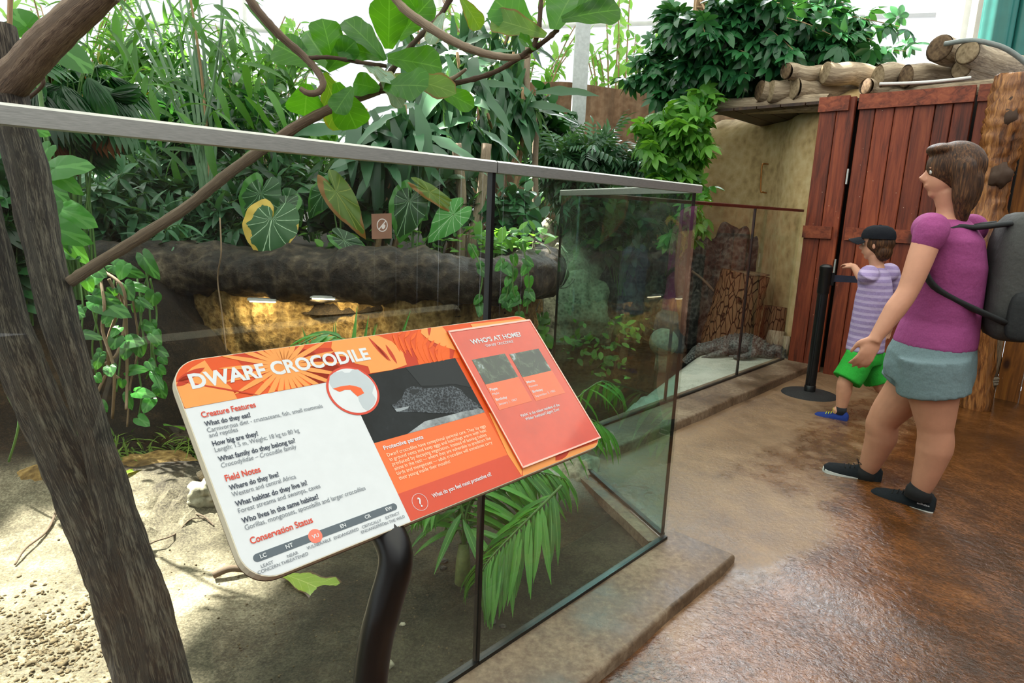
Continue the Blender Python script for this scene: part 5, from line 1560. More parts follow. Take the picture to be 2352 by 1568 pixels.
trunk_tube([(-10, 60), (15, 200), (38, 300), (66, 400), (92, 540), (140, 740), (180, 880), (222, 1010), (262, 1150), (300, 1290), (340, 1430), (395, 1660)], [32, 36, 37, 38, 38, 37, 33, 32, 42, 52, 62, 72])
trunk_tube([(-70, 380), (-25, 560), (8, 700), (55, 850), (125, 1010), (180, 1130), (240, 1270), (300, 1420), (360, 1660)], [34, 38, 40, 46, 48, 50, 58, 68, 80])
tr.build('trunk', M['trunk'], fig, sharp=180)
def branch(pts, radpx, mat, nm='branch', k=7, seg=12, knob=0.0):
    P = np.array([ony(x, y, d) for x, y, d in pts]); rr = np.array([r * p[2] / FOC for r, p in zip(radpx, pts)])
    Q = spline(P, k); rq = np.interp(np.linspace(0, len(rr) - 1, len(Q)), range(len(rr)), rr)
    if knob: rq = rq * (1 + knob * (np.sin(np.arange(len(rq)) * 2.4) > 0.75))
    mb = MB(); mb.tube(Q, rq, seg, jit=0.04); return mb.build(nm, mat, fig, sharp=180)
branch([(-14, 235, 1.83), (10, 205, 1.83), (60, 150, 1.8), (110, 95, 1.78), (170, 40, 1.75), (250, -30, 1.7)], [40, 38, 37, 36, 34, 30], M['branch'], seg=18)
branch([(160, 648, 1.70), (230, 602, 1.72), (330, 540, 1.75), (430, 475, 1.78), (520, 402, 1.8), (610, 338, 1.82), (690, 285, 1.84), (780, 240, 1.85), (870, 207, 1.85)], [13, 13, 12.5, 12, 12, 11.5, 11, 10, 9.5], M['branch'], knob=0.08)
branch([(870, 207, 1.85), (930, 200, 1.85), (1000, 196, 1.84), (1060, 188, 1.83), (1130, 168, 1.82), (1190, 135, 1.8), (1250, 95, 1.78), (1282, 66, 1.77)], [8.5, 7.5, 6.5, 5.5, 5, 5, 5, 5], M['twig'], knob=0.25)
branch([(995, 196, 1.84), (1040, 180, 1.82), (1071, 158, 1.80)], [5.5, 5, 3], M['palebranch'])
branch([(872, 203, 1.85), (905, 155, 1.86), (945, 105, 1.87), (980, 68, 1.88), (1012, 35, 1.9), (1045, -25, 1.9)], [6.5, 6, 5.5, 5.5, 5.5, 6], M['twig'], knob=0.25)
branch([(560, -25, 1.7), (590, 22, 1.7), (640, 78, 1.72), (690, 122, 1.74), (718, 150, 1.74), (736, 175, 1.73), (742, 195, 1.72), (730, 212, 1.71), (708, 214, 1.7), (690, 203, 1.7)], [10, 9, 8.5, 8, 7.5, 7.5, 7, 7, 6.5, 5], M['branch'], knob=0.1)
branch([(710, 133, 1.74), (760, 132, 1.75), (820, 142, 1.78), (888, 152, 1.8)], [4.5, 4, 4, 4], M['twig'], knob=0.25)
branch([(895, -20, 1.72), (930, 22, 1.72), (985, 62, 1.72), (1045, 97, 1.73), (1110, 122, 1.75), (1175, 132, 1.76), (1215, 125, 1.77)], [7, 9, 9.5, 9, 8, 7, 6], M['palebranch'], knob=0.1)
branch([(1195, 131, 1.76), (1225, 105, 1.77), (1238, 60, 1.77), (1243, 0, 1.77), (1250, -40, 1.77)], [6, 5, 5, 4.5, 4.5], M['twig'], knob=0.25)
branch([(45, 240, 2.0), (98, 195, 2.0), (85, 160, 2.0), (72, 130, 2.0)], [4, 4, 4, 3], M['twig'])
branch([(20, 130, 1.95), (22, 60, 1.95), (24, -20, 1.95)], [5, 5, 5], M['tanstem'])
FIGL = [((893, 112), (894, 5), 80, 'lf_fig'), ((884, 139), (792, 27), 62, 'lf_fig'), ((890, 134), (1018, 147), 78, 'lf_fig'), ((882, 134), (778, 95), 62, 'lf_fig'), ((916, 90), (982, -8), 66, 'lf_fig'),
        ((882, 200), (970, 184), 80, 'lf_fig'), ((872, 205), (812, 186), 60, 'lf_fig'), ((772, 190), (818, 300), 80, 'lf_fig'), ((988, 196), (1090, 240), 44, 'lf_fig'), ((862, 160), (932, 240), 46, 'lf_figg'),
        ((1254, 82), (1122, 30), 60, 'lf_figy'), ((1274, 68), (1316, -40), 104, 'lf_fig'), ((1228, 84), (1140, -8), 84, 'lf_fig'), ((1290, 45), (1430, 10), 60, 'lf_fig'), ((1058, -6), (1106, 64), 40, 'lf_figy'),
        ((718, 150), (632, 93), 80, 'lf_fig'), ((759, 156), (694, 58), 74, 'lf_fig'), ((765, 150), (746, 42), 72, 'lf_fig'), ((705, 192), (700, 268), 82, 'lf_fig'), ((752, 162), (812, 96), 50, 'lf_fig'),
        ((742, 168), (796, 300), 76, 'lf_figy'), ((836, 150), (900, 175), 40, 'lf_figg'), ((1240, 120), (1205, 80), 34, 'lf_fig'), ((955, 20), (905, -60), 70, 'lf_fig'), ((1330, 20), (1400, -50), 70, 'lf_fig'), ((1020, 30), (985, 90), 34, 'lf_figg'),
        ((905, 175), (1040, 195), 60, 'lf_figy'), ((810, 200), (770, 250), 50, 'lf_fig')]
for (b, tpx, w, mk) in FIGL:
    y0 = 1.78 + random.uniform(-.05, .05); y1 = y0 + random.uniform(-.09, .09)
    p0, p1 = ony(*b, y0), ony(*tpx, y1)
    d = p1 - p0; L = np.linalg.norm(d)
    nrm = nz(nz(EYE - p0) * 0.85 + np.array([random.uniform(-.3, .3), 0, 0.45 + random.uniform(-.2, .2)]))
    mb = MB(); put(mb, G_FIG, p0, d, nrm, L * 1.03, (w * y0 / FOC) / (0.60 * L) )
    mb.build('leaf', M[mk], fig, sharp=None)

# ---- big veined-leaf plants on the ledge
def leaf_px(mb, geo, b, tpx, w, y, dy, gw, nb=(0, -1, 0.5), rnd=None):
    p0, p1 = ony(*b, y), ony(*tpx, y + dy)
    L = np.linalg.norm(p1 - p0)
    put(mb, geo, p0, p1 - p0, nz(np.array(nb)), L, (w * y / FOC) / (gw * L), rnd)
    return p0
PHI = [('big veined-leaf plant with one yellow-edged heart leaf hanging over the ledge', [((624, 505), (600, 604), 122, 4.15, -.12, 'lf_philoy'), ((598, 445), (575, 540), 90, 4.4, -.05, 'lf_philo'), ((655, 470), (662, 425), 70, 4.45, .1, 'lf_philo'), ((655, 465), (690, 520), 70, 4.5, .0, 'lf_philo')]),
       ('veined-leaf plant with a yellow-green drooping leaf left of the sticker', [((772, 440), (836, 540), 62, 4.4, -.1, 'lf_philog'), ((790, 552), (862, 596), 44, 4.05, -.05, 'lf_philo'), ((745, 440), (700, 500), 60, 4.5, 0, 'lf_philo')]),
       ('veined-leaf plant right of the sticker with dark and pale fan-like leaves', [((940, 462), (912, 556), 84, 4.45, -.05, 'lf_philo'), ((1042, 492), (978, 552), 66, 4.4, -.05, 'lf_philob'), ((985, 440), (1078, 500), 34, 4.4, 0, 'lf_philog'), ((930, 470), (985, 500), 60, 4.6, 0, 'lf_philo')])]
for lab, leaves in PHI:
    c = ony(leaves[0][0][0] + 10, 560, 4.5); c[2] = TZ
    r = thing('veined_leaf_plant', lab, 'plant', c, 'big veined-leaf plants on the ledge')
    for (b, tpx, w, y, dy, mk) in leaves:
        mb = MB(); p0 = leaf_px(mb, P_PHILO, b, tpx, w, y, dy, 1.12)
        lf = mb.build('leaf', M[mk], r, sharp=None)
        mb = MB(); mb.tube(spline(np.array([c, (c + p0) / 2 + [0, 0.05, 0.08], p0]), 5), 0.006, 6); mb.build('leaf_stalk', M['gstem'], r, sharp=180)
# ground cover on the ledge
mb = MB()
for k in range(230):
    px = random.choice((random.uniform(700, 1200), random.uniform(1090, 1250)))
    q = ony(px, random.uniform(525, 580), 4.45 + random.uniform(0, .6)); q[2] = max(q[2], TZ)
    put(mb, G_OVAL, q, rdir() * [1, 1, .5] + [0, -.3, .3], nz(np.array([0, -.4, 1]) + rdir() * .3), random.uniform(.05, .12))
tag(mb.build('ground_cover', M['lf_bright'], sharp=None), 'low bright green ground cover along the top of the ledge', 'ground cover', kind='stuff')
# climbing pothos beside the trunk
POT = [((140, 482), (216, 512), 62), ((128, 385), (206, 372), 66), ((70, 292), (112, 308), 34), ((118, 522), (205, 556), 58), ((150, 545), (196, 606), 40), ((122, 560), (170, 585), 50), ((110, 430), (150, 455), 46), ((128, 400), (190, 445), 40), ((150, 118), (210, 160), 60), ((100, 95), (182, 138), 66), ((110, 340), (80, 380), 40), ((60, 60), (20, 20), 60), ((120, 470), (90, 520), 44)]
pc = ony(150, 640, 2.35)
pb = np.array([pc[0], pc[1], gz(pc[0], pc[1]) - 0.02])
pot = thing('climbing_pothos', 'climbing pothos with broad glossy leaves just right of the leaning trunk', 'plant', pb)
sp0 = [pb, ony(150, 700, 2.4), ony(135, 520, 2.4), ony(110, 350, 2.45), ony(90, 200, 2.5), ony(60, 40, 2.5)]
mb = MB(); mb.tube(spline(np.array(sp0), 8), 0.008, 6); mb.build('stem', M['gstem'], pot, sharp=180)
for b, tpx, w in POT:
    mb = MB(); p0 = leaf_px(mb, P_HEART, b, tpx, w, 2.3 + random.uniform(-.1, .15), random.uniform(-.06, .02), 0.80, (0.1, -1, 0.4 + random.uniform(-.3, .4)))
    mb.build('leaf', M['lf_pothos'], pot, sharp=None)
# trailing vines over the bank at left
bush('leafy_shrub', 'dark shrub at the left edge behind the fig trunk', 'shrub', -10, 430, 3.3, 70, 110, 30, 18, G_ELL, M['lf_dark'], M['gstem'], (0.1, 0.18), group=SH, ryd=0.2, bz=0.2)
tv = thing('trailing_vines', 'tangle of aerial roots and vines with heart leaves hanging down the dark bank', 'vines', ony(240, 980, 3.0))
VN = [[(228, 628), (240, 700), (236, 760), (262, 850), (258, 960)], [(236, 622), (282, 660), (290, 740), (292, 860), (290, 940)], [(196, 640), (215, 720), (232, 790), (240, 860)], [(250, 640), (272, 700), (248, 780), (246, 850), (208, 930)], [(300, 660), (318, 790), (300, 880), (292, 980)], [(330, 580), (340, 660), (345, 740), (348, 830), (336, 870)], [(350, 600), (322, 700), (330, 780), (318, 800)], [(270, 648), (286, 730), (270, 810), (240, 840), (275, 870)], [(505, 500), (508, 580), (500, 640), (510, 720), (520, 810)], [(5, 840), (15, 900), (35, 940)], [(40, 900), (42, 980), (20, 1060)], [(205, 640), (222, 720), (212, 800), (225, 880)], [(315, 640), (325, 720), (312, 800), (325, 900), (318, 960)], [(262, 640), (258, 720), (276, 800), (268, 900)], [(345, 640), (360, 720), (352, 800), (362, 860)], [(222, 650), (250, 690), (300, 700), (332, 680)], [(180, 620), (190, 700), (186, 780)]]
for k, v in enumerate(VN):
    y = 2.9 + 0.02 * k if k != 8 else 3.85
    if k in (9, 10): y = 2.5
    P = spline(np.array([ony(a, b, y + random.uniform(-.05, .05)) for a, b in v]), 6)
    mb = MB(); mb.tube(P, (0.007 if k in (0, 1, 3, 7) else 0.0045), 6); mb.build('aerial_root' if k in (0, 1, 3, 4, 7, 8) else 'vine_stem', M['root'] if k in (0, 1, 3, 4, 7, 8) else M['gstem'], tv, sharp=180)
VL0 = [((random.uniform(175, 370), yy), (random.uniform(-25, 25), random.uniform(12, 36)), random.uniform(20, 38)) for yy in np.linspace(610, 930, 30)]
VL = [(b_, (b_[0] + d_[0], b_[1] + d_[1]), w_) for b_, d_, w_ in VL0] + [((215, 678), (272, 695), 34), ((225, 692), (292, 720), 50), ((188, 766), (230, 772), 26), ((290, 782), (326, 784), 40), ((322, 690), (352, 708), 18), ((295, 850), (332, 845), 28), ((313, 900), (350, 905), 28), ((350, 768), (368, 790), 28), ((362, 802), (382, 815), 24), ((370, 820), (382, 836), 22), ((365, 845), (380, 860), 22), ((330, 745), (350, 755), 26), ((174, 712), (190, 725), 24), ((262, 610), (325, 632), 36), ((300, 655), (345, 665), 24), ((205, 835), (222, 842), 20), ((222, 1060), (250, 1068), 30), ((225, 930), (245, 945), 34), ((318, 960), (340, 975), 28), ((330, 590), (360, 640), 36), ((355, 860), (372, 892), 22)]
for b, tpx, w in VL:
    mb = MB(); leaf_px(mb, P_HEART, b, tpx, w, 2.88 + random.uniform(-.05, .1), random.uniform(-.05, .0), 0.80, (0.1, -1, 0.4 + random.uniform(-.3, .5)))
    mb.build('leaf', M['lf_pothos'], tv, sharp=None)
# vines over the right part of the ledge
rv = thing('hanging_vine', 'green vine with small leaves hanging over the ledge beside the black seam', 'vine', ony(1110, 720, 4.0))
for v in ([(1080, 560), (1100, 600), (1108, 640), (1100, 690), (1108, 715)], [(1180, 590), (1178, 660), (1190, 700), (1195, 740)], [(1200, 560), (1215, 640), (1210, 720)], [(1150, 590), (1168, 640), (1162, 690)]):
    P = spline(np.array([ony(a, b, 3.85 + random.uniform(-.03, .03)) for a, b in v]), 6)
    mb = MB(); mb.tube(P, 0.005, 5); mb.build('vine_stem', M['gstem'], rv, sharp=180)
    for k in range(9):
        q = P[random.randrange(len(P))]
        mb = MB(); put(mb, P_HEART, q, rdir() * [1, .3, .4] + [0, -.2, -.8], nz(np.array([0, -1, .5])), random.uniform(.05, .085)); mb.build('leaf', M['lf_pothos'], rv, sharp=None)
pv = thing('hanging_roots', 'pale string-like roots looping down behind the side pane', 'roots', ony(1250, 730, 4.7))
for v in ([(1225, 550), (1222, 650), (1235, 760), (1228, 830)], [(1230, 555), (1262, 575), (1275, 640), (1290, 655), (1305, 600), (1285, 560)], [(1226, 560), (1240, 640), (1248, 700), (1242, 790)], [(1240, 690), (1225, 730), (1215, 770)], [(1262, 660), (1300, 660), (1320, 640)], [(1240, 720), (1244, 800), (1250, 840)]):
    P = spline(np.array([ony(a, b, 4.75) for a, b in v]), 7)
    mb = MB(); mb.tube(P, 0.0045, 5); mb.build('root', M['palerock'], pv, sharp=180)
for k in range(26):
    q = ony(random.uniform(1215, 1260), random.uniform(720, 840), 4.75)
    mb = MB(); put(mb, P_HEART, q, rdir() * [1, .3, .5] + [0, -.2, -.5], nz(np.array([0, -1, .5])), random.uniform(.05, .09)); mb.build('leaf', M['lf_bright'], pv, sharp=None)
# pond weed tufts
mb = MB()
for k in range(160):
    px, py = random.choice(((1240, 800), (1330, 790), (1390, 830), (1440, 760))); q = ony(px + random.gauss(0, 24), py + random.gauss(0, 22), 5.0 + random.uniform(-.2, .4)); q[2] = max(q[2], -.11)
    put(mb, G_OVAL, q, rdir() + [0, 0, .3], nz(np.array([0, -.5, 1]) + rdir() * .3), random.uniform(.04, .09))
tag(mb.build('pond_weed', M['lf_bright'], sharp=None), 'tufts of green weed growing in the shallow pond', 'weed', kind='stuff')
# palm inside the near corner
pb = onz(1062, 1352, -0.06)
palm = thing('areca_palm', 'young feather palm growing from the sand under the orange sign', 'palm', pb)
def frond(pts, L0, nl, side=(1, 1), drop=0.5, wsc=1.0):
    nl = int(nl * 1.4)
    P = spline(np.array(pts), 8)
    n = len(P)
    mb = MB(); mb.tube(P, np.linspace(0.0055, 0.002, n), 6); r = mb.build('frond', M['gstem'], palm, sharp=180)
    tan = np.gradient(P, axis=0)
    mb = MB()
    for k in range(nl):
        u = 0.12 + 0.88 * k / (nl - 1)
        i = min(int(u * (n - 1)), n - 2); f = u * (n - 1) - i
        q = P[i] * (1 - f) + P[i + 1] * f; tg = nz(tan[i])
        lat = nz(np.cross(tg, ZZ))
        for s_ in (1, -1):
            if not side[0 if s_ > 0 else 1]: continue
            d = tg * 0.75 + lat * s_ * 0.9 + np.array([0, 0, -drop * random.uniform(.6, 1.3)])
            put(mb, G_LANCE, q, d, nz(np.array([0, -.2, 1.]) + rdir() * .25), L0 * (0.55 + 0.6 * math.sin(PI * (0.25 + 0.7 * u))) * random.uniform(.85, 1.1), 0.62 * wsc)
    mb.build('leaflets', M['lf_palm'], r, sharp=None, kind='stuff')
top = pb + np.array([0.0, 0.02, 0.16])
mb = MB(); mb.tube(np.array([pb - [0, 0, .03], pb + [0, 0.01, .09], top]), [0.03, 0.026, 0.018], 12, jit=0.06); mb.build('stem', plain('palm_sheath', '#6f7a45', 0.6, 0, 40, 0.3), palm, sharp=180)
def P3(px, py, y): return ony(px, py, y)
frond([top, P3(1120, 1120, 2.15), P3(1230, 1085, 2.2), P3(1290, 1120, 2.2), P3(1278, 1150, 2.15)][:3] + [P3(1300, 1100, 2.25)], 0.2, 16, drop=0.9)
frond([P3(1290, 1115, 2.05), P3(1240, 1165, 1.98), P3(1170, 1235, 1.92), P3(1120, 1290, 1.88), P3(1100, 1330, 1.86)], 0.21, 18, drop=0.35)
frond([top, P3(1060, 1170, 2.05), P3(1040, 1090, 2.1), P3(990, 1080, 2.05), P3(950, 1120, 2.0)], 0.22, 18, drop=0.9)
frond([top, P3(1080, 1150, 2.1), P3(1180, 1040, 2.25), P3(1330, 960, 2.5), P3(1400, 990, 2.6)], 0.24, 18, drop=0.8)
frond([top, P3(1100, 1120, 2.2), P3(1230, 1000, 2.5), P3(1370, 880, 2.9), P3(1420, 890, 3.0)], 0.22, 16, drop=0.9)
frond([top, P3(1010, 1100, 2.15), P3(880, 870, 2.3), P3(770, 770, 2.3), P3(690, 790, 2.2)], 0.24, 18, drop=0.3)
# grass tuft behind the sign
gt = onz(800, 1000, -0.02)
gt = ony(800, 900, 2.75); gt[2] = gz(gt[0], gt[1]) - 0.02
gr = thing('grass_tuft', 'tuft of long narrow grass blades sticking up behind the top edge of the sign', 'grass', gt)
for k, (tx, ty) in enumerate(((788, 728), (818, 752), (810, 768), (672, 790), (690, 782), (720, 770), (700, 770), (740, 765), (925, 742), (840, 775))):
    tip = ony(tx, ty, 2.6)
    d = tip - gt
    mb = MB(); put(mb, G_LANCE, gt, d, nz(np.array([0, -1, .3]) + rdir() * .3), np.linalg.norm(d) * 1.02, 0.28); mb.build('blade', M['lf_palm'], gr, sharp=None)
# ---------------------------------------------------------------- things on the ground
def rock(name, label, c, rad, mat, seed, bump=0.3, group=None, cat='rock', az=0.0, su=36, sv=22):
    ax = [np.array([math.cos(az), math.sin(az), 0]), np.array([-math.sin(az), math.cos(az), 0]), ZZ]
    mb = MB(); mb.ball(c, rad, su, sv, 0, ax, bump, seed)
    return tag(mb.build(name, mat, sharp=180), label, cat, group)
def on_sand(px, py, z=-0.03):
    p = onz(px, py, z)
    for _ in range(4):
        p = onz(px, py, min(max(gz(p[0], p[1]), -0.1), 0.2))
    return p
p = on_sand(465, 1150); rock('rock', 'pale rounded rock on the sand at the left edge of the sign', p + [0.02, 0.02, 0.03], (0.09, 0.08, 0.06), M['palerock'], 2)
p = on_sand(320, 1065); rock('rock', 'flat brown slab of rock under the fallen green leaves at left', p + [0, 0.05, -0.03], (0.22, 0.12, 0.055), M['tanrock'], 5, 0.2, az=0.3)
p = on_sand(130, 1120); rock('rock', 'wide flat brown rock behind the trunk at the far left', p + [-0.05, 0.15, -0.06], (0.45, 0.22, 0.10), M['tanrock'], 8, 0.2)
p = on_sand(370, 1020); rock('rock', 'dark mossy rock at the foot of the bank', p + [0, 0.1, 0], (0.2, 0.12, 0.07), M['ledge'], 9, 0.3)
p = onz(1325, 1105, -0.05); rock('rock', 'grey rock on the sand beneath the palm fronds', p + [0.02, 0.1, 0.0], (0.13, 0.16, 0.09), M['palerock'], 11, 0.3)
p = onz(1205, 1075, -0.05); rock('rock', 'low grey rock half hidden below the sign', p + [0, 0.15, 0.0], (0.16, 0.14, 0.10), M['palerock'], 13, 0.3)
# driftwood stump end by the sign
p = on_sand(458, 1105)
mb = MB(); mb.tube(spline(np.array([p + [0.16, 0.1, 0.06], p + [0.06, 0.03, 0.05], p + [0, 0, 0.02]]), 6), np.linspace(0.03, 0.022, 13), 12, jit=0.12)
tag(mb.build('driftwood', M['log'], sharp=180), 'stub of brown driftwood at the left edge of the sign', 'wood')
# twigs
for k, (lab, v, r) in enumerate((('thin curved bare twig on the sunlit sand left of the trunk', [(140, 1120), (138, 1160), (110, 1220), (60, 1270), (35, 1300)], 0.006),
                                ('thin twig lying on the sand right of the trunk', [(335, 1285), (345, 1258), (400, 1230), (440, 1200), (480, 1195)], 0.0035),
                                ('thick brown root poking from the sand under the sign corner', [(490, 1330), (530, 1322), (575, 1318), (620, 1320)], 0.014),
                                ('short dark twig beside the pale rock', [(448, 1182), (470, 1195), (492, 1210)], 0.004))):
    P = spline(np.array([on_sand(a, b) + [0, 0, r * 1.2 + 0.012 * (j % 2)] for j, (a, b) in enumerate(v)]), 6)
    mb = MB(); mb.tube(P, np.linspace(r, r * 0.6, len(P)), 7); tag(mb.build('twig', M['branch'], sharp=180), lab, 'twig', 'twigs on the sand')
# fallen leaves
def fallen(label, b, tpx, w, mk, geo, gw, lift=0.02):
    p0, p1 = on_sand(*b) + [0, 0, lift], on_sand(*tpx) + [0, 0, lift * 0.7]
    L = np.linalg.norm(p1 - p0)
    mb = MB(); put(mb, geo, p0, p1 - p0, nz(np.array([0, -0.12, 1])), L, (w * p0[1] / FOC) / (gw * L) * 1.35)
    tag(mb.build('fallen_leaf', M[mk], sharp=None), label, 'leaf', 'fallen leaves')
fallen('large yellow-green fallen fig leaf with browned tips on the sand below the sign', (650, 1330), (785, 1365), 66, 'lf_fallen', G_FIG, 0.6)
fallen('yellow fallen leaf beside the trunk on the sunlit slab', (285, 1100), (352, 1066), 22, 'lf_yellow', G_ELL, 0.4)
fallen('long green fallen leaf at the foot of the bank', (316, 955), (415, 985), 26, 'lf_bright', G_ELL, 0.4, 0.04)
fallen('broad green fallen leaf beside the left edge of the sign', (378, 995), (428, 985), 34, 'lf_bright', G_ELL, 0.4, 0.04)
# moss / straw at the foot of the bank
mb = MB()
for k in range(420):
    px, py = random.uniform(255, 470), random.uniform(1000, 1065)
    q = on_sand(px, py)
    put(mb, G_LANCE, q, rdir() * [1, 1, .4] + [0, 0, .25], nz(np.array([0, 0, 1]) + rdir() * .3), random.uniform(.04, .12), 0.5)
tag(mb.build('dry_grass', M['lf_moss'], sharp=None), 'matted dry grass and moss at the foot of the bank', 'grass', kind='stuff')
# dirt clods at the lower left
mb = MB()
for k in range(900):
    px, py = random.gauss(110, 95), random.gauss(1470, 55)
    if px > 330 and py < 1400: continue
    q = on_sand(px, py); s = random.uniform(.002, .007) * (2.0 if k % 23 == 0 else 1)
    mb.ball(q, (s, s * random.uniform(.6, 1.2), s * .7), 7, 5, 0, None, 0.6, k)
for k in range(160):
    q = on_sand(random.uniform(380, 1100), random.uniform(1250, 1560)); s = random.uniform(.0015, .005)
    mb.ball(q, (s, s, s * .7), 6, 4, 0, None, 0.35, k)
tag(mb.build('soil_crumbs', plain('soil', '#54472f', 0.9, 0, 90, 0.3), sharp=180), 'loose soil crumbs scattered over the sand', 'soil', kind='stuff')
# pebbles near the palm
for k, (px, py, s, lab) in enumerate(((1130, 1430, .014, 'dark pebble on the sand right of the black seam'), (1155, 1440, .011, 'small dark pebble right of the dark pebble by the seam'), (1020, 1290, .015, 'dark pebble beside the palm stem'), (1018, 1306, .013, 'dark pebble just below the one by the palm stem'), (890, 1530, .018, 'flat brown stone beside the sign post on the sand'), (925, 1435, .010, 'small brown pebble between the post and the seam'))):
    q = on_sand(px, py); mb = MB(); mb.ball(q + [0, 0, s * .3], (s, s * .8, s * .55), 12, 8, 0, None, .25, k)
    tag(mb.build('pebble', M['greyrock'] if k < 4 else M['palerock'], sharp=180), lab, 'pebble', 'pebbles on the sand')
# concrete ball in the pond
bc = ony(1524, 786, 5.65)
mb = MB(); mb.ball(bc, 33 * 5.75 / FOC, 40, 26, 0, None, 0.012, 3)
mb.box(bc - ZZ * 0.17, (0.05, 0.05, 0.10))
tag(mb.build('stone_ball', M['palerock'], sharp=180), 'round pale stone ball at the edge of the pond behind the glass corner', 'ball')
# straw bank and pale rocks behind
for k, (px, py, y, rx, ry, mk, lab) in enumerate(((1290, 690, 6.9, 130, 60, 'straw', 'pale straw-covered rock bank behind the side pane, lowest'), (1330, 600, 7.2, 120, 40, 'straw', 'pale straw-covered rock bank behind the side pane, upper'), (1290, 560, 7.5, 90, 60, 'palerock', 'grey boulder at the top of the straw bank'), (1430, 640, 7.2, 90, 70, 'greyrock', 'dark boulder right of the straw bank'), (1560, 640, 7.0, 90, 80, 'greyrock', 'dark boulder behind the near glass corner'))):
    c = ony(px, py, y); s = y / FOC
    rock('boulder', lab, np.array([c[0], c[1], c[2] * 0.5 + 0.0]), (rx * s, 0.35, c[2] * 0.5 + ry * s), M[mk], k * 3 + 1, 0.22, cat='rock', group='boulders behind the pond', su=48, sv=30)
# croc enclosure: dark rock, stump, bark slabs
c = ony(1690, 640, 6.75)
rock('boulder', 'large dark folded rock behind the tree stump', np.array([c[0] - 0.02, 6.95, 0.42]), (0.46, 0.22, 0.74), M['greyrock'], 21, 0.25, group='rocks behind the stump', su=60, sv=40)
rock('boulder', 'dark sloping rock left of the tree stump', np.array([ony(1600, 700, 6.6)[0], 6.9, 0.2]), (0.36, 0.25, 0.55), M['greyrock'], 25, 0.3, group='rocks behind the stump', su=48, sv=30)
sb_ = ony(1672, 765, 6.1); sb_[2] = 0.04
st = thing('tree_stump', 'upright tree stump with deeply cracked bark on the pale sand', 'stump', sb_)
mb = MB(); h0 = ony(1705, 625, 6.15)[2]
P = np.array([sb_ + ZZ * (h0 - 0.04) * f + np.array([0.10 * f, 0, 0]) for f in np.linspace(-.02, 1, 14)])
mb.tube(P, np.linspace(0.25, 0.215, 14), 32, jit=0.05, cap=False); mb.build('bark', M['stump'], st, sharp=180)
mb = MB(); e_ = nz(np.array([0.0, -0.2, 1])); mb.lathe([(0.0001, 0.008), (0.17, 0.006), (0.222, -0.006)], P[-1], 32); mb.build('cut_top', M['logdark'], st, sharp=180)
for k, (px, py, y, w, h, mk, lab) in enumerate(((1772, 795, 6.1, 42, 100, 'stump', 'dark ribbed bark slab leaning right of the stump'), (1780, 800, 5.95, 32, 50, 'log', 'short brown log piece in front of the bark slab'), (1802, 812, 5.8, 17, 46, 'log', 'small pale split log piece nearest the red gate'))):
    b = ony(px, py - 6, y); s = y / FOC
    b[2] = 0.035
    mb = MB(); mb.tube(np.array([b, b + ZZ * h * s * .5 + [0.0, 0.015, 0], b + ZZ * h * s + [0.01, 0.03, 0]]), [w * s, w * s * 1.02, w * s * .9], 20, jit=0.08, flat=0.6)
    tag(mb.build('log_piece', M[mk], sharp=180), lab, 'wood', 'wood pieces beside the stump')
mb = MB(); mb.tube(spline(np.array([ony(1588, 622, 6.3), ony(1612, 640, 6.25), ony(1640, 668, 6.2)]), 6), 0.012, 7, jit=.1)
tag(mb.build('root', M['branch'], sharp=180), 'thin bare root in front of the dark rock left of the stump', 'root')
# ---------------------------------------------------------------- crocodile
cro = thing('dwarf_crocodile', 'dark grey crocodile lying on the pale sand behind the far glass', 'crocodile', ony(1690, 808, 5.75) * [1, 1, 0] + [0, 0, 0.07])
cr = MB()
spx = [(1578, 772, 5.95), (1592, 774, 5.95), (1606, 776, 5.95), (1622, 780, 5.93), (1640, 782, 5.92), (1662, 786, 5.9), (1690, 790, 5.86), (1716, 795, 5.82), (1740, 800, 5.78), (1765, 806, 5.73), (1795, 813, 5.68), (1830, 822, 5.62)]
hz = [0.030, 0.036, 0.055, 0.058, 0.062, 0.085, 0.105, 0.105, 0.088, 0.060, 0.042, 0.02]
wy = [0.045, 0.055, 0.085, 0.085, 0.085, 0.14, 0.175, 0.175, 0.12, 0.075, 0.05, 0.025]
Q = np.array([ony(a, b, y) for a, b, y in spx])
zb = np.array([gz(q[0], q[1]) for q in Q])
Q[:, 2] = np.maximum(zb + np.array(hz) * 0.92, Q[:, 2] * 0 + zb + np.array(hz) * 0.92)
Q[:3, 2] += [0.035, 0.03, 0.015]
Qs = spline(Q, 8); hs = np.interp(np.linspace(0, 11, len(Qs)), range(12), hz); ws = np.interp(np.linspace(0, 11, len(Qs)), range(12), wy)
tan = np.gradient(Qs, axis=0); tan /= np.linalg.norm(tan, axis=1)[:, None]
G = []
for i in range(len(Qs)):
    l = nz(np.cross(tan[i], ZZ)); u = np.cross(l, tan[i]); ring = []
    for k in range(28):
        a = 2 * PI * k / 28
        sc_ = 1 + 0.06 * max(0, math.sin(a)) * (1 if i > 30 and (i % 3 == 0) and k % 3 == 1 else 0) * 3
        ring.append(Qs[i] + l * ws[i] * math.cos(a) * sc_ + u * hs[i] * math.copysign(abs(math.sin(a)) ** 0.8, math.sin(a)) * sc_)
    G.append(ring)
G = np.array(G)
cr.grid(G, closed=True); cr.add(G[0], [tuple(range(28))]); cr.add(G[-1], [tuple(range(27, -1, -1))])
for i, s in ((17, 1), (17, -1)):                            # eye bumps
    l = nz(np.cross(tan[i], ZZ)); cr.ball(Qs[i] + l * 0.035 * s + ZZ * 0.05, (0.02, 0.02, 0.018), 10, 8)
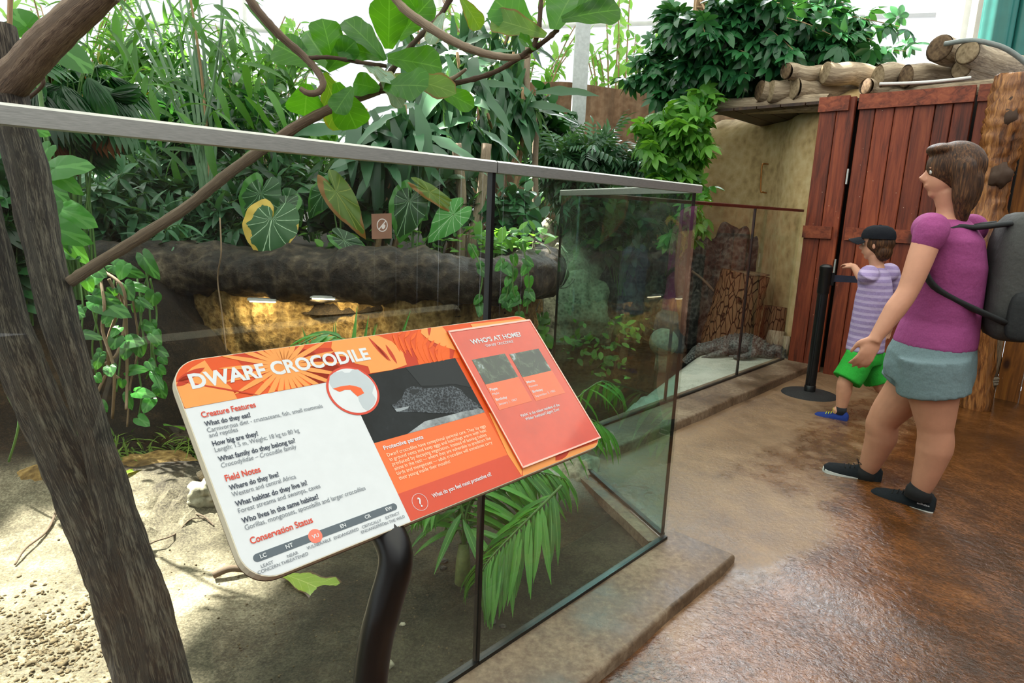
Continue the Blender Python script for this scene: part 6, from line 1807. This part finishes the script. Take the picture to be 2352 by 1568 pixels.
for i, sx in ((38, 1), (38, -1), (60, 1), (60, -1)):          # legs
    l = nz(np.cross(tan[i], ZZ)) * sx; f = -tan[i]
    s0 = Qs[i] + l * ws[i] * 0.8
    kz = gz(s0[0], s0[1])
    a_ = s0 + l * 0.07 + f * (-0.03) + ZZ * 0.0; b_ = a_ + l * 0.05 + f * 0.11; a_[2] = kz + 0.06; b_[2] = kz + 0.025
    cr.tube(spline(np.array([s0, a_, b_, b_ + f * 0.05 - ZZ * 0.008]), 5), np.interp(np.linspace(0, 3, 16), range(4), [0.05, 0.038, 0.024, 0.018]), 10)
    for t_ in (-1, 0, 1):
        cr.tube(np.array([b_ + f * 0.03, b_ + f * 0.09 + l * 0.025 * t_ - ZZ * 0.012]), [0.011, 0.005], 6)
t = MT('crocodile_hide')
(L_, k_, _z), _v = t.attr()
_a = t.vor(60); _b = t.noise(20, 4, .6)
_h = t.math('ADD', t.math('MULTIPLY', _a, .8), t.math('MULTIPLY', _b, .4))
M['hide'] = t.done(t.pbr(t.ramp(_h, [(.2, '#232322'), (.5, '#434442'), (.8, '#6a6c69')]), .5, 0, t.bump(_a, .6, .006)))
cr.build('body', M['hide'], cro, sharp=180)
sc_m = MB()
for i in range(34, len(Qs) - 6, 3):
    l = nz(np.cross(tan[i], ZZ)); u = np.cross(l, tan[i])
    for s in (-.45, -.15, .15, .45):
        if i > 66 and abs(s) > .2: continue
        c = Qs[i] + l * ws[i] * s + u * hs[i] * math.sqrt(1 - s * s) ** 0.8
        sc_m.add([c - tan[i] * .022 - u * .006, c + l * .010, c + tan[i] * .012 - u * .004, c - l * .010, c + u * .013 + tan[i] * .008], [(0, 1, 4), (1, 2, 4), (2, 3, 4), (3, 0, 4)])
sc_m.build('back_scutes', M['hide'], cro, smooth=False, kind='stuff')
je = MB()
for i in (2, 4, 6, 8, 10):
    l = nz(np.cross(tan[i], ZZ))
    for s in (1, -1):
        c = Qs[i] + l * ws[i] * .98 * s; je.tube(np.array([c, c - ZZ * .012]), [.004, .001], 5)
je.build('teeth', M['white'], cro, kind='stuff')
# lamps under the ledge
def strip(label, x0, p0, x1, p1, y, e):
    a, b = ony(x0, p0, y), ony(x1, p1, y)
    c = (a + b) / 2; ax = axes_from((b - a) * [1, 1, 0]); L = np.linalg.norm((b - a)[:2]) / 2
    r = thing('strip_light', label, 'lamp', c, 'strip lights under the ledge')
    mb = MB(); mb.box(c + ZZ * .012, (L + .01, .02, .008), ax); mb.build('housing', M['white'], r, smooth=False)
    t = MT('lit_strip'); em = t.n('ShaderNodeEmission'); em.inputs[0].default_value = hx('#fff0c8'); em.inputs[1].default_value = 9
    mb = MB(); mb.box(c, (L, .012, .005), ax); mb.build('diffuser', t.done(em.outputs[0]), r, smooth=False)
    ld = bpy.data.lights.new('strip_glow', 'AREA'); ld.shape = 'RECTANGLE'; ld.size = 2 * L; ld.size_y = .03; ld.energy = e; ld.color = (1, .82, .5)
    lo = bpy.data.objects.new('strip_glow', ld); COL.objects.link(lo); lo.parent = r
    lo.location = tuple(np.array([0, 0, -.012])); d = np.array([0, .55, -1.0]); lo.rotation_euler = Vector(d).to_track_quat('-Z', 'Y').to_euler()
strip('lit strip light under the ledge, left of the two white slits', 575, 694, 632, 690, 3.98, 2.5)
strip('lit strip light under the ledge, right of the two white slits', 718, 688, 768, 683, 3.95, 3.5)
strip('lit strip light under the ledge hidden above the bright tan rock near the seam', 960, 676, 1080, 664, 3.95, 6)
# ---------------------------------------------------------------- people
def fused(name, mb, mat, parent, voxel=0.008, smooth=4, fac=0.5):
    """one continuous skin grown over the overlapping pieces in mb"""
    me = mb.mesh('tmp', mat, wloc(parent), True)
    o = bpy.data.objects.new('tmp', me); COL.objects.link(o)
    m = o.modifiers.new('r', 'REMESH'); m.mode = 'VOXEL'; m.voxel_size = voxel; m.use_smooth_shade = True
    s = o.modifiers.new('s', 'SMOOTH'); s.factor = fac; s.iterations = smooth
    bpy.context.view_layer.update()
    me2 = bpy.data.meshes.new_from_object(o.evaluated_get(bpy.context.evaluated_depsgraph_get()))
    bpy.data.objects.remove(o); bpy.data.meshes.remove(me)
    me2.name = name
    me2.materials.clear(); me2.materials.append(mat)
    me2.polygons.foreach_set('use_smooth', [True] * len(me2.polygons))
    r = bpy.data.objects.new(name, me2); COL.objects.link(r); r.parent = parent
    return r
def limb(mb, pts, rr, seg=16, k=5, flat=None):
    P = np.array(pts, float); Q = spline(P, k)
    mb.tube(Q, np.interp(np.linspace(0, len(rr) - 1, len(Q)), range(len(rr)), rr), seg, flat=flat)
    for q, r in ((Q[0], rr[0]), (Q[-1], rr[-1])): mb.ball(q, r * .98, 14, 10)
def ring_loft(mb, rings, seg=28, cap=True):
    """rings: (centre, half front-back, half side, fwd, lat)"""
    G = np.array([[c + f * a * math.cos(2 * PI * k / seg) + l * b * math.sin(2 * PI * k / seg) for k in range(seg)] for c, a, b, f, l in rings])
    mb.grid(G, closed=True)
    if cap: mb.add(G[0], [tuple(range(seg))]); mb.add(G[-1], [tuple(range(seg - 1, -1, -1))])
def hand(mb, wrist, d, palm_n, size, curl, spread=0.12, thumb=1):
    """palm, four curled fingers and a thumb off the side of the palm"""
    d = nz(d); n_ = nz(palm_n - d * np.dot(palm_n, d)); s_ = np.cross(d, n_) * thumb
    L = size
    pc_ = wrist + d * L * 0.26
    ax = [d, s_, n_]
    mb.ball(pc_, (L * 0.27, L * 0.205, L * 0.085), 16, 10, 0, ax)
    mb.tube(np.array([wrist - d * L * .1, wrist + d * L * .12]), [L * .15, L * .16], 12, flat=None)
    for j, (off, ln) in enumerate(((0.155, 0.40), (0.055, 0.46), (-0.05, 0.42), (-0.145, 0.33))):
        p = wrist + d * L * 0.46 + s_ * L * off
        q = [p - d * L * .08, p]
        dd = nz(d + s_ * off * spread * 6)
        for seg_, fr in enumerate((0.42, 0.32, 0.26)):
            dd = nz(dd * math.cos(curl[seg_]) + n_ * math.sin(curl[seg_]))
            q.append(q[-1] + dd * L * ln * fr)
        mb.tube(spline(np.array(q), 3), np.interp(np.linspace(0, 1, 13), [0, .5, 1], [L * .052, L * .047, L * .036]), 9)
        mb.ball(q[-1], L * .036, 8, 6)
    p = wrist + d * L * 0.12 + s_ * L * 0.12
    q = [p, p + nz(d * .7 + s_ * .75 + n_ * .2) * L * .2, p + nz(d * .7 + s_ * .75 + n_ * .2) * L * .2 + nz(d + s_ * .15 + n_ * .45) * L * .17, p + nz(d * .7 + s_ * .75 + n_ * .2) * L * .2 + nz(d + s_ * .15 + n_ * .45) * L * .17 + nz(d + n_ * .6) * L * .12]
    mb.tube(spline(np.array(q), 3), np.interp(np.linspace(0, 1, 10), [0, .4, 1], [L * .085, L * .06, L * .042]), 9); mb.ball(q[-1], L * .042, 8, 6)
def head(mb, c, h, fw, lt, up):
    """head of height h about c: skull, jaw, nose, brow, ears, chin"""
    A = [fw, lt, up]
    mb.ball(c + up * h * .10 - fw * h * .03, (h * .42, h * .325, h * .40), 22, 16, 0, A)
    mb.ball(c - up * h * .12 + fw * h * .10, (h * .27, h * .25, h * .33), 20, 14, 0, A)
    mb.ball(c - up * h * .38 + fw * h * .20, (h * .10, h * .12, h * .09), 12, 10, 0, A)
    mb.tube(spline(np.array([c + up * h * .06 + fw * h * .345, c - up * h * .05 + fw * h * .40, c - up * h * .125 + fw * h * .455]), 4), np.linspace(h * .035, h * .06, 9), 10)
    mb.ball(c - up * h * .14 + fw * h * .40, (h * .06, h * .085, h * .04), 10, 8, 0, A)
    mb.ball(c + up * h * .09 + fw * h * .33, (h * .06, h * .22, h * .035), 14, 8, 0, A)
    mb.ball(c - up * h * .235 + fw * h * .355, (h * .035, h * .10, h * .022), 12, 8, 0, A)
    mb.ball(c - up * h * .275 + fw * h * .345, (h * .035, h * .085, h * .024), 12, 8, 0, A)
    for s in (1, -1):
        mb.ball(c - up * h * .02 - fw * h * .03 + lt * s * h * .33, (h * .06, h * .035, h * .115), 12, 10, 0, A)
def face_parts(parent, c, h, fw, lt, up, iris='#4a3a2a'):
    for s in (1, -1):
        e = MB(); p = c + up * h * .015 + fw * h * .305 + lt * s * h * .135
        e.ball(p, h * .052, 12, 8); o = e.build('eye', M['white'], parent, sharp=180)
        e = MB(); e.ball(p + fw * h * .03, h * .028, 10, 8); e.build('iris', plain('iris', iris, .2), o, sharp=180)
def skinmat(name, col):
    t = MT(name)
    a = t.noise(18, 3); 
    c = hx(col); col_ = t.ramp(a, [(.3, tuple(v * .93 for v in c[:3]) + (1,)), (.7, tuple(min(1, v * 1.05) for v in c[:3]) + (1,))])
    p = t.n('ShaderNodeBsdfPrincipled'); t.ln(col_, p.inputs['Base Color']); p.inputs['Roughness'].default_value = .5
    p.inputs['Subsurface Weight'].default_value = 0.0; p.inputs['Specular IOR Level'].default_value = .35
    return t.done(p.outputs[0])
def cloth(name, col, stripes=None, scale=60, col2=None):
    t = MT(name)
    w = t.noise(7, 4, .6); f = t.noise(180, 2)
    base = hx(col)
    cc = t.ramp(f, [(.3, tuple(v * .88 for v in base[:3]) + (1,)), (.7, tuple(min(1, v * 1.08) for v in base[:3]) + (1,))])
    if stripes:
        tc = t.n('ShaderNodeTexCoord'); sx = t.n('ShaderNodeSeparateXYZ'); t.ln(tc.outputs['Object'], sx.inputs[0])
        m = t.math('LESS_THAN', t.math('FRACT', t.math('MULTIPLY', sx.outputs[2], stripes)), .45)
        cc = t.mix(m, cc, col2)
    return t.done(t.pbr(cc, .85, 0, t.bump(w, .5, .03), .2))
SK = skinmat('skin_woman', '#c68f74'); SKB = skinmat('skin_boy', '#d29c80')
t = MT('brown_hair')
_n = t.noise(9, 5, .65, t.pos((14, 14, 1.6)), .5)
M['hair'] = t.done(t.pbr(t.ramp(_n, [(.35, '#1f120a'), (.5, '#472d1b'), (.66, '#6d4a2c')]), .5, 0, t.bump(_n, .6, .01), .3))

def shoe(parent, heel, toe, up, lat, wd, mats, hh=0.075, nm='shoe'):
    """low trainer: sole, upper, laces"""
    f = nz(toe - heel); L = np.linalg.norm(toe - heel); u = nz(up - f * np.dot(up, f)); l = np.cross(u, f)
    prof = [(0, .30), (.06, .40), (.25, .42), (.45, .40), (.68, .50), (.85, .47), (.95, .36), (.985, .22), (1.0, .08)]
    n = 44
    def outline(sc):
        xs_ = np.concatenate([np.linspace(0, 1, n // 2), np.linspace(1, 0, n // 2)])
        ys_ = np.interp(xs_, [p[0] for p in prof], [p[1] for p in prof]) * np.concatenate([np.ones(n // 2), -np.ones(n // 2)])
        return [(x * L * 1.0, y * wd * sc) for x, y in zip(xs_, ys_)]
    r = thing('tmp', 'x', 'x') if False else None
    mb = MB(); mb.prism(outline(1.03), heel, f, l, u, 0, .030)
    so_ = mb.build('sole', mats[1], parent, sharp=50)
    rings = []
    for x, hgt in ((0.0, .72), (.06, .95), (.22, 1.0), (.36, .86), (.5, .66), (.66, .58), (.8, .52), (.92, .44), (.985, .26)):
        w_ = np.interp(x, [p[0] for p in prof], [p[1] for p in prof]) * wd * .97
        rings.append([heel + f * x * L + l * w_ * math.cos(a) * (1 if math.sin(a) < .5 else .95) + u * (.02 + hh * hgt * max(0, math.sin(a)) ** .8) for a in np.linspace(-0.05, PI + .05, 16)])
    mb = MB(); G = np.array(rings); mb.grid(G, closed=True); mb.add(G[0], [tuple(range(15, -1, -1))]); mb.add(G[-1], [tuple(range(16))])
    up_ = mb.build('upper', mats[0], parent, sharp=60)
    mb = MB()
    for k in range(4):
        x = .42 + .075 * k
        z_ = np.interp(x, [.36, .5, .66, .8], [.86, .66, .52, .44]) * hh + .024
        mb.tube(np.array([heel + f * x * L + l * .30 * wd + u * (z_ - .006), heel + f * x * L + u * (z_ + .003), heel + f * x * L - l * .30 * wd + u * (z_ - .006)]), .0025, 6)
    b0 = heel + f * .42 * L + u * (.66 * hh + .034)
    mb.tube(spline(np.array([b0, b0 + l * .02 + u * .018 + f * .01, b0 + l * .035 + u * .012 - f * .005, b0 + l * .012]), 4), .0018, 5)
    mb.tube(spline(np.array([b0, b0 - l * .02 + u * .016 + f * .012, b0 - l * .034 + u * .008, b0 - l * .012]), 4), .0018, 5)
    mb.build('laces', mats[2], up_, sharp=180)
    return up_, f, l, u

# ---- woman
wb = onz(2100, 1160, -0.045)
wo = thing('person', 'woman in a purple tee and grey-blue shorts striding left past the gate', 'person', (wb[0], wb[1], -0.045))
FW = nz(np.array([-0.93, 0.37, 0])); LT = np.array([-FW[1], FW[0], 0])       # LT: her left, towards the viewer
J = lambda px, py, y: ony(px, py, y)
pel = J(2138, 812, 2.84); wst = J(2160, 735, 2.84); che = J(2172, 610, 2.84); nck = J(2186, 490, 2.85)
shL = J(2140, 528, 2.70); elL = J(2085, 668, 2.66); wrL = J(2012, 775, 2.64)
shR = che * 0 + J(2222, 528, 3.0); elR = J(2205, 660, 3.04); wrR = J(2135, 760, 3.06)
hpL = J(2140, 838, 2.75); knL = J(2148, 985, 2.74); anL = J(2116, 1122, 2.765)
hpR = J(2135, 836, 2.93); knR = J(2028, 965, 3.02); anR = J(1992, 1080, 3.08)
hc_ = J(2180, 398, 2.86)
mb = MB()
tor = [(pel - ZZ * .06, .125, .155), (pel, .145, .178), (pel * .5 + wst * .5, .14, .168), (wst, .128, .152), (wst * .5 + che * .5, .132, .155), (che, .135, .165), (che + (nck - che) * .55, .105, .16), (che + (nck - che) * .85, .065, .09), (nck, .052, .056)]
ring_loft(mb, [(c, a, b, FW, LT) for c, a, b in tor])
mb.tube(np.array([nck - ZZ * .03, nck + FW * .01 + ZZ * .03, hc_ - ZZ * .07]), [.058, .052, .053], 16)
head(mb, hc_, .225, FW, LT, ZZ)
limb(mb, [shL - LT * .02, shL * .5 + elL * .5, elL, elL * .6 + wrL * .4, wrL], [.056, .05, .041, .042, .026])
limb(mb, [shR + LT * .02, shR * .5 + elR * .5, elR, elR * .6 + wrR * .4, wrR], [.056, .05, .041, .042, .026])
for s_, l_ in ((shL, 1), (shR, -1)): mb.ball(s_, .06, 16, 12)
limb(mb, [hpL, hpL * .5 + knL * .5, knL, knL * .68 + anL * .32 - FW * .014, anL], [.108, .098, .07, .073, .042], 20)
limb(mb, [hpR, hpR * .5 + knR * .5, knR, knR * .68 + anR * .32 - FW * .014, anR], [.108, .098, .07, .072, .042], 20)
hand(mb, wrL, nz(wrL - elL) + np.array([-.05, 0, -.5]), -LT * -1.0 * -1 + FW * .2, .178, (.35, .5, .4), thumb=-1)
hand(mb, wrR, nz(wrR - elR) + np.array([0, 0, -.4]), LT, .178, (.35, .5, .4), thumb=1)
for (a, dtoe) in ((anL, None), (anR, None)): mb.ball(a - ZZ * .02 + FW * .008, (.042, .038, .042), 12, 8)
fused('body', mb, SK, wo, 0.0065, 5)
face_parts(wo, hc_, .225, FW, LT, ZZ)
# tee
PURP = cloth('purple_jersey', '#96487c')
mb = MB()
tt = [(wst + (pel - wst) * .75, .162, .193), (wst + (pel - wst) * .35, .156, .186), (wst, .147, .172), (wst * .5 + che * .5, .150, .174), (che, .152, .184), (che + (nck - che) * .5, .128, .182), (che + (nck - che) * .78, .088, .135), (che + (nck - che) * .9, .062, .075)]
ring_loft(mb, [(c, a, b, FW, LT) for c, a, b in tt])
for s_, e_, l_ in ((shL, elL, 1), (shR, elR, -1)):
    limb(mb, [s_ - LT * l_ * .06 + ZZ * .005, s_, s_ + (e_ - s_) * .16], [.068, .066, .061])
fused('tee', mb, PURP, wo, 0.008, 5)
# shorts
mb = MB()
ring_loft(mb, [(wst + (pel - wst) * .45, .150, .178, FW, LT), (pel, .172, .204, FW, LT), (pel - ZZ * .07, .178, .215, FW, LT), (pel - ZZ * .12, .172, .212, FW, LT)])
mb.tube(np.array([hpL + ZZ * .04, hpL + (knL - hpL) * .22, hpL + (knL - hpL) * .42]), [.14, .142, .142], 24)
mb.tube(np.array([hpR + ZZ * .04, hpR + (knR - hpR) * .22, hpR + (knR - hpR) * .42]), [.14, .142, .142], 24)
sh_ = fused('shorts', mb, cloth('grey_blue_denim', '#71868a'), wo, 0.008, 4)
# hair
mb = MB()
mb.ball(hc_ + ZZ * .03 - FW * .022, (.112, .09, .105), 24, 16, 0, [FW, LT, ZZ])
mb.ball(hc_ - ZZ * .05 - FW * .065, (.065, .088, .13), 20, 14, 0, [FW, LT, ZZ])
for s in (1, -1, 0):
    limb(mb, [hc_ + ZZ * .02 + LT * s * .075 - FW * .035, hc_ - ZZ * .10 + LT * s * .078 - FW * .05, hc_ - ZZ * .19 + LT * s * .07 - FW * .06], [.045, .042, .022])
mb.ball(hc_ + ZZ * .095 + FW * .04, (.06, .075, .03), 16, 10, 0, [FW, LT, ZZ])
fused('hair', mb, M['hair'], wo, 0.006, 3)
# shoes
SHB = cloth('shoe_black', '#1c2024'); SOLE = plain('sole_white', '#cfd3d0', .6); LACE = plain('lace_dark', '#15120f', .8)
hl, to = onz(2132, 1178, -0.045), onz(2044, 1137, -0.045)
hl = anL * [1, 1, 0] + [0, 0, -0.043] - FW * .065; fd = nz(np.array([-0.75, 0.66, 0])); to = hl + fd * .265 + ZZ * .0
u1, f1, l1, k1 = shoe(wo, hl, to, ZZ, None, .104, (SHB, SOLE, LACE), .088)
o_t = hl + f1 * .012 + l1 * -.0; 
side_o = hl + l1 * (.098 * .39) + f1 * .105 + k1 * .062
lettering('shoe_lettering', [('adidas', (0, 0), .05, .0085, .02, 0)], 'white', 0.0012, u1, hl + l1 * (.0395) + f1 * .066 + k1 * .052, -f1, k1, l1)
hl2 = anR - FW * .06 - ZZ * .075; to2 = hl2 + nz(FW + ZZ * .10) * .265
shoe(wo, hl2, to2, nz(ZZ - FW * .1), None, .104, (SHB, SOLE, LACE), .088)
for a in (anL, anR):
    mb = MB(); mb.tube(np.array([a - ZZ * .045 + FW * .008, a - ZZ * .012 + FW * .006, a + ZZ * .004]), [.056, .054, .049], 18); mb.build('sock', plain('sock_black', '#141416', .9), wo, sharp=180)
# backpack, carried on her back
bpc = J(2292, 622, 2.90)
bk = thing('backpack', 'grey backpack carried on the back of the woman in the purple tee', 'bag', bpc - ZZ * .28)
BG = cloth('grey_nylon', '#4c4d4b'); BG2 = cloth('dark_nylon', '#303233')
bx_ = che - FW * .27 - ZZ * .03
mb = MB()
def rbox(mb, c, half, A, e=4):
    seg, rows = 28, 14
    G = []
    for j in range(rows + 1):
        ph = -PI / 2 + PI * j / rows
        ring = []
        for k in range(seg):
            th = 2 * PI * k / seg
            v = np.array([math.cos(ph) * math.cos(th), math.cos(ph) * math.sin(th), math.sin(ph)])
            s = (np.sum(np.abs(v) ** e)) ** (-1 / e)
            v = v * s
            ring.append(c + A[0] * v[0] * half[0] + A[1] * v[1] * half[1] + A[2] * v[2] * half[2])
        G.append(ring)
    mb.grid(np.array(G), closed=True)
BA = [FW, LT, ZZ]
rbox(mb, bx_, (.115, .155, .27), BA); mb.build('main_pack', BG, bk, sharp=180)
mb = MB(); rbox(mb, bx_ - FW * .12 - ZZ * .08, (.05, .12, .15), BA); mb.build('front_pocket', BG2, bk, sharp=180)
mb = MB(); rbox(mb, bx_ - FW * .115 + ZZ * .15, (.04, .11, .07), BA); mb.build('top_pocket', BG, bk, sharp=180)
mb = MB(); rbox(mb, bx_ + LT * .155 - ZZ * .15, (.06, .03, .10), BA); mb.build('side_pocket', BG2, bk, sharp=180)
mb = MB(); mb.tube(spline(np.array([bx_ + ZZ * .26 + LT * .05, bx_ + ZZ * .31, bx_ + ZZ * .26 - LT * .05]), 5), .009, 8); mb.build('grab_handle', BG2, bk, sharp=180)
for s, sh in ((1, shL), (-1, shR)):
    mb = MB()
    q = [bx_ + ZZ * .22 + LT * s * .09 + FW * .09, nck - ZZ * .055 + LT * s * .115 - FW * .07, nck - ZZ * .058 + LT * s * .118 + FW * .0, nck - ZZ * .10 + LT * s * .12 + FW * .075, che + ZZ * .02 + LT * s * .128 + FW * .108, che * .6 + wst * .4 + LT * s * .160 + FW * .05, bx_ - ZZ * .18 + LT * s * .15 + FW * .06]
    mb.tube(spline(np.array(q), 7), .026, 10, flat=.45); mb.build('shoulder_strap', BG2, bk, sharp=180)
mb = MB()
for z_ in (.06, .1): mb.tube(spline(np.array([bx_ + LT * .12 - FW * .09 + ZZ * z_, bx_ - FW * .118 + ZZ * (z_ + .01), bx_ - LT * .12 - FW * .09 + ZZ * z_]), 5), .004, 6)
mb.build('zip', M['white'], bk, sharp=180)

# ---- boy
bb = onz(1930, 965, -0.045)
bo = thing('person', 'boy in a black cap and lavender tee touching the top of the black stanchion', 'person', (bb[0], bb[1], -0.045))
BF = nz(np.array([-0.74, 0.67, 0])); BL = np.array([-BF[1], BF[0], 0])
pel = J(1985, 812, 4.13); wst = J(1992, 765, 4.13); che = J(2008, 680, 4.13); nck = J(2016, 608, 4.13)
shL = J(1994, 632, 4.06); elL = J(1990, 655, 4.22); wrL = J(1962, 613, 4.36)
shR = J(2044, 628, 4.22); elR = J(2060, 690, 4.26); wrR = J(2044, 745, 4.32)
hpL = J(1975, 828, 4.08); knL = J(1942, 876, 4.06); anL = J(1932, 938, 4.07)
hpR = J(2000, 826, 4.19); knR = J(2020, 880, 4.16); anR = J(2066, 928, 4.12)
hc_ = J(2012, 562, 4.13)
mb = MB()
tor = [(pel - ZZ * .03, .085, .10), (pel, .095, .112), (wst, .085, .10), (wst * .5 + che * .5, .088, .105), (che, .088, .115), (che + (nck - che) * .55, .07, .11), (che + (nck - che) * .85, .045, .06), (nck, .038, .04)]
ring_loft(mb, [(c, a, b, BF, BL) for c, a, b in tor])
mb.tube(np.array([nck - ZZ * .02, hc_ - ZZ * .06]), [.042, .04], 14)
head(mb, hc_, .20, BF, BL, ZZ)
limb(mb, [shL, shL * .5 + elL * .5, elL, elL * .5 + wrL * .5, wrL], [.040, .035, .030, .029, .020])
limb(mb, [shR, shR * .5 + elR * .5, elR, elR * .5 + wrR * .5, wrR], [.040, .035, .030, .029, .020])
limb(mb, [hpL, hpL * .5 + knL * .5, knL, knL * .65 + anL * .35, anL], [.072, .064, .047, .048, .030], 18)
limb(mb, [hpR, hpR * .5 + knR * .5, knR, knR * .65 + anR * .35, anR], [.072, .064, .047, .048, .030], 18)
tgt = np.array([sb[0], sb[1], 0.955]) + np.array([-.0, -.04, .03])
hand(mb, wrL, nz(tgt - wrL) + np.array([0, 0, .15]), np.array([0.2, .3, -1.0]), .135, (.25, .4, .35), thumb=1)
hand(mb, wrR, nz(wrR - elR), BL, .13, (.3, .4, .3), thumb=1)
for a in (anL, anR): mb.ball(a - ZZ * .02 + BF * .015, (.038, .03, .035), 12, 8)
fused('body', mb, SKB, bo, 0.005, 4)
face_parts(bo, hc_, .20, BF, BL, ZZ)
mb = MB()
tt = [(pel + ZZ * .02, .112, .13), (wst, .106, .122), (che, .106, .134), (che + (nck - che) * .5, .088, .132), (che + (nck - che) * .8, .062, .092), (che + (nck - che) * .92, .046, .055)]
ring_loft(mb, [(c, a, b, BF, BL) for c, a, b in tt])
for s_, e_, l_ in ((shL, elL, 1), (shR, elR, -1)): limb(mb, [s_ - BL * l_ * .03, s_, s_ + (e_ - s_) * 1.0], [.060, .060, .052])
fused('tee', mb, cloth('lavender_jersey', '#9d8bb8', 26, 60, '#b9a9cc'), bo, 0.007, 4)
mb = MB()
ring_loft(mb, [(wst + (pel - wst) * .6, .104, .12, BF, BL), (pel - ZZ * .03, .11, .13, BF, BL), (pel - ZZ * .06, .108, .13, BF, BL)])
mb.tube(np.array([hpL + ZZ * .03, hpL + (knL - hpL) * .5, hpL + (knL - hpL) * .95]), [.09, .093, .092], 20)
mb.tube(np.array([hpR + ZZ * .03, hpR + (knR - hpR) * .5, hpR + (knR - hpR) * .95]), [.09, .093, .092], 20)
fused('shorts', mb, cloth('green_shorts', '#2fa53a'), bo, 0.007, 4)
mb = MB(); mb.ball(hc_ + ZZ * .015 - BF * .02, (.088, .074, .08), 20, 14, 0, [BF, BL, ZZ]); mb.ball(hc_ - ZZ * .04 - BF * .05, (.05, .066, .06), 16, 12, 0, [BF, BL, ZZ])
fused('hair', mb, M['hair'], bo, 0.006, 3)
CAPM = cloth('black_cap', '#15181f')
mb = MB()
prof = [(1.0, 0.0), (1.0, .25), (.93, .55), (.72, .83), (.4, .97), (.08, 1.0), (.08, 1.03), (.0005, 1.04)]
G = np.array([[hc_ + ZZ * (.038 + .085 * z_) - BF * .008 + BF * r * .098 * math.cos(a) + BL * r * .086 * math.sin(a) for a in np.linspace(0, 2 * PI, 28, endpoint=False)] for r, z_ in prof])
mb.grid(G, closed=True); mb.add(G[0], [tuple(range(27, -1, -1))])
cp_ = mb.build('cap', CAPM, bo, sharp=60)
mb = MB()
G = []
for j, f in enumerate(np.linspace(0, 1, 8)):
    G.append([hc_ + ZZ * (.044 + .004 - .02 * f - .03 * (s * s)) + BF * (.085 * math.sqrt(max(1 - (s * .86) ** 2, 0)) + .078 * f * math.sqrt(max(1 - s * s * .75, 0))) + BL * s * .076 for s in np.linspace(-1, 1, 14)])
G = np.array(G)
mb.grid(G); mb.grid((G - ZZ * .003)[:, ::-1])
mb.build('brim', CAPM, cp_, sharp=60)
SBL = cloth('shoe_blue', '#24397f'); SOR = plain('sole_orange', '#d8502a', .6); LY = plain('lace_yellow', '#c9d23a', .7)
hl = anL * [1, 1, 0] + [0, 0, -.044] - BF * .05; to = hl + nz(np.array([-.80, .60, 0])) * .205
shoe(bo, hl, to, ZZ, None, .088, (SBL, SOR, LY), .072)
hl2 = anR * [1, 1, 0] + [0, 0, -.02] - BF * .05 ; hl2[2] = anR[2] - .062; to2 = hl2 + nz(BF * 1.0 - ZZ * .12) * .205
shoe(bo, hl2, to2, nz(ZZ + BF * .1), None, .088, (SBL, SOR, LY), .072)
for a, pr in ((anL, bo), (anR, bo)):
    mb = MB(); mb.tube(np.array([a - ZZ * .035, a + ZZ * .012]), [.036, .034], 14); mb.build('sock', plain('sock_dark', '#22252c', .9), bo, sharp=180)
mb = MB()
# ---------------------------------------------------------------- end
